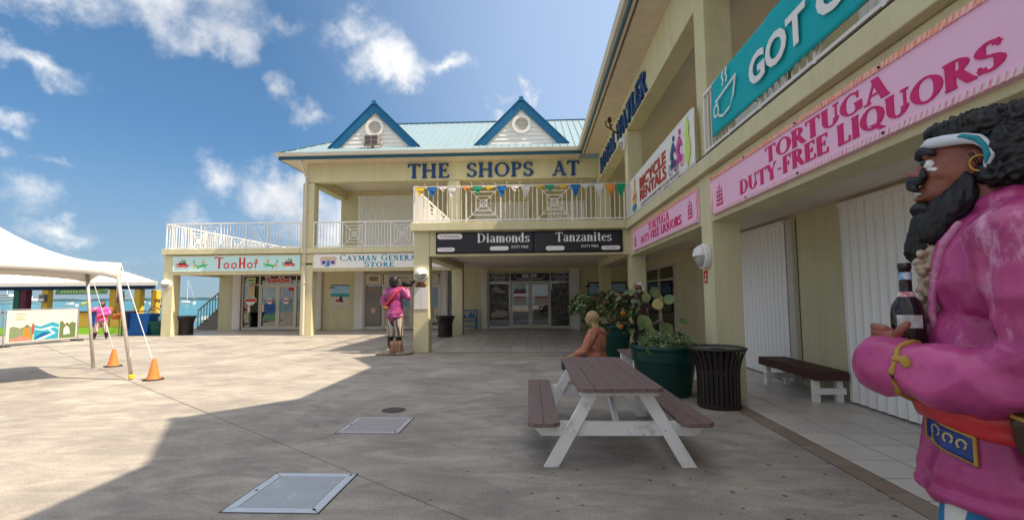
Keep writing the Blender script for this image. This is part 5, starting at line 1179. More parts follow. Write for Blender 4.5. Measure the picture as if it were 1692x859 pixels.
def bush(n, rx, ry, rz, cz, r, seed, mats, keep=None, c0=(0,0)):
    random.seed(seed); mb = MB(); k = 0
    while k < n:
        a = random.uniform(0,2*math.pi); u = random.uniform(-.35,1); q = random.uniform(.45,1.0)**.5*1.0
        s_ = math.sqrt(max(0,1-u*u)); p = Vector((rx*q*s_*math.cos(a)+c0[0], ry*q*s_*math.sin(a)+c0[1], cz+rz*q*u))
        if noise.noise(p*3.1+Vector((seed,0,0))) < -.12: k += .15; continue
        if keep and not keep(p): continue
        d = Vector((math.cos(a)+random.uniform(-.7,.7), math.sin(a)+random.uniform(-.7,.7), random.uniform(-.5,.8))).normalized()
        sz = r*random.uniform(.6,1.25); t1 = d.cross(Z_); t1 = t1.normalized() if t1.length > .1 else X_; t2 = t1.cross(d)
        ro = random.uniform(0,6.3); ax = t1*math.cos(ro)+t2*math.sin(ro); nrm = (d*.5+Vector((random.uniform(-.6,.6),random.uniform(-.6,.6),random.uniform(.2,1)))).normalized(); by = nrm.cross(ax).normalized(); bx = by.cross(nrm)
        m_ = 6; vs = [tuple(p+nrm*(-.12*sz))]+[tuple(p+bx*sz*math.cos(2*math.pi*i/m_)+by*sz*.9*math.sin(2*math.pi*i/m_)) for i in range(m_)]
        mb.add(vs, [(0,i+1,(i+1)%m_+1) for i in range(m_)], random.randrange(len(mats))); k += 1
    return mb
def pot(t, c, r, h, rim=.055):
    x, y, z = c
    MB().lathe([(0,0),(r*.70,0),(r*.73,.03),(r*.88,h*.66),(r*.90,h*.68),(r*.93,h*.69),(r*.95,h*.9),(r*.99,h*.91),(r*1.02,h*.955),(r*1.0,h),(r*.93,h),(r*.9,h*.9)], c, 48).build('pot', GRN, t, smooth=True, recalc=True).modifiers.new('e','EDGE_SPLIT').split_angle = R(35)
    MB().lathe([(0,h*.93),(r*.5,h*.94),(r*.92,h*.9)], c, 32).build('soil', SOIL, t)
t = thing('sea_grape_planter', 'big green planter of round-leaved sea grape beside the picnic table', 'planter', (2.08,7.9,0))
c = (2.08,7.9,0); pot(t, c, .545, .79)
bm_ = bush(1900, .50,.46,.20,.80, .024, 21, LG[:3]); o_ = bm_.mesh('ground_foliage', LG[:3], True); o_ = link('ground_foliage', o_, t); tag(o_, kind='stuff')
def br(pts, r=.012): o = off(t); return MB().tube(pts, [r*(1-.12*i) for i in range(len(pts))], 6).build('branch', BARK, t)
P0 = Vector((2.03,7.8,.72)) - off(t)
def twig(pts, r=.012, lv=()):
    pts = [Vector(p) for p in pts]; q = MB().tube(pts, [max(.004,r*(1-.15*i)) for i in range(len(pts))], 6); me = q.mesh('branch', BARK); link('branch', me, t)
LM = [leafmesh(m, .085) for m in LG]; random.seed(31)
def LV(x, y, z, d, s, k, roll=0): place_leaf(t, LM[k], (x,y,z), d, s, roll)
# tall stem and its leaves (local to the planter)
twig([(.02,0,.7),(.0,-.02,1.05),(-.02,-.02,1.25),(-.04,0,1.38),(-.12,0,1.52),(-.2,0,1.56)], .016)
twig([(-.02,-.02,1.2),(-.12,-.04,1.14),(-.22,-.06,1.1)], .010); twig([(.0,0,.85),(.16,-.06,.98),(.26,-.06,1.03),(.29,-.06,1.11)], .010)
twig([(-.03,-.05,.75),(-.16,-.12,.88),(-.2,-.13,.93)], .009); twig([(-.04,0,1.38),(.0,0,1.44),(.03,0,1.5)], .009)
def RL(x, y, z, ang, s, k, tx=0, tz=.15):
    """round leaf seen nearly face-on; ang is the way it points in the upright plane"""
    d = Vector((math.cos(R(ang)), 0, math.sin(R(ang)))); n_ = Vector((tx, -1, tz)).normalized(); d = (d-n_*d.dot(n_)).normalized(); y_ = n_.cross(d)
    o = link('leaf', LM[k], t, (x,y,z)); o.rotation_euler = Matrix((d, y_, n_)).transposed().to_euler(); o.scale = (s,s,s)
for x, y, z, ang, s, k, tx, tz in ((-.2,-.02,1.55,195,1.0,1,.2,.2),(-.14,0,1.55,75,1.0,0,.1,.1),(-.05,-.02,1.5,250,1.15,3,-.2,.5),(-.01,0,1.5,120,.8,1,.3,.6),(.03,0,1.52,-15,1.05,0,-.5,.2),(.03,.02,1.5,20,.9,2,.2,.5),
    (-.22,-.06,1.12,165,1.45,0,.2,.3),(-.2,-.08,1.10,200,.9,1,.5,.5),(-.2,-.13,.93,120,1.05,1,.1,.0),(.02,-.06,.92,75,1.35,0,.1,.1),(.29,-.06,1.11,70,.85,2,.1,1.2),(-.06,-.40,.82,260,1.05,1,.1,.5),
    (-.25,-.38,.80,230,1.1,2,.2,.4),(.10,-.38,.80,300,1.0,2,-.2,.6),(-.32,-.3,.86,170,.8,2,.2,.8),(.27,-.3,.84,40,.8,2,-.2,.9),(.0,-.2,.86,100,.9,2,.2,.6)): RL(x, y, z, ang, s, k, tx, tz)
for a, b in (((-.3,-.3,.78),(-.1,-.44,.84)),((-.2,-.4,.82),(.0,-.3,.76)),((-.34,-.36,.86),(-.2,-.42,.76)),((.05,-.42,.84),(.1,-.36,.74))): twig([a, b], .005)

t = thing('sea_grape_planter', 'bushy sea grape in a green planter by the corner column, orange blooms showing', 'planter', (2.06,12.75,0))
c = (2.06,12.75,0); pot(t, c, .50, .82)
LMM = LG + [leafmat('dry_leaf', (.13,.06,.03), (.09,.05,.03))]
bm_ = bush(1500, .86,.6,.50,1.22, .056, 8, LMM[:3]+[LMM[4]], keep=lambda p: p.x < .56 and p.z > .75 and (p.z < 1.75-.35*abs(p.x+.05)))
bm2 = bush(420, .30,.3,.42,1.22, .05, 15, LMM[:3], c0=(-.86,0)); bm_.add(bm2.v, bm2.f); bm_.m[-len(bm2.m):] = bm2.m
for nm, sd_, ce, cnt in (('x',3,(.25,0),200),): bm3 = bush(cnt, .3,.3,.25,.75, .05, sd_, LMM[:3], c0=ce); bm_.add(bm3.v, bm3.f)
o_ = link('foliage', bm_.mesh('foliage', LMM[:3]+[LMM[4]], True), t); tag(o_, kind='stuff')
for k in range(7):
    a = -.9+.3*k; link('branch', MB().tube([(0,0,.75),(.35*math.sin(a),-.1,1.1),(.75*math.sin(a),-.15,1.45+.2*math.cos(a))], [.018,.012,.006], 6).mesh('branch', BARK), t)
LM2 = [leafmesh(m, .075) for m in LG]
random.seed(5)
for k in range(110):
    a = random.uniform(math.pi*1.02,math.pi*1.98); x = min(.6, .86*math.cos(a)*random.uniform(.3,1.05)); z = 1.22+random.uniform(-.55,.5); y = -.5*math.sqrt(max(.05,1-(x/.95)**2))*random.uniform(.7,1.05)
    place_leaf(t, LM2[random.choice((0,0,1,1,2,2,2,3) if random.random() < .5 else (0,1,2))], (x,y,z), (math.cos(a)*.6+random.uniform(-.4,.4),-.7,random.uniform(-.5,.5)), random.uniform(.6,1.15), random.uniform(.3,1.4))
def bloom(x, y, z, s):
    q = MB()
    for i in range(7):
        a = 2*math.pi*i/7; q.add([(x,y-.02,z),(x+s*math.cos(a-.5),y-.04,z+s*math.sin(a-.5)),(x+1.15*s*math.cos(a),y,z+1.15*s*math.sin(a)),(x+s*math.cos(a+.5),y-.03,z+s*math.sin(a+.5))], [(0,1,2,3)])
    link('bloom', q.mesh('bloom', leafmat('orange_bloom', (.62,.26,.02), (.50,.15,.02)), True), t)
bloom(.15,-.62,1.14,.062); bloom(.10,-.56,.80,.055)
# chain with a board hanging by the planter
t = MB()
for k in range(14):
    x = 2.35+.035*k; z = .62-.16*math.sin(math.pi*k/13)+(.02 if k%2 else 0); t.ring((0,0), .012, .026, (Vector((x,12.1,z)), X_ if k%2 else Y_, Z_, Y_ if k%2 else X_), -.006, .006, 8)
tag(t.build('chain', IRON), 'heavy dark chain looped against the far green planter', 'chain')

# ================================================================ marquee tent
TENT = mat('tent_fabric', (.80,.77,.73), .6, (.74,.71,.67), nscale=1.5, bump=.1, bscale=6)
t = thing('marquee_tent', 'white peaked marquee tent on slim metal poles at the left edge', 'tent', (-9.8,8.9,0))
A = Vector((-8.28,9.2,0)); Bc = Vector((-10.4,10.72,0)); e1 = (Bc-A); e2 = Vector((-e1.y, e1.x, 0)); e2 = -e2 if e2.y > 0 else e2; 
e2 = e2.normalized()*3.5; corners = [A, Bc, Bc+e2, A+e2]; ctr = sum(corners, Vector())/4
ze, zt, zp = 1.97, 2.31, 3.14
m = MB(); n_ = 12; rows = 9
edge = []
for i in range(4):
    a, b = corners[i], corners[(i+1)%4]
    for k in range(n_): edge.append(a.lerp(b, k/n_))
k_ = len(edge); vs = []
for j in range(rows+1):
    u = j/rows
    for p in edge:
        q = p.lerp(ctr, u); z = zt + (zp-zt)*(u**1.75)*.95 + .03*math.sin(math.pi*u)*0; vs.append((q.x,q.y,z-(.05*math.sin(math.pi*u))))
m.add(vs, [(j*k_+i, j*k_+(i+1)%k_, (j+1)*k_+(i+1)%k_, (j+1)*k_+i) for j in range(rows) for i in range(k_)])
cn = m.build('canopy', TENT, t, smooth=True, recalc=True); s_ = cn.modifiers.new('s','SOLIDIFY'); s_.thickness = .01
m = MB(); vs = []
for idx, p in enumerate(edge+[edge[0]]):
    f_ = (idx % n_)/n_; arch = math.sin(math.pi*f_)**.6 if 0 < f_ < 1 else 0; zb = ze + .16*arch; o_ = (p-ctr).normalized()*.02
    vs += [(p.x+o_.x*0, p.y+o_.y*0, zt+.0), (p.x+o_.x*(1+math.sin(idx)*.5), p.y+o_.y, zb)]
m.add(vs, [(2*i, 2*i+1, 2*i+3, 2*i+2) for i in range(k_)]); vl = m.build('valance', TENT, t, smooth=True); s_ = vl.modifiers.new('s','SOLIDIFY'); s_.thickness = .006
POLE = mat('tent_pole', (.58,.52,.48), .4, (.45,.38,.34), nscale=12, metal=.3)
feet = [Vector((-7.93,9.2,0)), Vector((-10.15,10.7,0)), Bc+e2, A+e2]
for p, q in zip(corners, feet):
    pp = MB().tube([q+Vector((0,0,.02)), p.lerp(ctr,.03)+Vector((0,0,zt-.05))], .034, 10).build('pole', POLE, t, smooth=True); MB().tube([q+Vector((-.05,0,.6)), q+Vector((-.055,0,.0))], .008, 5).build('strap', WV, pp)
    MB().box(q.x-.07,q.x+.07,q.y-.07,q.y+.07,0.001,.012).build('foot', POLE, pp)
m = MB()
for i in range(4): m.tube([corners[i].lerp(ctr,.03)+Vector((0,0,zt-.06)), corners[(i+1)%4].lerp(ctr,.03)+Vector((0,0,zt-.06))], .018, 8)
m.tube([ctr+Vector((0,0,2.35)), ctr+Vector((0,0,zp))], .02, 8)
for i in range(2): m.tube([corners[i]+Vector((0,0,zt-.05)), corners[i+2]+Vector((0,0,zt-.05))], .008, 5)
m.build('frame', POLE, t)
MB().lathe([(0,-.03),(.05,-.03),(.055,.03),(.036,.05)], (-7.93,9.2,.06), 12).build('tape', flat('yellow_tape', (.75,.55,.03), .5), t)
for lb, pts in (('thin guy rope from the near tent corner down to the near cone', [corners[0]+Vector((0,0,zt)), (-7.53,9.2,.42), (-7.5,9.2,.02)]), ('thin guy rope hanging from the far tent corner to the far cone', [corners[1]+Vector((0,0,zt)), (-9.99,11.03,.42), (-9.98,11.04,.02)])):
    tag(MB().tube(pts, .007, 5).build('guy_rope', WV), lb, 'rope')
# traffic cones
OR = mat('cone_orange', (.80,.22,.05), .5, (.72,.18,.04), nscale=6, col3=(.55,.2,.08), n3=5)
def cone(label, loc):
    t = thing('traffic_cone', label, 'cone', (0,0,0), group='orange traffic cones', local=True)
    MB().lathe([(.135,.025),(.10,.12),(.04,.43),(.034,.45),(.025,.45),(.03,.42)], (0,0,0), 24).build('body', OR, t, smooth=True, recalc=True)
    MB().prism([(.19*math.cos(math.pi*k/4+.39)*1.05,.19*math.sin(math.pi*k/4+.39)*1.05) for k in range(8)], FG(0,0,0), .001, .028).build('base', mat('black_rubber', (.05,.045,.042), .8), t, bevel=.005)
    t.location = loc; t.scale = (.92,.92,.92); return t
c0 = cone('nearer orange traffic cone beside the near tent pole', (-7.48,9.2,0)); dup(c0, (-9.98,11.04,0), .3, 'farther orange traffic cone beside the back tent pole')

# ================================================================ quayside bar and things along the water
YW = mat('yellow_post_paint', (.72,.50,.06), .5, (.62,.42,.05), nscale=4); LGR = mat('lime_paint', (.28,.60,.04), .5, (.24,.52,.035), nscale=3)
COB = mat('cobalt_paint', (.01,.12,.42), .5, (.01,.09,.32), nscale=3); TERR = mat('white_sheet_roof', (.78,.72,.66), .5, (.72,.66,.60), nscale=1)
t = thing('beach_bar', 'open quayside bar with white hipped roof, yellow posts and lime base', 'bar', (-22,23,0))
x0, x1, y0, y1 = -33, -17.95, 22, 27; ez = 2.42; rg = 3.1
rf = MB(); Q = [(x0,y0,ez),(x1,y0,ez),(x1-3.9,y1,ez),(x0,y1,ez)]; Rg = [(x0+3.5,24.5,rg),(-21.9,24.5,rg)]
rf.add(Q+Rg, [(0,1,5,4),(1,2,5),(2,3,4,5),(3,0,4)]).build('roof', TERR, t)
for k in range(18): m = MB(); x = x1-.1-k*.75; u = min(1, (x1-x)/3.95) ; yy = y0+2.5*u; zz = ez+(rg-ez)*u; m.beam((x,y0,ez+.03),(x,yy,zz+.03), .03,.05); m.build('roof_seam', flat('seam_grey', (.5,.46,.43), .5), t)
MB().box(x0,x1,y0,y0+.05,ez-.16,ez+.0).build('fascia', TERR, t)
MB().box(x0+.2,x1-.5,y0+.4,y0+.55,ez-.34,ez-.165).build('beam', mat('navy_paint', (.01,.03,.09), .5), t)
for x, y, m_ in ((-19.2,22.5,YW),(-20.45,22.5,YW),(-21.0,23.2,YW),(-20.0,24.5,YW),(-23.9,22.5,YW),(-25.0,22.5,mat('maroon_post', (.12,.02,.05), .6)),(-25.35,22.5,mat('green_post', (.02,.12,.06), .6)),(-28,22.5,YW)):
    MB().box(x-.15,x+.15,y-.15,y+.15,.02,ez-.341).build('post', m_, t, bevel=.02)
MB().box(-33,-17.9,21.3,21.5,.001,.32).build('base_wall', LGR, t)
for xa, xb, m_ in ((-24.4,-22.6,LGR),(-21.35,-20.6,YW),(-20.5,-19.9,COB),(-19.6,-19.0,YW),(-19.0,-18.4,COB)):
    MB().box(xa,xb,21.38,21.5,.321,1.0).build('counter_panel', m_, t)
MB().box(-33,-18.2,21.2,21.8,1.001,1.05).build('counter_top', mat('maroon_counter', (.08,.015,.02), .5), t)
t = thing('green_beam_sign', 'green carved sign beam hanging under the bar roof', 'sign', (-21.4,22.1,1.95))
GR2 = mat('weathered_green', (.12,.22,.09), .7, (.07,.14,.05), nscale=9, namt=1)
F = FY(-22.9,21.9,1.86); MB().prism([(0,0),(.06,-.02),(2.5,.0),(2.6,.05),(2.6,.2),(2.5,.24),(.05,.2)], F, -.05, 0).build('panel', GR2, t)
random.seed(8); q = MB()
for k in range(13): x = .3+.15*k; q.prism([(x,.05),(x+.09,.06),(x+.1,.14),(x+.02,.16)], F, 0, .01)
q.build('carving', flat('pale_green', (.25,.38,.18), .6), t)
t = thing('speaker_box', 'small dark box lamp fixed to the bar post', 'box', (-23.9,22.2,1.7)); MB().box(-24.0,-23.72,22.18,22.34,1.5,1.85).build('body', flat('grey_box', (.15,.15,.15), .5), t); MB().box(-23.98,-23.74,22.17,22.18,1.55,1.66).build('lens', WV, t)
t = thing('blue_container', 'cobalt blue slanted kiosk end beside the green tub', 'kiosk', (-17.3,20.2,0)); MB().prism([(0,0),(.9,0),(1.02,.95),(.1,.95),(.02,.5)], FY(-18.0,20.5,.001), -.6, 0).build('body', COB, t, bevel=.01); MB().box(-18.03,-17.9,20.45,20.499,.3,1.0).build('post', flat('dark_blue_post', (.01,.03,.1), .5), t)
# green tub with a bare plant
t = thing('tub_planter', 'green tub with pale bare branches left of the far column', 'planter', (-16.75,20.9,0))
MB().lathe([(0,0),(.38,0),(.5,.5),(.56,.52),(.56,.62),(.52,.62),(.48,.55),(0,.55)], (-16.85,21.0,.0), 30).build('tub', mat('tub_green', (.01,.10,.075), .45), t, smooth=False, recalc=True)
PB = flat('pale_branch', (.55,.5,.45), .7); random.seed(17)
for k in range(7):
    a = -1.3+.42*k; p = [(-16.85,21,.55),(-16.85+.35*math.sin(a),21,.8),(-16.85+.62*math.sin(a),21-.05,1.15+.12*math.cos(a*2)),(-16.85+.5*math.sin(a)+.1,21,1.5)]
    b_ = MB().tube(p, [.022,.018,.012,.006], 6).build('branch', PB, t)
    for q_ in p[2:]:
        q = MB()
        for j in range(3): c = Vector(q_)+Vector((random.uniform(-.1,.1),random.uniform(-.1,.1),random.uniform(-.08,.08))); q.add([tuple(c),tuple(c+Vector((.07,.02,.05))),tuple(c+Vector((.1,0,-.03))),tuple(c+Vector((.03,.0,-.06)))], [(0,1,2,3)])
        q.build('leaf', flat('red_leaf', (.32,.06,.04), .6), b_)
t = thing('hanging_pot', 'orange pot of speckled leaves hanging before the yellow bar post', 'planter', (-18.1,20.0,1.1))
MB().lathe([(0,.0),(.12,.02),(.2,.16),(.21,.22),(.17,.22),(0,.2)], (-18.1,20.0,.72), 18).build('pot', mat('orange_pot', (.62,.18,.05), .6), t, recalc=True)
random.seed(3)
for k in range(26):
    p = Vector((-18.1+random.uniform(-.3,.3), 20+random.uniform(-.15,.15), .95+random.uniform(-.02,.6)*random.random())); q = MB(); q.add([tuple(p+Vector((random.uniform(-.09,.09),random.uniform(-.05,.05),random.uniform(-.09,.09)))) for _ in range(4)], [(0,1,2,3)]); q.build('leaf', (BLACK, flat('ochre_leaf', (.55,.28,.04), .6), flat('orange_leaf', (.55,.12,.03), .6))[k%3], t)
MB().tube([(-18.1,20,1.3),(-18.1,20.0,2.35)], .006, 4).build('cord', WV, t)
tag(MB().tube([(-17.7,19.9,1.95),(-17.7,19.9,0.01)], .03, 8).tube([(-17.85,19.9,1.75),(-17.55,19.9,1.75)], .012, 6).build('slim_post', flat('dark_post', (.03,.05,.04), .6)), 'slim dark post standing left of the far left column', 'post')
tag(MB().box(-18.05,-17.82,19.95,20.1,1.45,1.75).tube([(-17.93,20.02,1.45),(-17.93,20.02,0)], .02, 6).build('signal_box', flat('rust_box', (.14,.06,.05), .6)), 'small rusty box on a post by the bar roof corner', 'box')
# printed fence
FEN = mat('fence_steel', (.40,.40,.40), .4, (.3,.3,.3), nscale=8, metal=.4)
def fpanel(label, a, b, h, printed):
    a = Vector(a); b = Vector(b); r = (b-a).normalized(); n_ = r.cross(Z_); n_ = n_ if n_.y < 0 else -n_; W = (b-a).length; F = (a, r, Z_, n_)
    t = thing('barrier_panel', label, 'barrier', a)
    m = MB()
    for x in (0, W): m.tube([a+r*x+Z_*.0, a+r*x+Z_*h], .022, 8)
    for z in (.1, h-.01): m.tube([a+Z_*z, a+r*W+Z_*z], .014, 6)
    m.build('frame', FEN, t)
    for x in (0, W): q = MB(); p = a+r*x; q.beam(p-n_*.25+Z_*.03, p+n_*.25+Z_*.03, .12,.055); q.build('foot', flat('dark_foot', (.06,.06,.06), .8), t)
    if printed:
        MB().prism([(.05,.12),(W-.05,.12),(W-.05,h-.04),(.05,h-.04)], F, .02, .026).build('print_panel', mat('sandy_banner', (.72,.60,.52), .5, (.66,.53,.46), nscale=3), t)
        L_ = printed
        def P(name, pts, c, d): MB().prism([(p[0]*W, p[1]*h) for p in pts], F, .0262, .0262+d).build(name, flat('banner_%s' % name, c, .5), t)
        P('hill_print', [(.06,.12),(.36,.12),(.36,.48),(.28,.56),(.2,.48),(.1,.54),(.06,.5)], (.20,.24,.13), .001)
        P('sea_panel_print', [(.37,.12),(.71,.12),(.71,.55),(.62,.62),(.45,.50),(.37,.56)], (.03,.30,.40), .001)
        P('tree_print', [(.72,.12),(.96,.12),(.96,.55),(.9,.6),(.82,.48),(.75,.64),(.72,.6)], (.12,.17,.07), .001)
        P('foam_print', [(.38,.42),(.50,.38),(.64,.46),(.71,.40),(.71,.44),(.6,.50),(.48,.43),(.38,.46)], (.55,.62,.6), .002)
        P('pier_print', [(.40,.14),(.62,.30),(.52,.46),(.55,.46),(.67,.29),(.50,.14)], (.5,.62,.66), .0025)
        P('deep_water_print', [(.38,.2),(.5,.34),(.6,.3),(.42,.15)], (.01,.10,.28), .0022)
        P('orange_dress_print', [(.23,.2),(.33,.2),(.31,.42),(.28,.52),(.24,.42)], (.70,.20,.03), .002)
        P('head_print', [(.26,.5),(.29,.5),(.295,.56),(.26,.56)], (.16,.07,.03), .0022)
        P('coral_print', [(.07,.13),(.34,.13),(.33,.2),(.24,.22),(.2,.28),(.15,.2),(.08,.2)], (.62,.20,.16), .0024)
        P('white_shirt_print', [(.78,.22),(.88,.24),(.86,.42),(.82,.5),(.78,.4)], (.55,.55,.55), .002)
        P('head_print', [(.81,.49),(.845,.49),(.845,.57),(.81,.57)], (.05,.03,.02), .0022)
        P('yellow_print', [(.34,.3),(.37,.3),(.37,.6),(.34,.58)], (.5,.06,.04), .0026)
        if L_ == 2:
            q = MB()
            for k, (xa, xb) in enumerate(((.12,.26),(.14,.24),(.13,.25))): z = .84-.07*k; [q.prism([((xa+.02*j)*W, z*h),((xa+.012+.02*j)*W, z*h),((xa+.012+.02*j)*W, (z+.045)*h),((xa+.02*j)*W, (z+.045)*h)], F, .0262, .0275) for j in range(int((xb-xa)/.02))]
            q.build('scrawl_print', flat('rust_print', (.60,.28,.16), .5), t)
    else:
        MB().prism([(.05,.12),(W-.05,.12),(W-.05,h-.04),(.05,h-.04)], F, .02, .026).build('print_panel', flat('blue_banner', (.03,.10,.38), .5), t)
        MB().prism([(.05,.12),(W-.05,.12),(W-.05,h*.4),(.05,h*.5)], F, .0262, .028).build('beach_print', flat('green_banner', (.10,.28,.16), .5), t)
fpanel('steel barrier with a sandy beach scene print before the bar', (-18.05,15.6,0), (-17.75,17.95,0), 1.27, 2)
fpanel('steel barrier with blue print at the far left edge', (-18.3,13.2,0), (-18.1,15.5,0), 1.27, 0)

# ================================================================ boats
def hull(m, c, L_, B_, H_, mi=0, rake=.12):
    x, y, z = c; n_ = 14
    for s_ in (0,1):
        vs = []
    vs = []
    for i in range(n_+1):
        u = i/n_; wv_ = B_*math.sin(math.pi*min(1,u*.62+.0))**.7 if u < .999 else .02; sx = x-L_/2+L_*u
        hh = H_*(1+.25*u*u)
        vs += [(sx+rake*L_*u*u*.3, y-wv_/2, z+hh),(sx, y-wv_*.36, z),(sx, y+wv_*.36, z),(sx+rake*L_*u*u*.3, y+wv_/2, z+hh)]
    fs = []
    for i in range(n_):
        a = i*4; fs += [(a,a+1,a+5,a+4),(a+1,a+2,a+6,a+5),(a+2,a+3,a+7,a+6),(a+3,a,a+4,a+7)]
    fs += [(0,3,2,1), (n_*4,n_*4+1,n_*4+2,n_*4+3)]; return m.add(vs, fs, mi)
BOATW = flat('boat_white', (.80,.80,.80), .35); SAILG = flat('mast_grey', (.7,.7,.68), .4)
def at(px, D):  # bearing of a distant thing, degrees left of +Y
    return Vector((D*math.tan(R(px)), D, -1.5))
p = at(-36.8, 285); t = thing('sailing_yacht', 'white sailing yacht with bare mast seen through the left opening', 'yacht', p)
hull(MB(), (p.x,p.y,-1.45), 11.5, 3.2, 1.25).build('hull', BOATW, t, recalc=True); MB().box(p.x-2.5,p.x+1.8,p.y-.9,p.y+.9,-.15,.55).build('cabin', BOATW, t, bevel=.15)
MB().tube([(p.x+.5,p.y,-.2),(p.x+.5,p.y,13.5)], .11, 6).build('mast', SAILG, t); MB().tube([(p.x+.5,p.y,1.2),(p.x-4.2,p.y,1.1)], .12, 6).build('boom', SAILG, t)
m = MB(); m.tube([(p.x+.5,p.y,13.4),(p.x+6,p.y,.0)], .05, 4).tube([(p.x+.5,p.y,13.4),(p.x-5.6,p.y,.0)], .04, 4); m.build('stay', SAILG, t)
p = at(-35.0, 60); t = thing('small_boat', 'small white moored boat beyond the outdoor stair', 'boat', p); hull(MB(), (p.x,p.y,-1.45), 3.6, 1.3, .45).build('hull', BOATW, t, recalc=True); MB().box(p.x-.6,p.x+.4,p.y-.35,p.y+.35,-1.0,-.6).build('cabin', BOATW, t)
p = at(-48.5, 400); t = thing('cruise_boat', 'long white multi-deck cruise boat moored beyond the bar', 'ship', p)
hull(MB(), (p.x,p.y,-1.4), 52, 9, 2.6, rake=.1).build('hull', BOATW, t, recalc=True)
for k, (a, b, z) in enumerate(((-21,15,1.2),(-18,10,3.4),(-15,-4,5.4))): 
    MB().box(p.x+a,p.x+b,p.y-3.5,p.y+3.5,z,z+1.9).build('deck', BOATW, t)
    MB().box(p.x+a+1,p.x+b-1,p.y-3.55,p.y-3.5,z+.6,z+1.4).build('window_band', flat('dark_windows', (.05,.07,.09), .2), t)
MB().tube([(p.x-10,p.y,7),(p.x-10,p.y,11)], .25, 6).build('mast', SAILG, t)
p = at(-40.2, 300); t = thing('sailing_yacht', 'distant white yacht left of the far column', 'yacht', p); hull(MB(), (p.x,p.y,-1.45), 11, 3, 1.0).build('hull', BOATW, t, recalc=True); MB().tube([(p.x,p.y,-.5),(p.x,p.y,11)], .12, 6).build('mast', SAILG, t); MB().box(p.x-2,p.x+1,p.y-.8,p.y+.8,-.4,.4).build('cabin', BOATW, t)
p = at(-45.2, 230); t = thing('motor_boat', 'small white motor boat right of the cruise boat', 'boat', p); hull(MB(), (p.x,p.y,-1.45), 7, 2.4, .9).build('hull', BOATW, t, recalc=True); MB().box(p.x-1.8,p.x+.6,p.y-.8,p.y+.8,-.6,.5).build('cabin', BOATW, t)

# ================================================================ painted pirate statues
SKIN = mat('painted_brown_skin', (.30,.095,.060), .36, (.18,.055,.035), nscale=9, namt=.9, coat=.25)
HAIRM = mat('painted_black_hair', (.018,.017,.020), .48, (.008,.008,.009), nscale=30, coat=.1)
def coatmat(name, c, c2, c3, n3=3.2, stretch=(1,1,1)):
    return mat(name, c, .28, c2, nscale=3.0, namt=.95, coat=.18, col3=c3, n3=n3, stretch=stretch)
COATP = coatmat('weathered_magenta_paint', (.56,.09,.28), (.32,.03,.13), (.78,.48,.64), n3=5.5, stretch=(1,1,.45))
SASH = mat('red_sash_paint', (.62,.035,.045), .36, (.44,.02,.03), nscale=7, coat=.2, col3=(.60,.12,.14), n3=6)
GOLD = mat('gold_paint', (.50,.30,.06), .45, (.36,.20,.05), nscale=14)
LEATH = mat('brown_leather_paint', (.060,.032,.014), .4, (.035,.018,.009), nscale=8, coat=.2)
CREAMR = mat('cream_ruffle_paint', (.58,.46,.34), .5, (.42,.32,.22), nscale=12)
EYEW = flat('eye_white', (.78,.78,.76), .25)
def stripes(name, a, b, sc_, rot=0, duty=.5, c3=None):
    m = mat(name, a, .45, tuple(x*.85 for x in a), nscale=8); t = m.node_tree; n = t.nodes; l = t.links; p = n['Principled BSDF']; last = p.inputs['Base Color'].links[0].from_socket
    tcn = [x for x in n if x.type == 'TEX_COORD'][0]; w_ = n.new('ShaderNodeTexWave'); w_.bands_direction = 'DIAGONAL' if rot else 'Y'; w_.inputs['Scale'].default_value = sc_; w_.inputs['Distortion'].default_value = 1.0; w_.inputs['Detail Scale'].default_value = 2
    mp = n.new('ShaderNodeMapping'); mp.inputs['Scale'].default_value = (1,1,0); l.new(tcn.outputs['Object'], mp.inputs[0]); l.new(mp.outputs[0], w_.inputs['Vector'])
    r = n.new('ShaderNodeValToRGB'); r.color_ramp.elements[0].position = duty; r.color_ramp.elements[1].position = duty+.06; l.new(w_.outputs[0], r.inputs[0])
    mxn = n.new('ShaderNodeMixRGB'); mxn.inputs[2].default_value = (*b, 1); l.new(last, mxn.inputs[1]); l.new(r.outputs[0], mxn.inputs[0]); l.new(mxn.outputs[0], p.inputs['Base Color']); return m
STRB = stripes('blue_white_stripes', (.66,.64,.60), (.02,.16,.36), 5.0)
STRW = stripes('dark_cream_stripes', (.52,.46,.38), (.07,.045,.05), 6.5, rot=1)
STRR = stripes('red_cream_stripes', (.60,.50,.44), (.30,.10,.10), 6.5, rot=1)
def V(*a): return Vector(a)
def chain(pts, rs):
    return [('c', Vector(pts[i]), Vector(pts[i+1]), rs[i], rs[i+1]) for i in range(len(pts)-1)]
def decal(parent, name, m, body, pts, y0, offd=.004, th=.006, axis=V(0,-1,0), seg=8):
    """a quad patch (four corners as (x,z)) pressed onto the body surface from the side"""
    dg = bpy.context.evaluated_depsgraph_get(); bv = BVHTree.FromPolygons([v.co[:] for v in body.data.vertices], [tuple(p.vertices) for p in body.data.polygons])
    A_0, B_0, C_0, D_0 = [Vector((p[0], y0, p[1])) for p in pts]; vs = []
    for j in range(seg+1):
        for i in range(seg+1):
            q = A_0.lerp(B_0, i/seg).lerp(D_0.lerp(C_0, i/seg), j/seg); h = bv.ray_cast(q, axis); p = h[0] if h[0] else q+axis*.3; vs.append(p-axis*offd)
    mb = MB().add(vs, [(j*(seg+1)+i, j*(seg+1)+i+1, (j+1)*(seg+1)+i+1, (j+1)*(seg+1)+i) for i in range(seg) for j in range(seg)])
    o = link(name, mb.mesh(name, m, True), parent); s_ = o.modifiers.new('s', 'SOLIDIFY'); s_.thickness = th; s_.offset = 0; return o

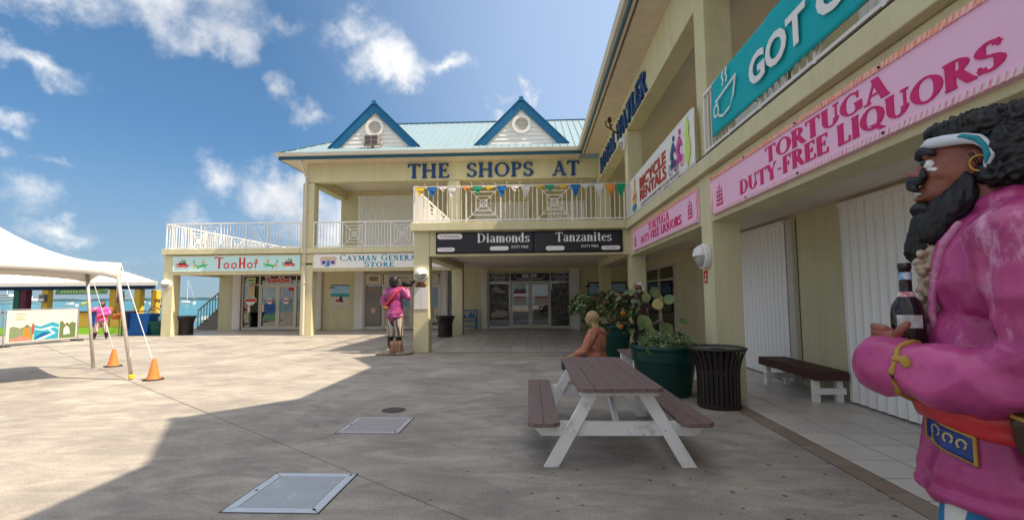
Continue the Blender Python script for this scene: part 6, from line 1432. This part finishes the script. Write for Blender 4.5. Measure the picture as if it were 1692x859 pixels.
# ---- the big pirate in the right foreground; local x = the way he faces, y = his left
T = thing('pirate_statue', 'large pirate statue in magenta coat holding a dark bottle at the right edge', 'statue', (0,0,0), local=True)
face = [('e',V(.085,0,2.025),(.120,.10,.145)),('e',V(.145,0,1.955),(.075,.072,.085)),('e',V(.155,.045,2.0),(.04,.04,.04)),('e',V(.155,-.045,2.0),(.04,.04,.04)),
        ('c',V(.188,-.055,2.068),V(.188,.055,2.068),.020,.020),('c',V(.192,0,2.055),V(.226,0,2.006),.016,.022),('e',V(.243,0,2.010),(.017,.018,.015)),('e',V(.222,.020,2.0),(.016,.013,.013)),('e',V(.222,-.020,2.0),(.016,.013,.013)),
        ('c',V(.05,0,1.95),V(.02,0,1.82),.085,.09),('e',V(.218,0,1.950),(.020,.032,.010)),('e',V(.222,0,1.916),(.022,.032,.013)),('e',V(.068,.102,2.022),(.026,.014,.036)),('e',V(.068,-.102,2.022),(.026,.014,.036))]
hd = blob('head', face, SKIN, T, voxel=.0065, smooth=4)
link('eye', MB().lathe([(0,-.021),(.012,-.018),(.021,0),(.012,.018),(0,.021)], (0,0,0), 12).mesh('eye', EYEW, True), hd, (.186,.052,2.032)).scale = (1.0,1.25,.85)
link('iris', MB().lathe([(0,-.011),(.009,-.006),(.011,0),(.009,.006),(0,.011)], (0,0,0), 12).mesh('iris', flat('iris_dark', (.02,.05,.07), .2), True), hd, (.203,.062,2.038))
blob('under_eye', [('c',V(.192,.052,2.016),V(.170,.080,2.006),.007,.008)], EYEW, hd, voxel=.003, smooth=2)
blob('teeth', [('e',V(.226,.0,1.936),(.016,.026,.008))], EYEW, hd, voxel=.003, smooth=2)
blob('ear_fold', [('c',V(.075,.113,2.035),V(.06,.115,2.0),.008,.006)], mat('inner_ear', (.06,.022,.014), .4), hd, voxel=.003, smooth=2)
link('earring', MB().tube([(.056+.024*math.cos(a),.124,1.998+.026*math.sin(a)) for a in [2*math.pi*i/20 for i in range(21)]], .0035, 6).mesh('earring', GOLD, True), hd)
blob('eyebrow', chain([(.213,.012,2.074),(.205,.045,2.082),(.175,.078,2.066)], (.017,.017,.009)), HAIRM, T, voxel=.004, smooth=2, disp=tufts(.003,(60,60,60)))
blob('moustache', chain([(.246,.010,1.990),(.244,.022,1.965),(.232,.040,1.950)], (.015,.016,.010))+chain([(.240,.022,1.985),(.218,.042,1.975),(.206,.056,1.992),(.205,.052,2.018)], (.014,.013,.011,.006)), HAIRM, T, voxel=.004, smooth=2, disp=tufts(.002,(80,80,80)))
band = chain([(.196,.0,2.108),(.180,.055,2.107),(.14,.092,2.100),(.09,.112,2.092),(.055,.118,2.080),(.036,.122,2.055),(.030,.124,2.02),(.042,.125,1.985)], (.020,.021,.021,.020,.018,.016,.015,.009))
band += [('c', V(p[1].x,-p[1].y,p[1].z), V(p[2].x,-p[2].y,p[2].z), p[3], p[4]) for p in band[:4]]
blob('headband', band, mat('headband_paint', (.66,.68,.72), .4, (.62,.66,.72), nscale=5, col3=(.01,.30,.38), n3=9), T, voxel=.005, smooth=3)
blob('headband_stripe', chain([(.125,.108,2.098),(.09,.124,2.096),(.058,.132,2.080),(.042,.137,2.052),(.036,.138,2.02),(.042,.136,1.995)], (.007,.010,.010,.009,.009,.005)), mat('teal_paint', (.01,.26,.33), .4), T, voxel=.004, smooth=2)
hair = [('e',V(.03,0,2.135),(.155,.125,.062)),('e',V(.14,0,2.148),(.055,.085,.026)),('e',V(-.08,0,2.045),(.145,.145,.14)),('e',V(-.035,.085,2.04),(.075,.06,.10)),('e',V(-.035,-.085,2.04),(.075,.06,.10)),('e',V(-.06,0,2.13),(.13,.13,.07)),
        ('e',V(.01,.10,1.965),(.05,.04,.04)),('e',V(-.05,.09,1.965),(.08,.06,.05))]
def htuft(co, n):
    v = noise.noise(co*38); u = noise.noise(Vector((co.x*60+co.z*30, co.y*55, co.z*55-co.x*30))); return .013*(1-2.2*abs(v))+.009*u
blob('hair', hair, HAIRM, T, voxel=.006, smooth=2, disp=htuft)
beard = [('c',V(.115,.02,1.885),V(.185,.015,1.80),.066,.070),('c',V(.115,-.02,1.885),V(.185,-.015,1.80),.066,.070),('c',V(.19,.0,1.82),V(.232,.0,1.735),.062,.046),('e',V(.236,0,1.725),(.040,.045,.040)),
         ('c',V(.088,.088,1.965),V(.108,.065,1.90),.014,.040),('c',V(.088,-.088,1.965),V(.108,-.065,1.90),.014,.040),('c',V(.115,.07,1.885),V(.19,.05,1.79),.045,.035),('e',V(.222,0,1.878),(.028,.05,.020))]
def btuft(co, n):
    w_ = Vector((co.x*34+co.z*8, co.y*44, co.z*11)); return .010*(1-2.4*abs(noise.noise(w_)))+.005*noise.noise(w_*2.4)
blob('beard', beard, HAIRM, T, voxel=.006, smooth=2, disp=btuft)
coat = [('e',V(.00,0,1.63),(.205,.23,.24)),('e',V(.035,0,1.34),(.205,.215,.24)),('c',V(-.03,-.19,1.745),V(-.03,.19,1.745),.105,.105),('e',V(-.06,0,1.86),(.115,.135,.06)),('e',V(-.02,.05,1.86),(.10,.12,.045)),
        ('c',V(.035,0,1.22),V(.045,0,1.02),.20,.235),('e',V(.045,0,.965),(.245,.255,.14)),('e',V(.045,0,.908),(.258,.265,.050)),
        ('c',V(-.02,.235,1.73),V(-.09,.285,1.36),.118,.112),('c',V(-.09,.285,1.35),V(.10,.25,1.285),.112,.098),('c',V(.10,.25,1.29),V(.27,.195,1.305),.098,.092),('c',V(.27,.195,1.305),V(.335,.165,1.315),.095,.096),
        ('c',V(-.02,-.235,1.73),V(.0,-.29,1.38),.118,.105),('c',V(.0,-.29,1.38),V(.24,-.08,1.38),.10,.085)]
def cfold(co, n):
    d = 0
    if co.y > .1 and 1.15 < co.z < 1.9:      # sleeve creases run along the arm and bunch at the elbow
        k = Vector((co.x*7+co.z*5, co.y*5, co.z*5-co.x*6)); d = .017*(1-2*abs(noise.noise(k)))+.006*noise.noise(k*2.6)
    elif co.z < 1.15: k = Vector((co.x*8, co.y*8, co.z*1.4)); d = .016*(1-2*abs(noise.noise(k)))+.004*noise.noise(k*2)
    else: k = Vector((co.x*7, co.y*7, co.z*2.4)); d = .016*(1-2*abs(noise.noise(k)))+.005*noise.noise(k*2.5)
    return d
body = blob('coat', coat, COATP, T, voxel=.011, smooth=7, disp=cfold)
# gold edging, cuff braid, lapel
CUT = [V(.262,.205,1.305)+V(0,.36,0)*0]
ax = V(.94,-.33,.05).normalized(); e1_ = ax.cross(Z_).normalized(); e2_ = ax.cross(e1_)
bv_ = BVHTree.FromPolygons([v.co[:] for v in body.data.vertices], [tuple(p.vertices) for p in body.data.polygons])
ring_ = []
for i in range(25):
    a = 2*math.pi*i/24; d = e1_*math.cos(a)+e2_*math.sin(a); o_ = V(.265,.20,1.305)+d*.2; h = bv_.ray_cast(o_, -d); ring_.append((h[0] if h[0] and .06 < (h[0]-V(.265,.2,1.305)).length < .115 else V(.265,.2,1.305)+d*.096)+d*.002+ax*.006*math.sin(i*1.7))
link('cuff_braid', MB().tube(ring_, [.009+.003*math.sin(i*2.3) for i in range(25)], 7).mesh('cuff_braid', GOLD, True), T)
blob('braid_tassel', [('e',V(.262,.30,1.345),(.016,.01,.022)),('e',V(.285,.292,1.352),(.018,.01,.012))], GOLD, T, voxel=.005, smooth=2)
blob('lapel', chain([(.12,.115,1.80),(.158,.122,1.74),(.192,.102,1.62),(.208,.088,1.50),(.200,.08,1.42)], (.012,.013,.013,.012,.010)), coatmat('faded_pink_edge', (.62,.32,.42), (.48,.14,.30), (.70,.52,.50), n3=14), T, voxel=.006, smooth=3, disp=tufts(.003,(30,30,30)))
# shirt ruffles
rf = []
random.seed(2)
for k in range(13): z = 1.71-.019*k; rf += [('c',V(.208+.014*math.sin(k*1.9),-.05,z+.006*math.cos(k)),V(.226+.016*math.sin(k*2.3),.06,z-.012*math.sin(k*1.3)),.010,.009)]
rf += [('c',V(.19,0,1.74),V(.20,0,1.42),.05,.05)]
blob('shirt_ruffle', rf, CREAMR, T, voxel=.005, smooth=1, disp=tufts(.007,(38,38,60)))
# red sash
sp_ = []
for zo, r0 in ((.035,.0),(.0,.008),(-.035,.0)):
    pr = []
    for i in range(28):
        a = 2*math.pi*i/28; x = .038+(.218+r0)*math.cos(a); y = (.226+r0)*math.sin(a); pr.append((x, y, 1.185+zo*(1.25-.35*math.cos(a))+.012*math.sin(3*a)-.006*math.cos(a)))
    sp_ += chain(pr+[pr[0]], [.026]*29)
blob('sash', sp_, SASH, T, voxel=.010, smooth=3, disp=folds(.006,(4,4,16)))
# satchel and strap
bg_ = blob('satchel', [('e',V(-.055,.285,1.155),(.085,.045,.105)),('e',V(-.055,.30,1.19),(.09,.04,.07))], LEATH, T, voxel=.009, smooth=4, disp=tufts(.003,(14,14,14)))
link('stitching', MB().tube([(.03,.315,1.215),(-.02,.345,1.20),(-.08,.345,1.205),(-.13,.33,1.225)], .007, 6).mesh('stitching', GOLD, True), bg_)
# pocket with scrolls
BLUEP = mat('royal_blue_paint', (.010,.045,.25), .35, (.006,.02,.13), nscale=10, coat=.2)
pk = [(.243,1.152),(.112,1.120),(.112,1.030),(.243,1.070)]
decal(T, 'pocket_border', GOLD, body, pk, .6, offd=.010, th=.012)
pk2 = [(.238,1.142),(.122,1.112),(.122,1.040),(.238,1.078)]
decal(T, 'pocket_flap', BLUEP, body, pk2, .6, offd=.017, th=.008)
bvp = bv_
for k in range(3):
    cx, cz = .215-.033*k, 1.112-.010*k; pts = []
    for i in range(15):
        a = R(-60+300*i/14); r = .017*(1-.35*i/14); q = V(cx-r*math.cos(a)*.8, .6, cz+r*math.sin(a)-.004*i/14); h = bvp.ray_cast(q, V(0,-1,0)); pts.append((h[0] if h[0] else q-V(0,.3,0))+V(0,.024,0))
    pts += [pts[0]+V(.004,0,-.018)] if 0 else []
    link('scroll', MB().tube(pts, .0038, 6).mesh('scroll', mat('pale_gold', (.55,.45,.25), .4), True), T)
# breeches, stockings, shoes, plinth (mostly below the frame)
blob('breeches', [('c',V(.115,.10,.90),V(.15,.12,.50),.112,.105),('c',V(-.02,-.11,.90),V(-.02,-.12,.50),.112,.105)], STRB, T, voxel=.014, smooth=4, disp=folds(.006,(9,9,1.5)))
blob('boots', [('c',V(.15,.12,.50),V(.15,.12,.16),.085,.07),('c',V(-.02,-.12,.50),V(-.02,-.12,.16),.085,.07),('c',V(.15,.12,.15),V(.32,.14,.13),.065,.05),('c',V(-.02,-.12,.15),V(.15,-.12,.13),.065,.05)], HAIRM, T, voxel=.014, smooth=3)
MB().box(-.3,.42,-.32,.32,0,.095).build('plinth', mat('statue_base', (.20,.16,.12), .8), T, bevel=.02)
# hand round the bottle
SK2 = SKIN
fg = [('e',V(.315,.120,1.408),(.042,.040,.034)),('c',V(.29,.13,1.36),V(.315,.12,1.405),.045,.040)]
for k, (z, ln) in enumerate(((1.445,.95),(1.424,1.0),(1.403,.96),(1.384,.82))):
    a0 = V(.335,.138,z-.003); a1 = V(.368*1.0,.125,z+.002); a2 = V(.375,.095,z); a3 = V(.352,.068,z-.002)
    fg += chain([a0, a0.lerp(a1,ln), a1.lerp(a2,ln), a2.lerp(a3,ln)], (.014,.0135,.0125,.0105))
fg += chain([(.300,.150,1.418),(.288,.165,1.440),(.268,.162,1.462)], (.016,.015,.012))
blob('hand', fg, SK2, T, voxel=.0042, smooth=2)
link('ring', MB().tube([(.372+.0*i,.112+.016*math.cos(2*math.pi*i/12),1.424+.016*math.sin(2*math.pi*i/12)) for i in range(13)], .003, 5).mesh('ring', GOLD, True), T)
BT = thing('rum_bottle', 'dark glass bottle with silver and blue labels held by the large pirate statue', 'bottle', (0,0,0), local=True)
MB().lathe([(0,0),(.046,0),(.050,.01),(.050,.105),(.044,.135),(.026,.165),(.019,.185),(.018,.262),(.021,.264),(.021,.285),(0,.285)], (0,0,0), 28).build('bottle', mat('black_bottle_paint', (.014,.009,.008), .22, coat=.4), BT, smooth=True, recalc=True)
MB().lathe([(.0195,.225),(.0197,.252)], (0,0,0), 24).build('neck_label', mat('blue_white_label', (.10,.28,.55), .4, (.55,.6,.65), nscale=60, namt=1), BT, smooth=True)
MB().lathe([(.0275,.164),(.0225,.182)], (0,0,0), 24).build('shoulder_label', mat('red_white_label', (.5,.08,.10), .4, (.6,.6,.6), nscale=55, namt=1), BT, smooth=True)
m = MB(); lp = []
for i in range(9): a = R(100+11*i-40); lp.append((math.cos(a)*.0512, math.sin(a)*.0512))
m.add([(x,y,.055) for x,y in lp]+[(x,y,.1) for x,y in lp], [(i,i+1,i+10,i+9) for i in range(8)]); m.build('label', mat('silver_label', (.55,.55,.54), .35, (.35,.34,.34), nscale=40, namt=1), BT, smooth=True)
RZ = math.atan2(.692, -.722)
T.location = (1.61,1.68,0); T.rotation_euler = (0,0,RZ)
BT.location = Vector((1.61,1.68,0)) + Matrix.Rotation(RZ,3,'Z') @ Vector((.272,.105,1.392)); BT.rotation_euler = (0,0,RZ)

# ---- general standing statue; x forward, y left, about 2.1 m tall at s=1
def figure(name, label, loc, rz, s, coatm, pants, skin=SKIN, hairm=HAIRM, arms=None, coat_hem=.92, band=None, beard_=True, stout=1.0, legs=None, sash=None, hairy=True, vox=.02):
    t = thing(name, label, 'statue', (0,0,0), local=True); b = stout
    lg = legs or (((.0,.11,.95),(.03,.13,.5),(.0,.14,.12)), ((.0,-.11,.95),(.03,-.13,.5),(.0,-.14,.12)))
    blob('breeches', [x for l_ in lg for x in chain(l_[:2]+(tuple(Vector(l_[1]).lerp(Vector(l_[2]),.35)),), (.135*b,.115,.105))]+[('e',V(0,0,.98),(.16*b,.2*b,.14))], pants, t, voxel=vox, smooth=3, disp=folds(.008,(9,9,1.5)))
    blob('boots', [x for l_ in lg for x in chain((tuple(Vector(l_[1]).lerp(Vector(l_[2]),.4)),l_[2]), (.095,.07))+[('c',V(*l_[2])+V(0,0,-.03),V(*l_[2])+V(.16,0,-.06),.06,.048),('e',Vector(l_[1]).lerp(Vector(l_[2]),.42),(.12,.12,.03))]], hairm, t, voxel=vox*.8, smooth=2)
    ar = arms or (((0,.24,1.66),(-.06,.33,1.36),(.14,.28,1.2)), ((0,-.24,1.66),(-.06,-.33,1.36),(.14,-.28,1.2)))
    cb = [('e',V(0,0,1.52),(.19*b,.25,.26)),('e',V(.02,0,1.25),(.20*b,.22*b,.22)),('c',V(0,-.18,1.67),V(0,.18,1.67),.10,.10),('c',V(0,0,1.2),V(0,0,coat_hem+.12),.20*b,.235*b),('e',V(0,0,coat_hem+.03),(.235*b,.25*b,.07)),('e',V(0,0,1.75),(.09,.10,.05))]
    for a in ar: cb += chain(a, (.105,.09,.085))
    cbody = blob('coat', cb, coatm, t, voxel=vox, smooth=5, disp=folds(.011,(7,7,3)))
    for a in ar:
        d = (Vector(a[2])-Vector(a[1])).normalized(); h0 = Vector(a[2])+d*.07; sd = d.cross(Z_); sd = sd.normalized() if sd.length > .1 else Y_; up_ = sd.cross(d)
        hp = [('e',h0+d*.03,(.045,.04,.04))]
        for k in range(4): q = h0+d*.05+sd*(.024*(k-1.5)); hp += chain([q, q+d*(.045+.006*(k%2))-up_*.01, q+d*.06-up_*.045], (.013,.012,.010))
        hp += chain([h0+sd*.035, h0+sd*.055+d*.03, h0+sd*.045+d*.06], (.015,.013,.011)); blob('hand', hp, skin, t, voxel=.008, smooth=1)
    hz = 1.90; hb = blob('head', [('e',V(.02,0,hz+.02),(.115,.095,.135)),('e',V(.06,0,hz-.05),(.07,.065,.07)),('c',V(.11,0,hz+.03),V(.14,0,hz-.01),.015,.022),('e',V(.02,.095,hz),(.022,.014,.032)),('e',V(.02,-.095,hz),(.022,.014,.032)),('c',V(0,0,hz-.08),V(-.02,0,hz-.2),.065,.075),('c',V(.10,-.05,hz+.045),V(.10,.05,hz+.045),.018,.018),('e',V(.115,0,hz-.06),(.018,.03,.010))], skin, t, voxel=.009, smooth=2)
    for sy in (-1,1):
        link('eye', MB().lathe([(0,-.016),(.014,0),(0,.016)], (0,0,0), 8).mesh('eye', EYEW, True), hb, (.117,.04*sy,hz+.022)); link('iris', MB().lathe([(0,-.008),(.008,0),(0,.008)], (0,0,0), 6).mesh('iris', BLACK), hb, (.129,.041*sy,hz+.022))
    if hairy: blob('hair', [('e',V(-.02,0,hz+.11),(.13,.12,.07)),('e',V(-.07,0,hz+.02),(.11,.13,.14)),('e',V(-.08,0,hz-.08),(.08,.12,.08))], hairm, t, voxel=.012, smooth=1, disp=tufts(.012,(28,28,28)))
    if beard_: blob('beard', [('e',V(.09,0,hz-.09),(.07,.08,.07)),('c',V(.11,0,hz-.12),V(.12,0,hz-.26),.065,.035),('c',V(.125,-.05,hz-.03),V(.125,.05,hz-.03),.016,.016)], hairm, t, voxel=.011, smooth=1, disp=tufts(.008,(30,30,12)))
    if band: blob('headband', [x for x in chain([(.12*math.cos(2*math.pi*i/16)+.005,.108*math.sin(2*math.pi*i/16),hz+.085-.02*math.cos(2*math.pi*i/16)*0) for i in range(17)], [.017]*17)], band, t, voxel=.009, smooth=2)
    if sash: blob('sash', [x for zo in (0,.05) for x in chain([(.01+.215*b*math.cos(2*math.pi*i/18),.228*b*math.sin(2*math.pi*i/18),1.17+zo) for i in range(19)], [.03]*19)], sash, t, voxel=.018, smooth=2)
    t.scale = (s,s,s); t.location = loc; t.rotation_euler = (0,0,rz); return t, cbody
PINKW = mat('white_bandana', (.66,.62,.60), .5)
# back view pirate by the centre column, parrot on his raised right hand
tB, cb_ = figure('pirate_statue', 'pirate statue seen from behind in magenta coat beside the centre column', (-3.95,13.45,.13), R(75), .99, coatmat('faded_magenta_coat', (.34,.05,.19), (.22,.03,.13), (.68,.36,.50), n3=2.1), STRW, coat_hem=.88,
    arms=(((0,.24,1.66),(-.04,.36,1.36),(-.08,.20,1.17)), ((0,-.24,1.66),(.05,-.40,1.45),(.10,-.32,1.64))), stout=1.08, band=PINKW)
blob('shoulder_strap', chain([(-.02,-.24,1.74),(-.16,-.16,1.62),(-.235,-.02,1.42),(-.24,.12,1.25),(-.22,.2,1.18)], (.035,.04,.042,.045,.05)), SASH, tB, voxel=.014, smooth=2)
blob('pouch', [('e',V(-.24,.16,1.17),(.06,.08,.07))], mat('tan_leather_paint', (.30,.15,.05), .5), tB, voxel=.014, smooth=2)
t = thing('parrot_figure', 'black carved bird perched on the raised hand of the pirate by the centre column', 'bird', (0,0,0), local=True)
blob('body', [('e',V(0,0,.10),(.17,.07,.07),(0,18,0)),('c',V(.10,0,.12),V(.19,0,.17),.055,.045),('c',V(-.12,0,.05),V(-.24,0,-.02),.045,.02)], HAIRM, t, voxel=.014, smooth=2); blob('beak', [('c',V(.215,0,.175),V(.26,0,.13),.028,.010)], mat('beak_paint', (.30,.28,.12), .4), t, voxel=.008, smooth=1)
for s_ in (-1,1): MB().tube([(.0,.025*s_,.06),(.01,.025*s_,.0)], .008, 6).build('leg', mat('beak_paint', (.30,.28,.12), .4), t)
t.location = (-3.62,13.53,1.86); t.rotation_euler = (0,0,R(10))
# treasure chest and rock slab
t = thing('treasure_chest', 'small brown domed treasure chest at the feet of the pirate by the column', 'chest', (0,0,0), local=True)
CH = mat('chest_wood', (.36,.17,.09), .6, (.26,.11,.06), nscale=8, stretch=(1,1,5), col3=(.55,.42,.32), n3=8)
MB().box(-.2,.2,-.14,.14,.0,.2).build('box', CH, t, bevel=.012); F = FY(0,.14,0); arc = [(-.205,.203)]+[(-.205*math.cos(math.pi*i/10), .203+.13*math.sin(math.pi*i/10)) for i in range(11)]
MB().prism([(-.145*math.cos(math.pi*i/10), .203+.13*math.sin(math.pi*i/10)) for i in range(11)], (V(-.205,0,0), Y_, Z_, X_), 0, .41).build('lid', CH, t, bevel=.008)
for x in (-.13,.11): MB().box(x,x+.025,-.155,.155,.0,.205).prism([(-.153*math.cos(math.pi*i/8), .205+.135*math.sin(math.pi*i/8)) for i in range(9)], (V(x,0,0), Y_, Z_, X_), 0, .025).build('strap', mat('chest_iron', (.42,.32,.26), .5), t)
blob('lock', [('e',V(0,-.145,.19),(.025,.012,.03))], GOLD, t, voxel=.006, smooth=1)
t.location = (-3.80,13.12,.105); t.rotation_euler = (0,0,R(8)); t.scale = (.8,.85,.85)
random.seed(9)
o_ = blob('rock_slab', [('e',V(-4.0+.14*i,13.3+random.uniform(-.06,.06),.05),(.20,.26,.065)) for i in range(4)]+[('e',V(-4.15,13.1,.04),(.22,.1,.05)),('e',V(-3.95,13.5,.06),(.28,.26,.08))], mat('pale_rock', (.42,.35,.27), .9, (.26,.2,.15), nscale=6, bump=.4), None, voxel=.025, smooth=1, disp=tufts(.018,(9,9,9)))
tag(o_, 'low pale rock slab under the pirate and chest by the centre column', 'rock')
# front-facing pirate at the bar
tC, cb_ = figure('pirate_statue', 'pirate statue in pink coat with raised arm standing before the quayside bar', (-17.55,18.75,.0), R(-48), .74, coatmat('bright_pink_coat', (.62,.10,.32), (.50,.06,.26), (.70,.40,.52), n3=3), STRR, coat_hem=1.0,
    arms=(((0,.24,1.66),(.08,.34,1.40),(.26,.10,1.34)), ((0,-.24,1.66),(.02,-.46,1.52),(.12,-.52,1.72))), band=PINKW, stout=1.1, sash=SASH,
    legs=(((.0,.12,.95),(.05,.2,.5),(.0,.24,.12)), ((.0,-.12,.95),(.06,-.2,.5),(.0,-.26,.12))))
o_ = blob('parrot_figure', [('e',V(-17.98,18.35,1.42),(.10,.07,.06)),('e',V(-17.87,18.36,1.47),(.04,.04,.04)),('c',V(-18.05,18.35,1.40),V(-18.13,18.36,1.34),.03,.015)], mat('parrot_yellow_green', (.55,.55,.08), .5, (.25,.45,.10), nscale=14, namt=1), None, voxel=.012, smooth=2)
tag(o_, 'yellow-green parrot figure on the raised hand of the pink pirate by the bar', 'bird')
# pirate in brown behind the near planter
BRC = coatmat('brown_purple_coat', (.10,.045,.045), (.055,.025,.03), (.18,.09,.12), n3=4)
tD, cb_ = figure('pirate_statue', 'pirate statue in dark brown coat and white bandana behind the planters', (2.80,12.9,.02), R(150), .94, BRC, mat('dull_brown_breeches', (.09,.055,.045), .6), beard_=False, hairy=False, coat_hem=.98,
    arms=(((0,.24,1.66),(-.02,.33,1.38),(.20,.22,1.16)), ((0,-.24,1.66),(-.06,-.32,1.36),(.2,-.2,1.2))))
blob('bandana', [('e',V(-.01,0,1.985),(.115,.105,.055)),('c',V(-.09,.03,1.97),V(-.15,.05,1.80),.04,.03),('c',V(.11,0,1.965),V(-.09,.09,1.95),.02,.02)], PINKW, tD, voxel=.01, smooth=2)
blob('striped_sleeve', [x for k in range(3) for x in chain([(-.075+.02*k+.11*math.cos(a),.325-.01*k+.02,1.47-.055*k+.0+.11*0) for a in (0,)], [.02])]+[('c',V(-.12,.36,1.50-.06*k),V(.08,.40,1.52-.06*k),.026,.026) for k in range(3)], mat('pale_blue_paint', (.40,.50,.62), .5), tD, voxel=.012, smooth=1)

# ---- the bald seated man
t = thing('seated_statue', 'bald seated man statue in faded orange shirt behind the picnic table', 'statue', (0,0,0), local=True)
OS = mat('faded_orange_shirt', (.48,.19,.115), .6, (.36,.13,.08), nscale=6, namt=.9, col3=(.58,.33,.24), n3=5); OC = mat('ochre_skin_paint', (.42,.30,.15), .5, (.31,.21,.10), nscale=9, namt=.9)
blob('shirt', [('e',V(-.02,0,.74),(.135,.19,.20)),('e',V(-.01,0,.55),(.15,.19,.12)),('c',V(-.03,-.15,.92),V(-.03,.15,.92),.075,.075),('e',V(-.02,0,.975),(.065,.08,.04)),('c',V(-.03,.20,.90),V(.05,.27,.66),.072,.062),('c',V(.05,.27,.66),V(.20,.25,.58),.060,.050),('c',V(-.03,-.20,.90),V(.02,-.28,.66),.072,.062),('c',V(.02,-.28,.66),V(.20,-.22,.58),.060,.050)], OS, t, voxel=.012, smooth=4, disp=folds(.018,(13,13,8),4))
blob('head', [('e',V(.03,0,1.165),(.105,.085,.115)),('e',V(.075,0,1.105),(.06,.06,.065)),('c',V(.125,0,1.17),V(.15,0,1.135),.010,.016),('e',V(.115,0,1.072),(.025,.025,.02)),('e',V(.025,.084,1.15),(.022,.012,.030)),('e',V(.025,-.084,1.15),(.022,.012,.030)),('c',V(.0,0,1.08),V(-.03,0,.97),.055,.062),('c',V(.115,-.04,1.195),V(.115,.04,1.195),.012,.012),('e',V(.135,0,1.10),(.012,.022,.007))], OC, t, voxel=.008, smooth=2)
for sy in (1,-1):
    ap = chain([(.20,.24*sy,.58),(.36,.20*sy,.52)], (.040,.032))+[('e',V(.385,.195*sy,.515),(.045,.036,.022))]
    for k in range(4): ap += chain([(.41,(.165+.020*k)*sy,.52),(.45+.006*(k%2),(.163+.022*k)*sy,.512),(.47,(.162+.022*k)*sy,.488)], (.012,.011,.009))
    ap += chain([(.375,(.195-.035)*sy,.52),(.41,(.195-.055)*sy,.51),(.435,(.195-.05)*sy,.495)], (.013,.012,.010)); blob('hand', ap, OC, t, voxel=.007, smooth=1)
    blob('shin', [('c',V(.43,.14*sy,.40),V(.42,.14*sy,.08),.058,.045),('c',V(.42,.14*sy,.06),V(.55,.15*sy,.04),.045,.035)], OC, t, voxel=.012, smooth=2)
blob('shorts', [('c',V(.0,.10,.50),V(.42,.14,.46),.10,.082),('c',V(.0,-.10,.50),V(.42,-.14,.46),.10,.082),('c',V(.42,.14,.46),V(.43,.14,.36),.082,.075),('c',V(.42,-.14,.46),V(.43,-.14,.36),.082,.075)], mat('dark_blue_shorts', (.03,.05,.075), .6, (.02,.03,.045), nscale=7, col3=(.2,.25,.28), n3=14), t, voxel=.014, smooth=3)
t.location = (1.03,8.3,-.02); t.rotation_euler = (0,0,R(150)); t.scale = (1.12,1.12,1.05)

# ================================================================ render settings of the scene itself
sc.cycles.max_bounces = 10; sc.cycles.diffuse_bounces = 6; sc.cycles.transparent_max_bounces = 8
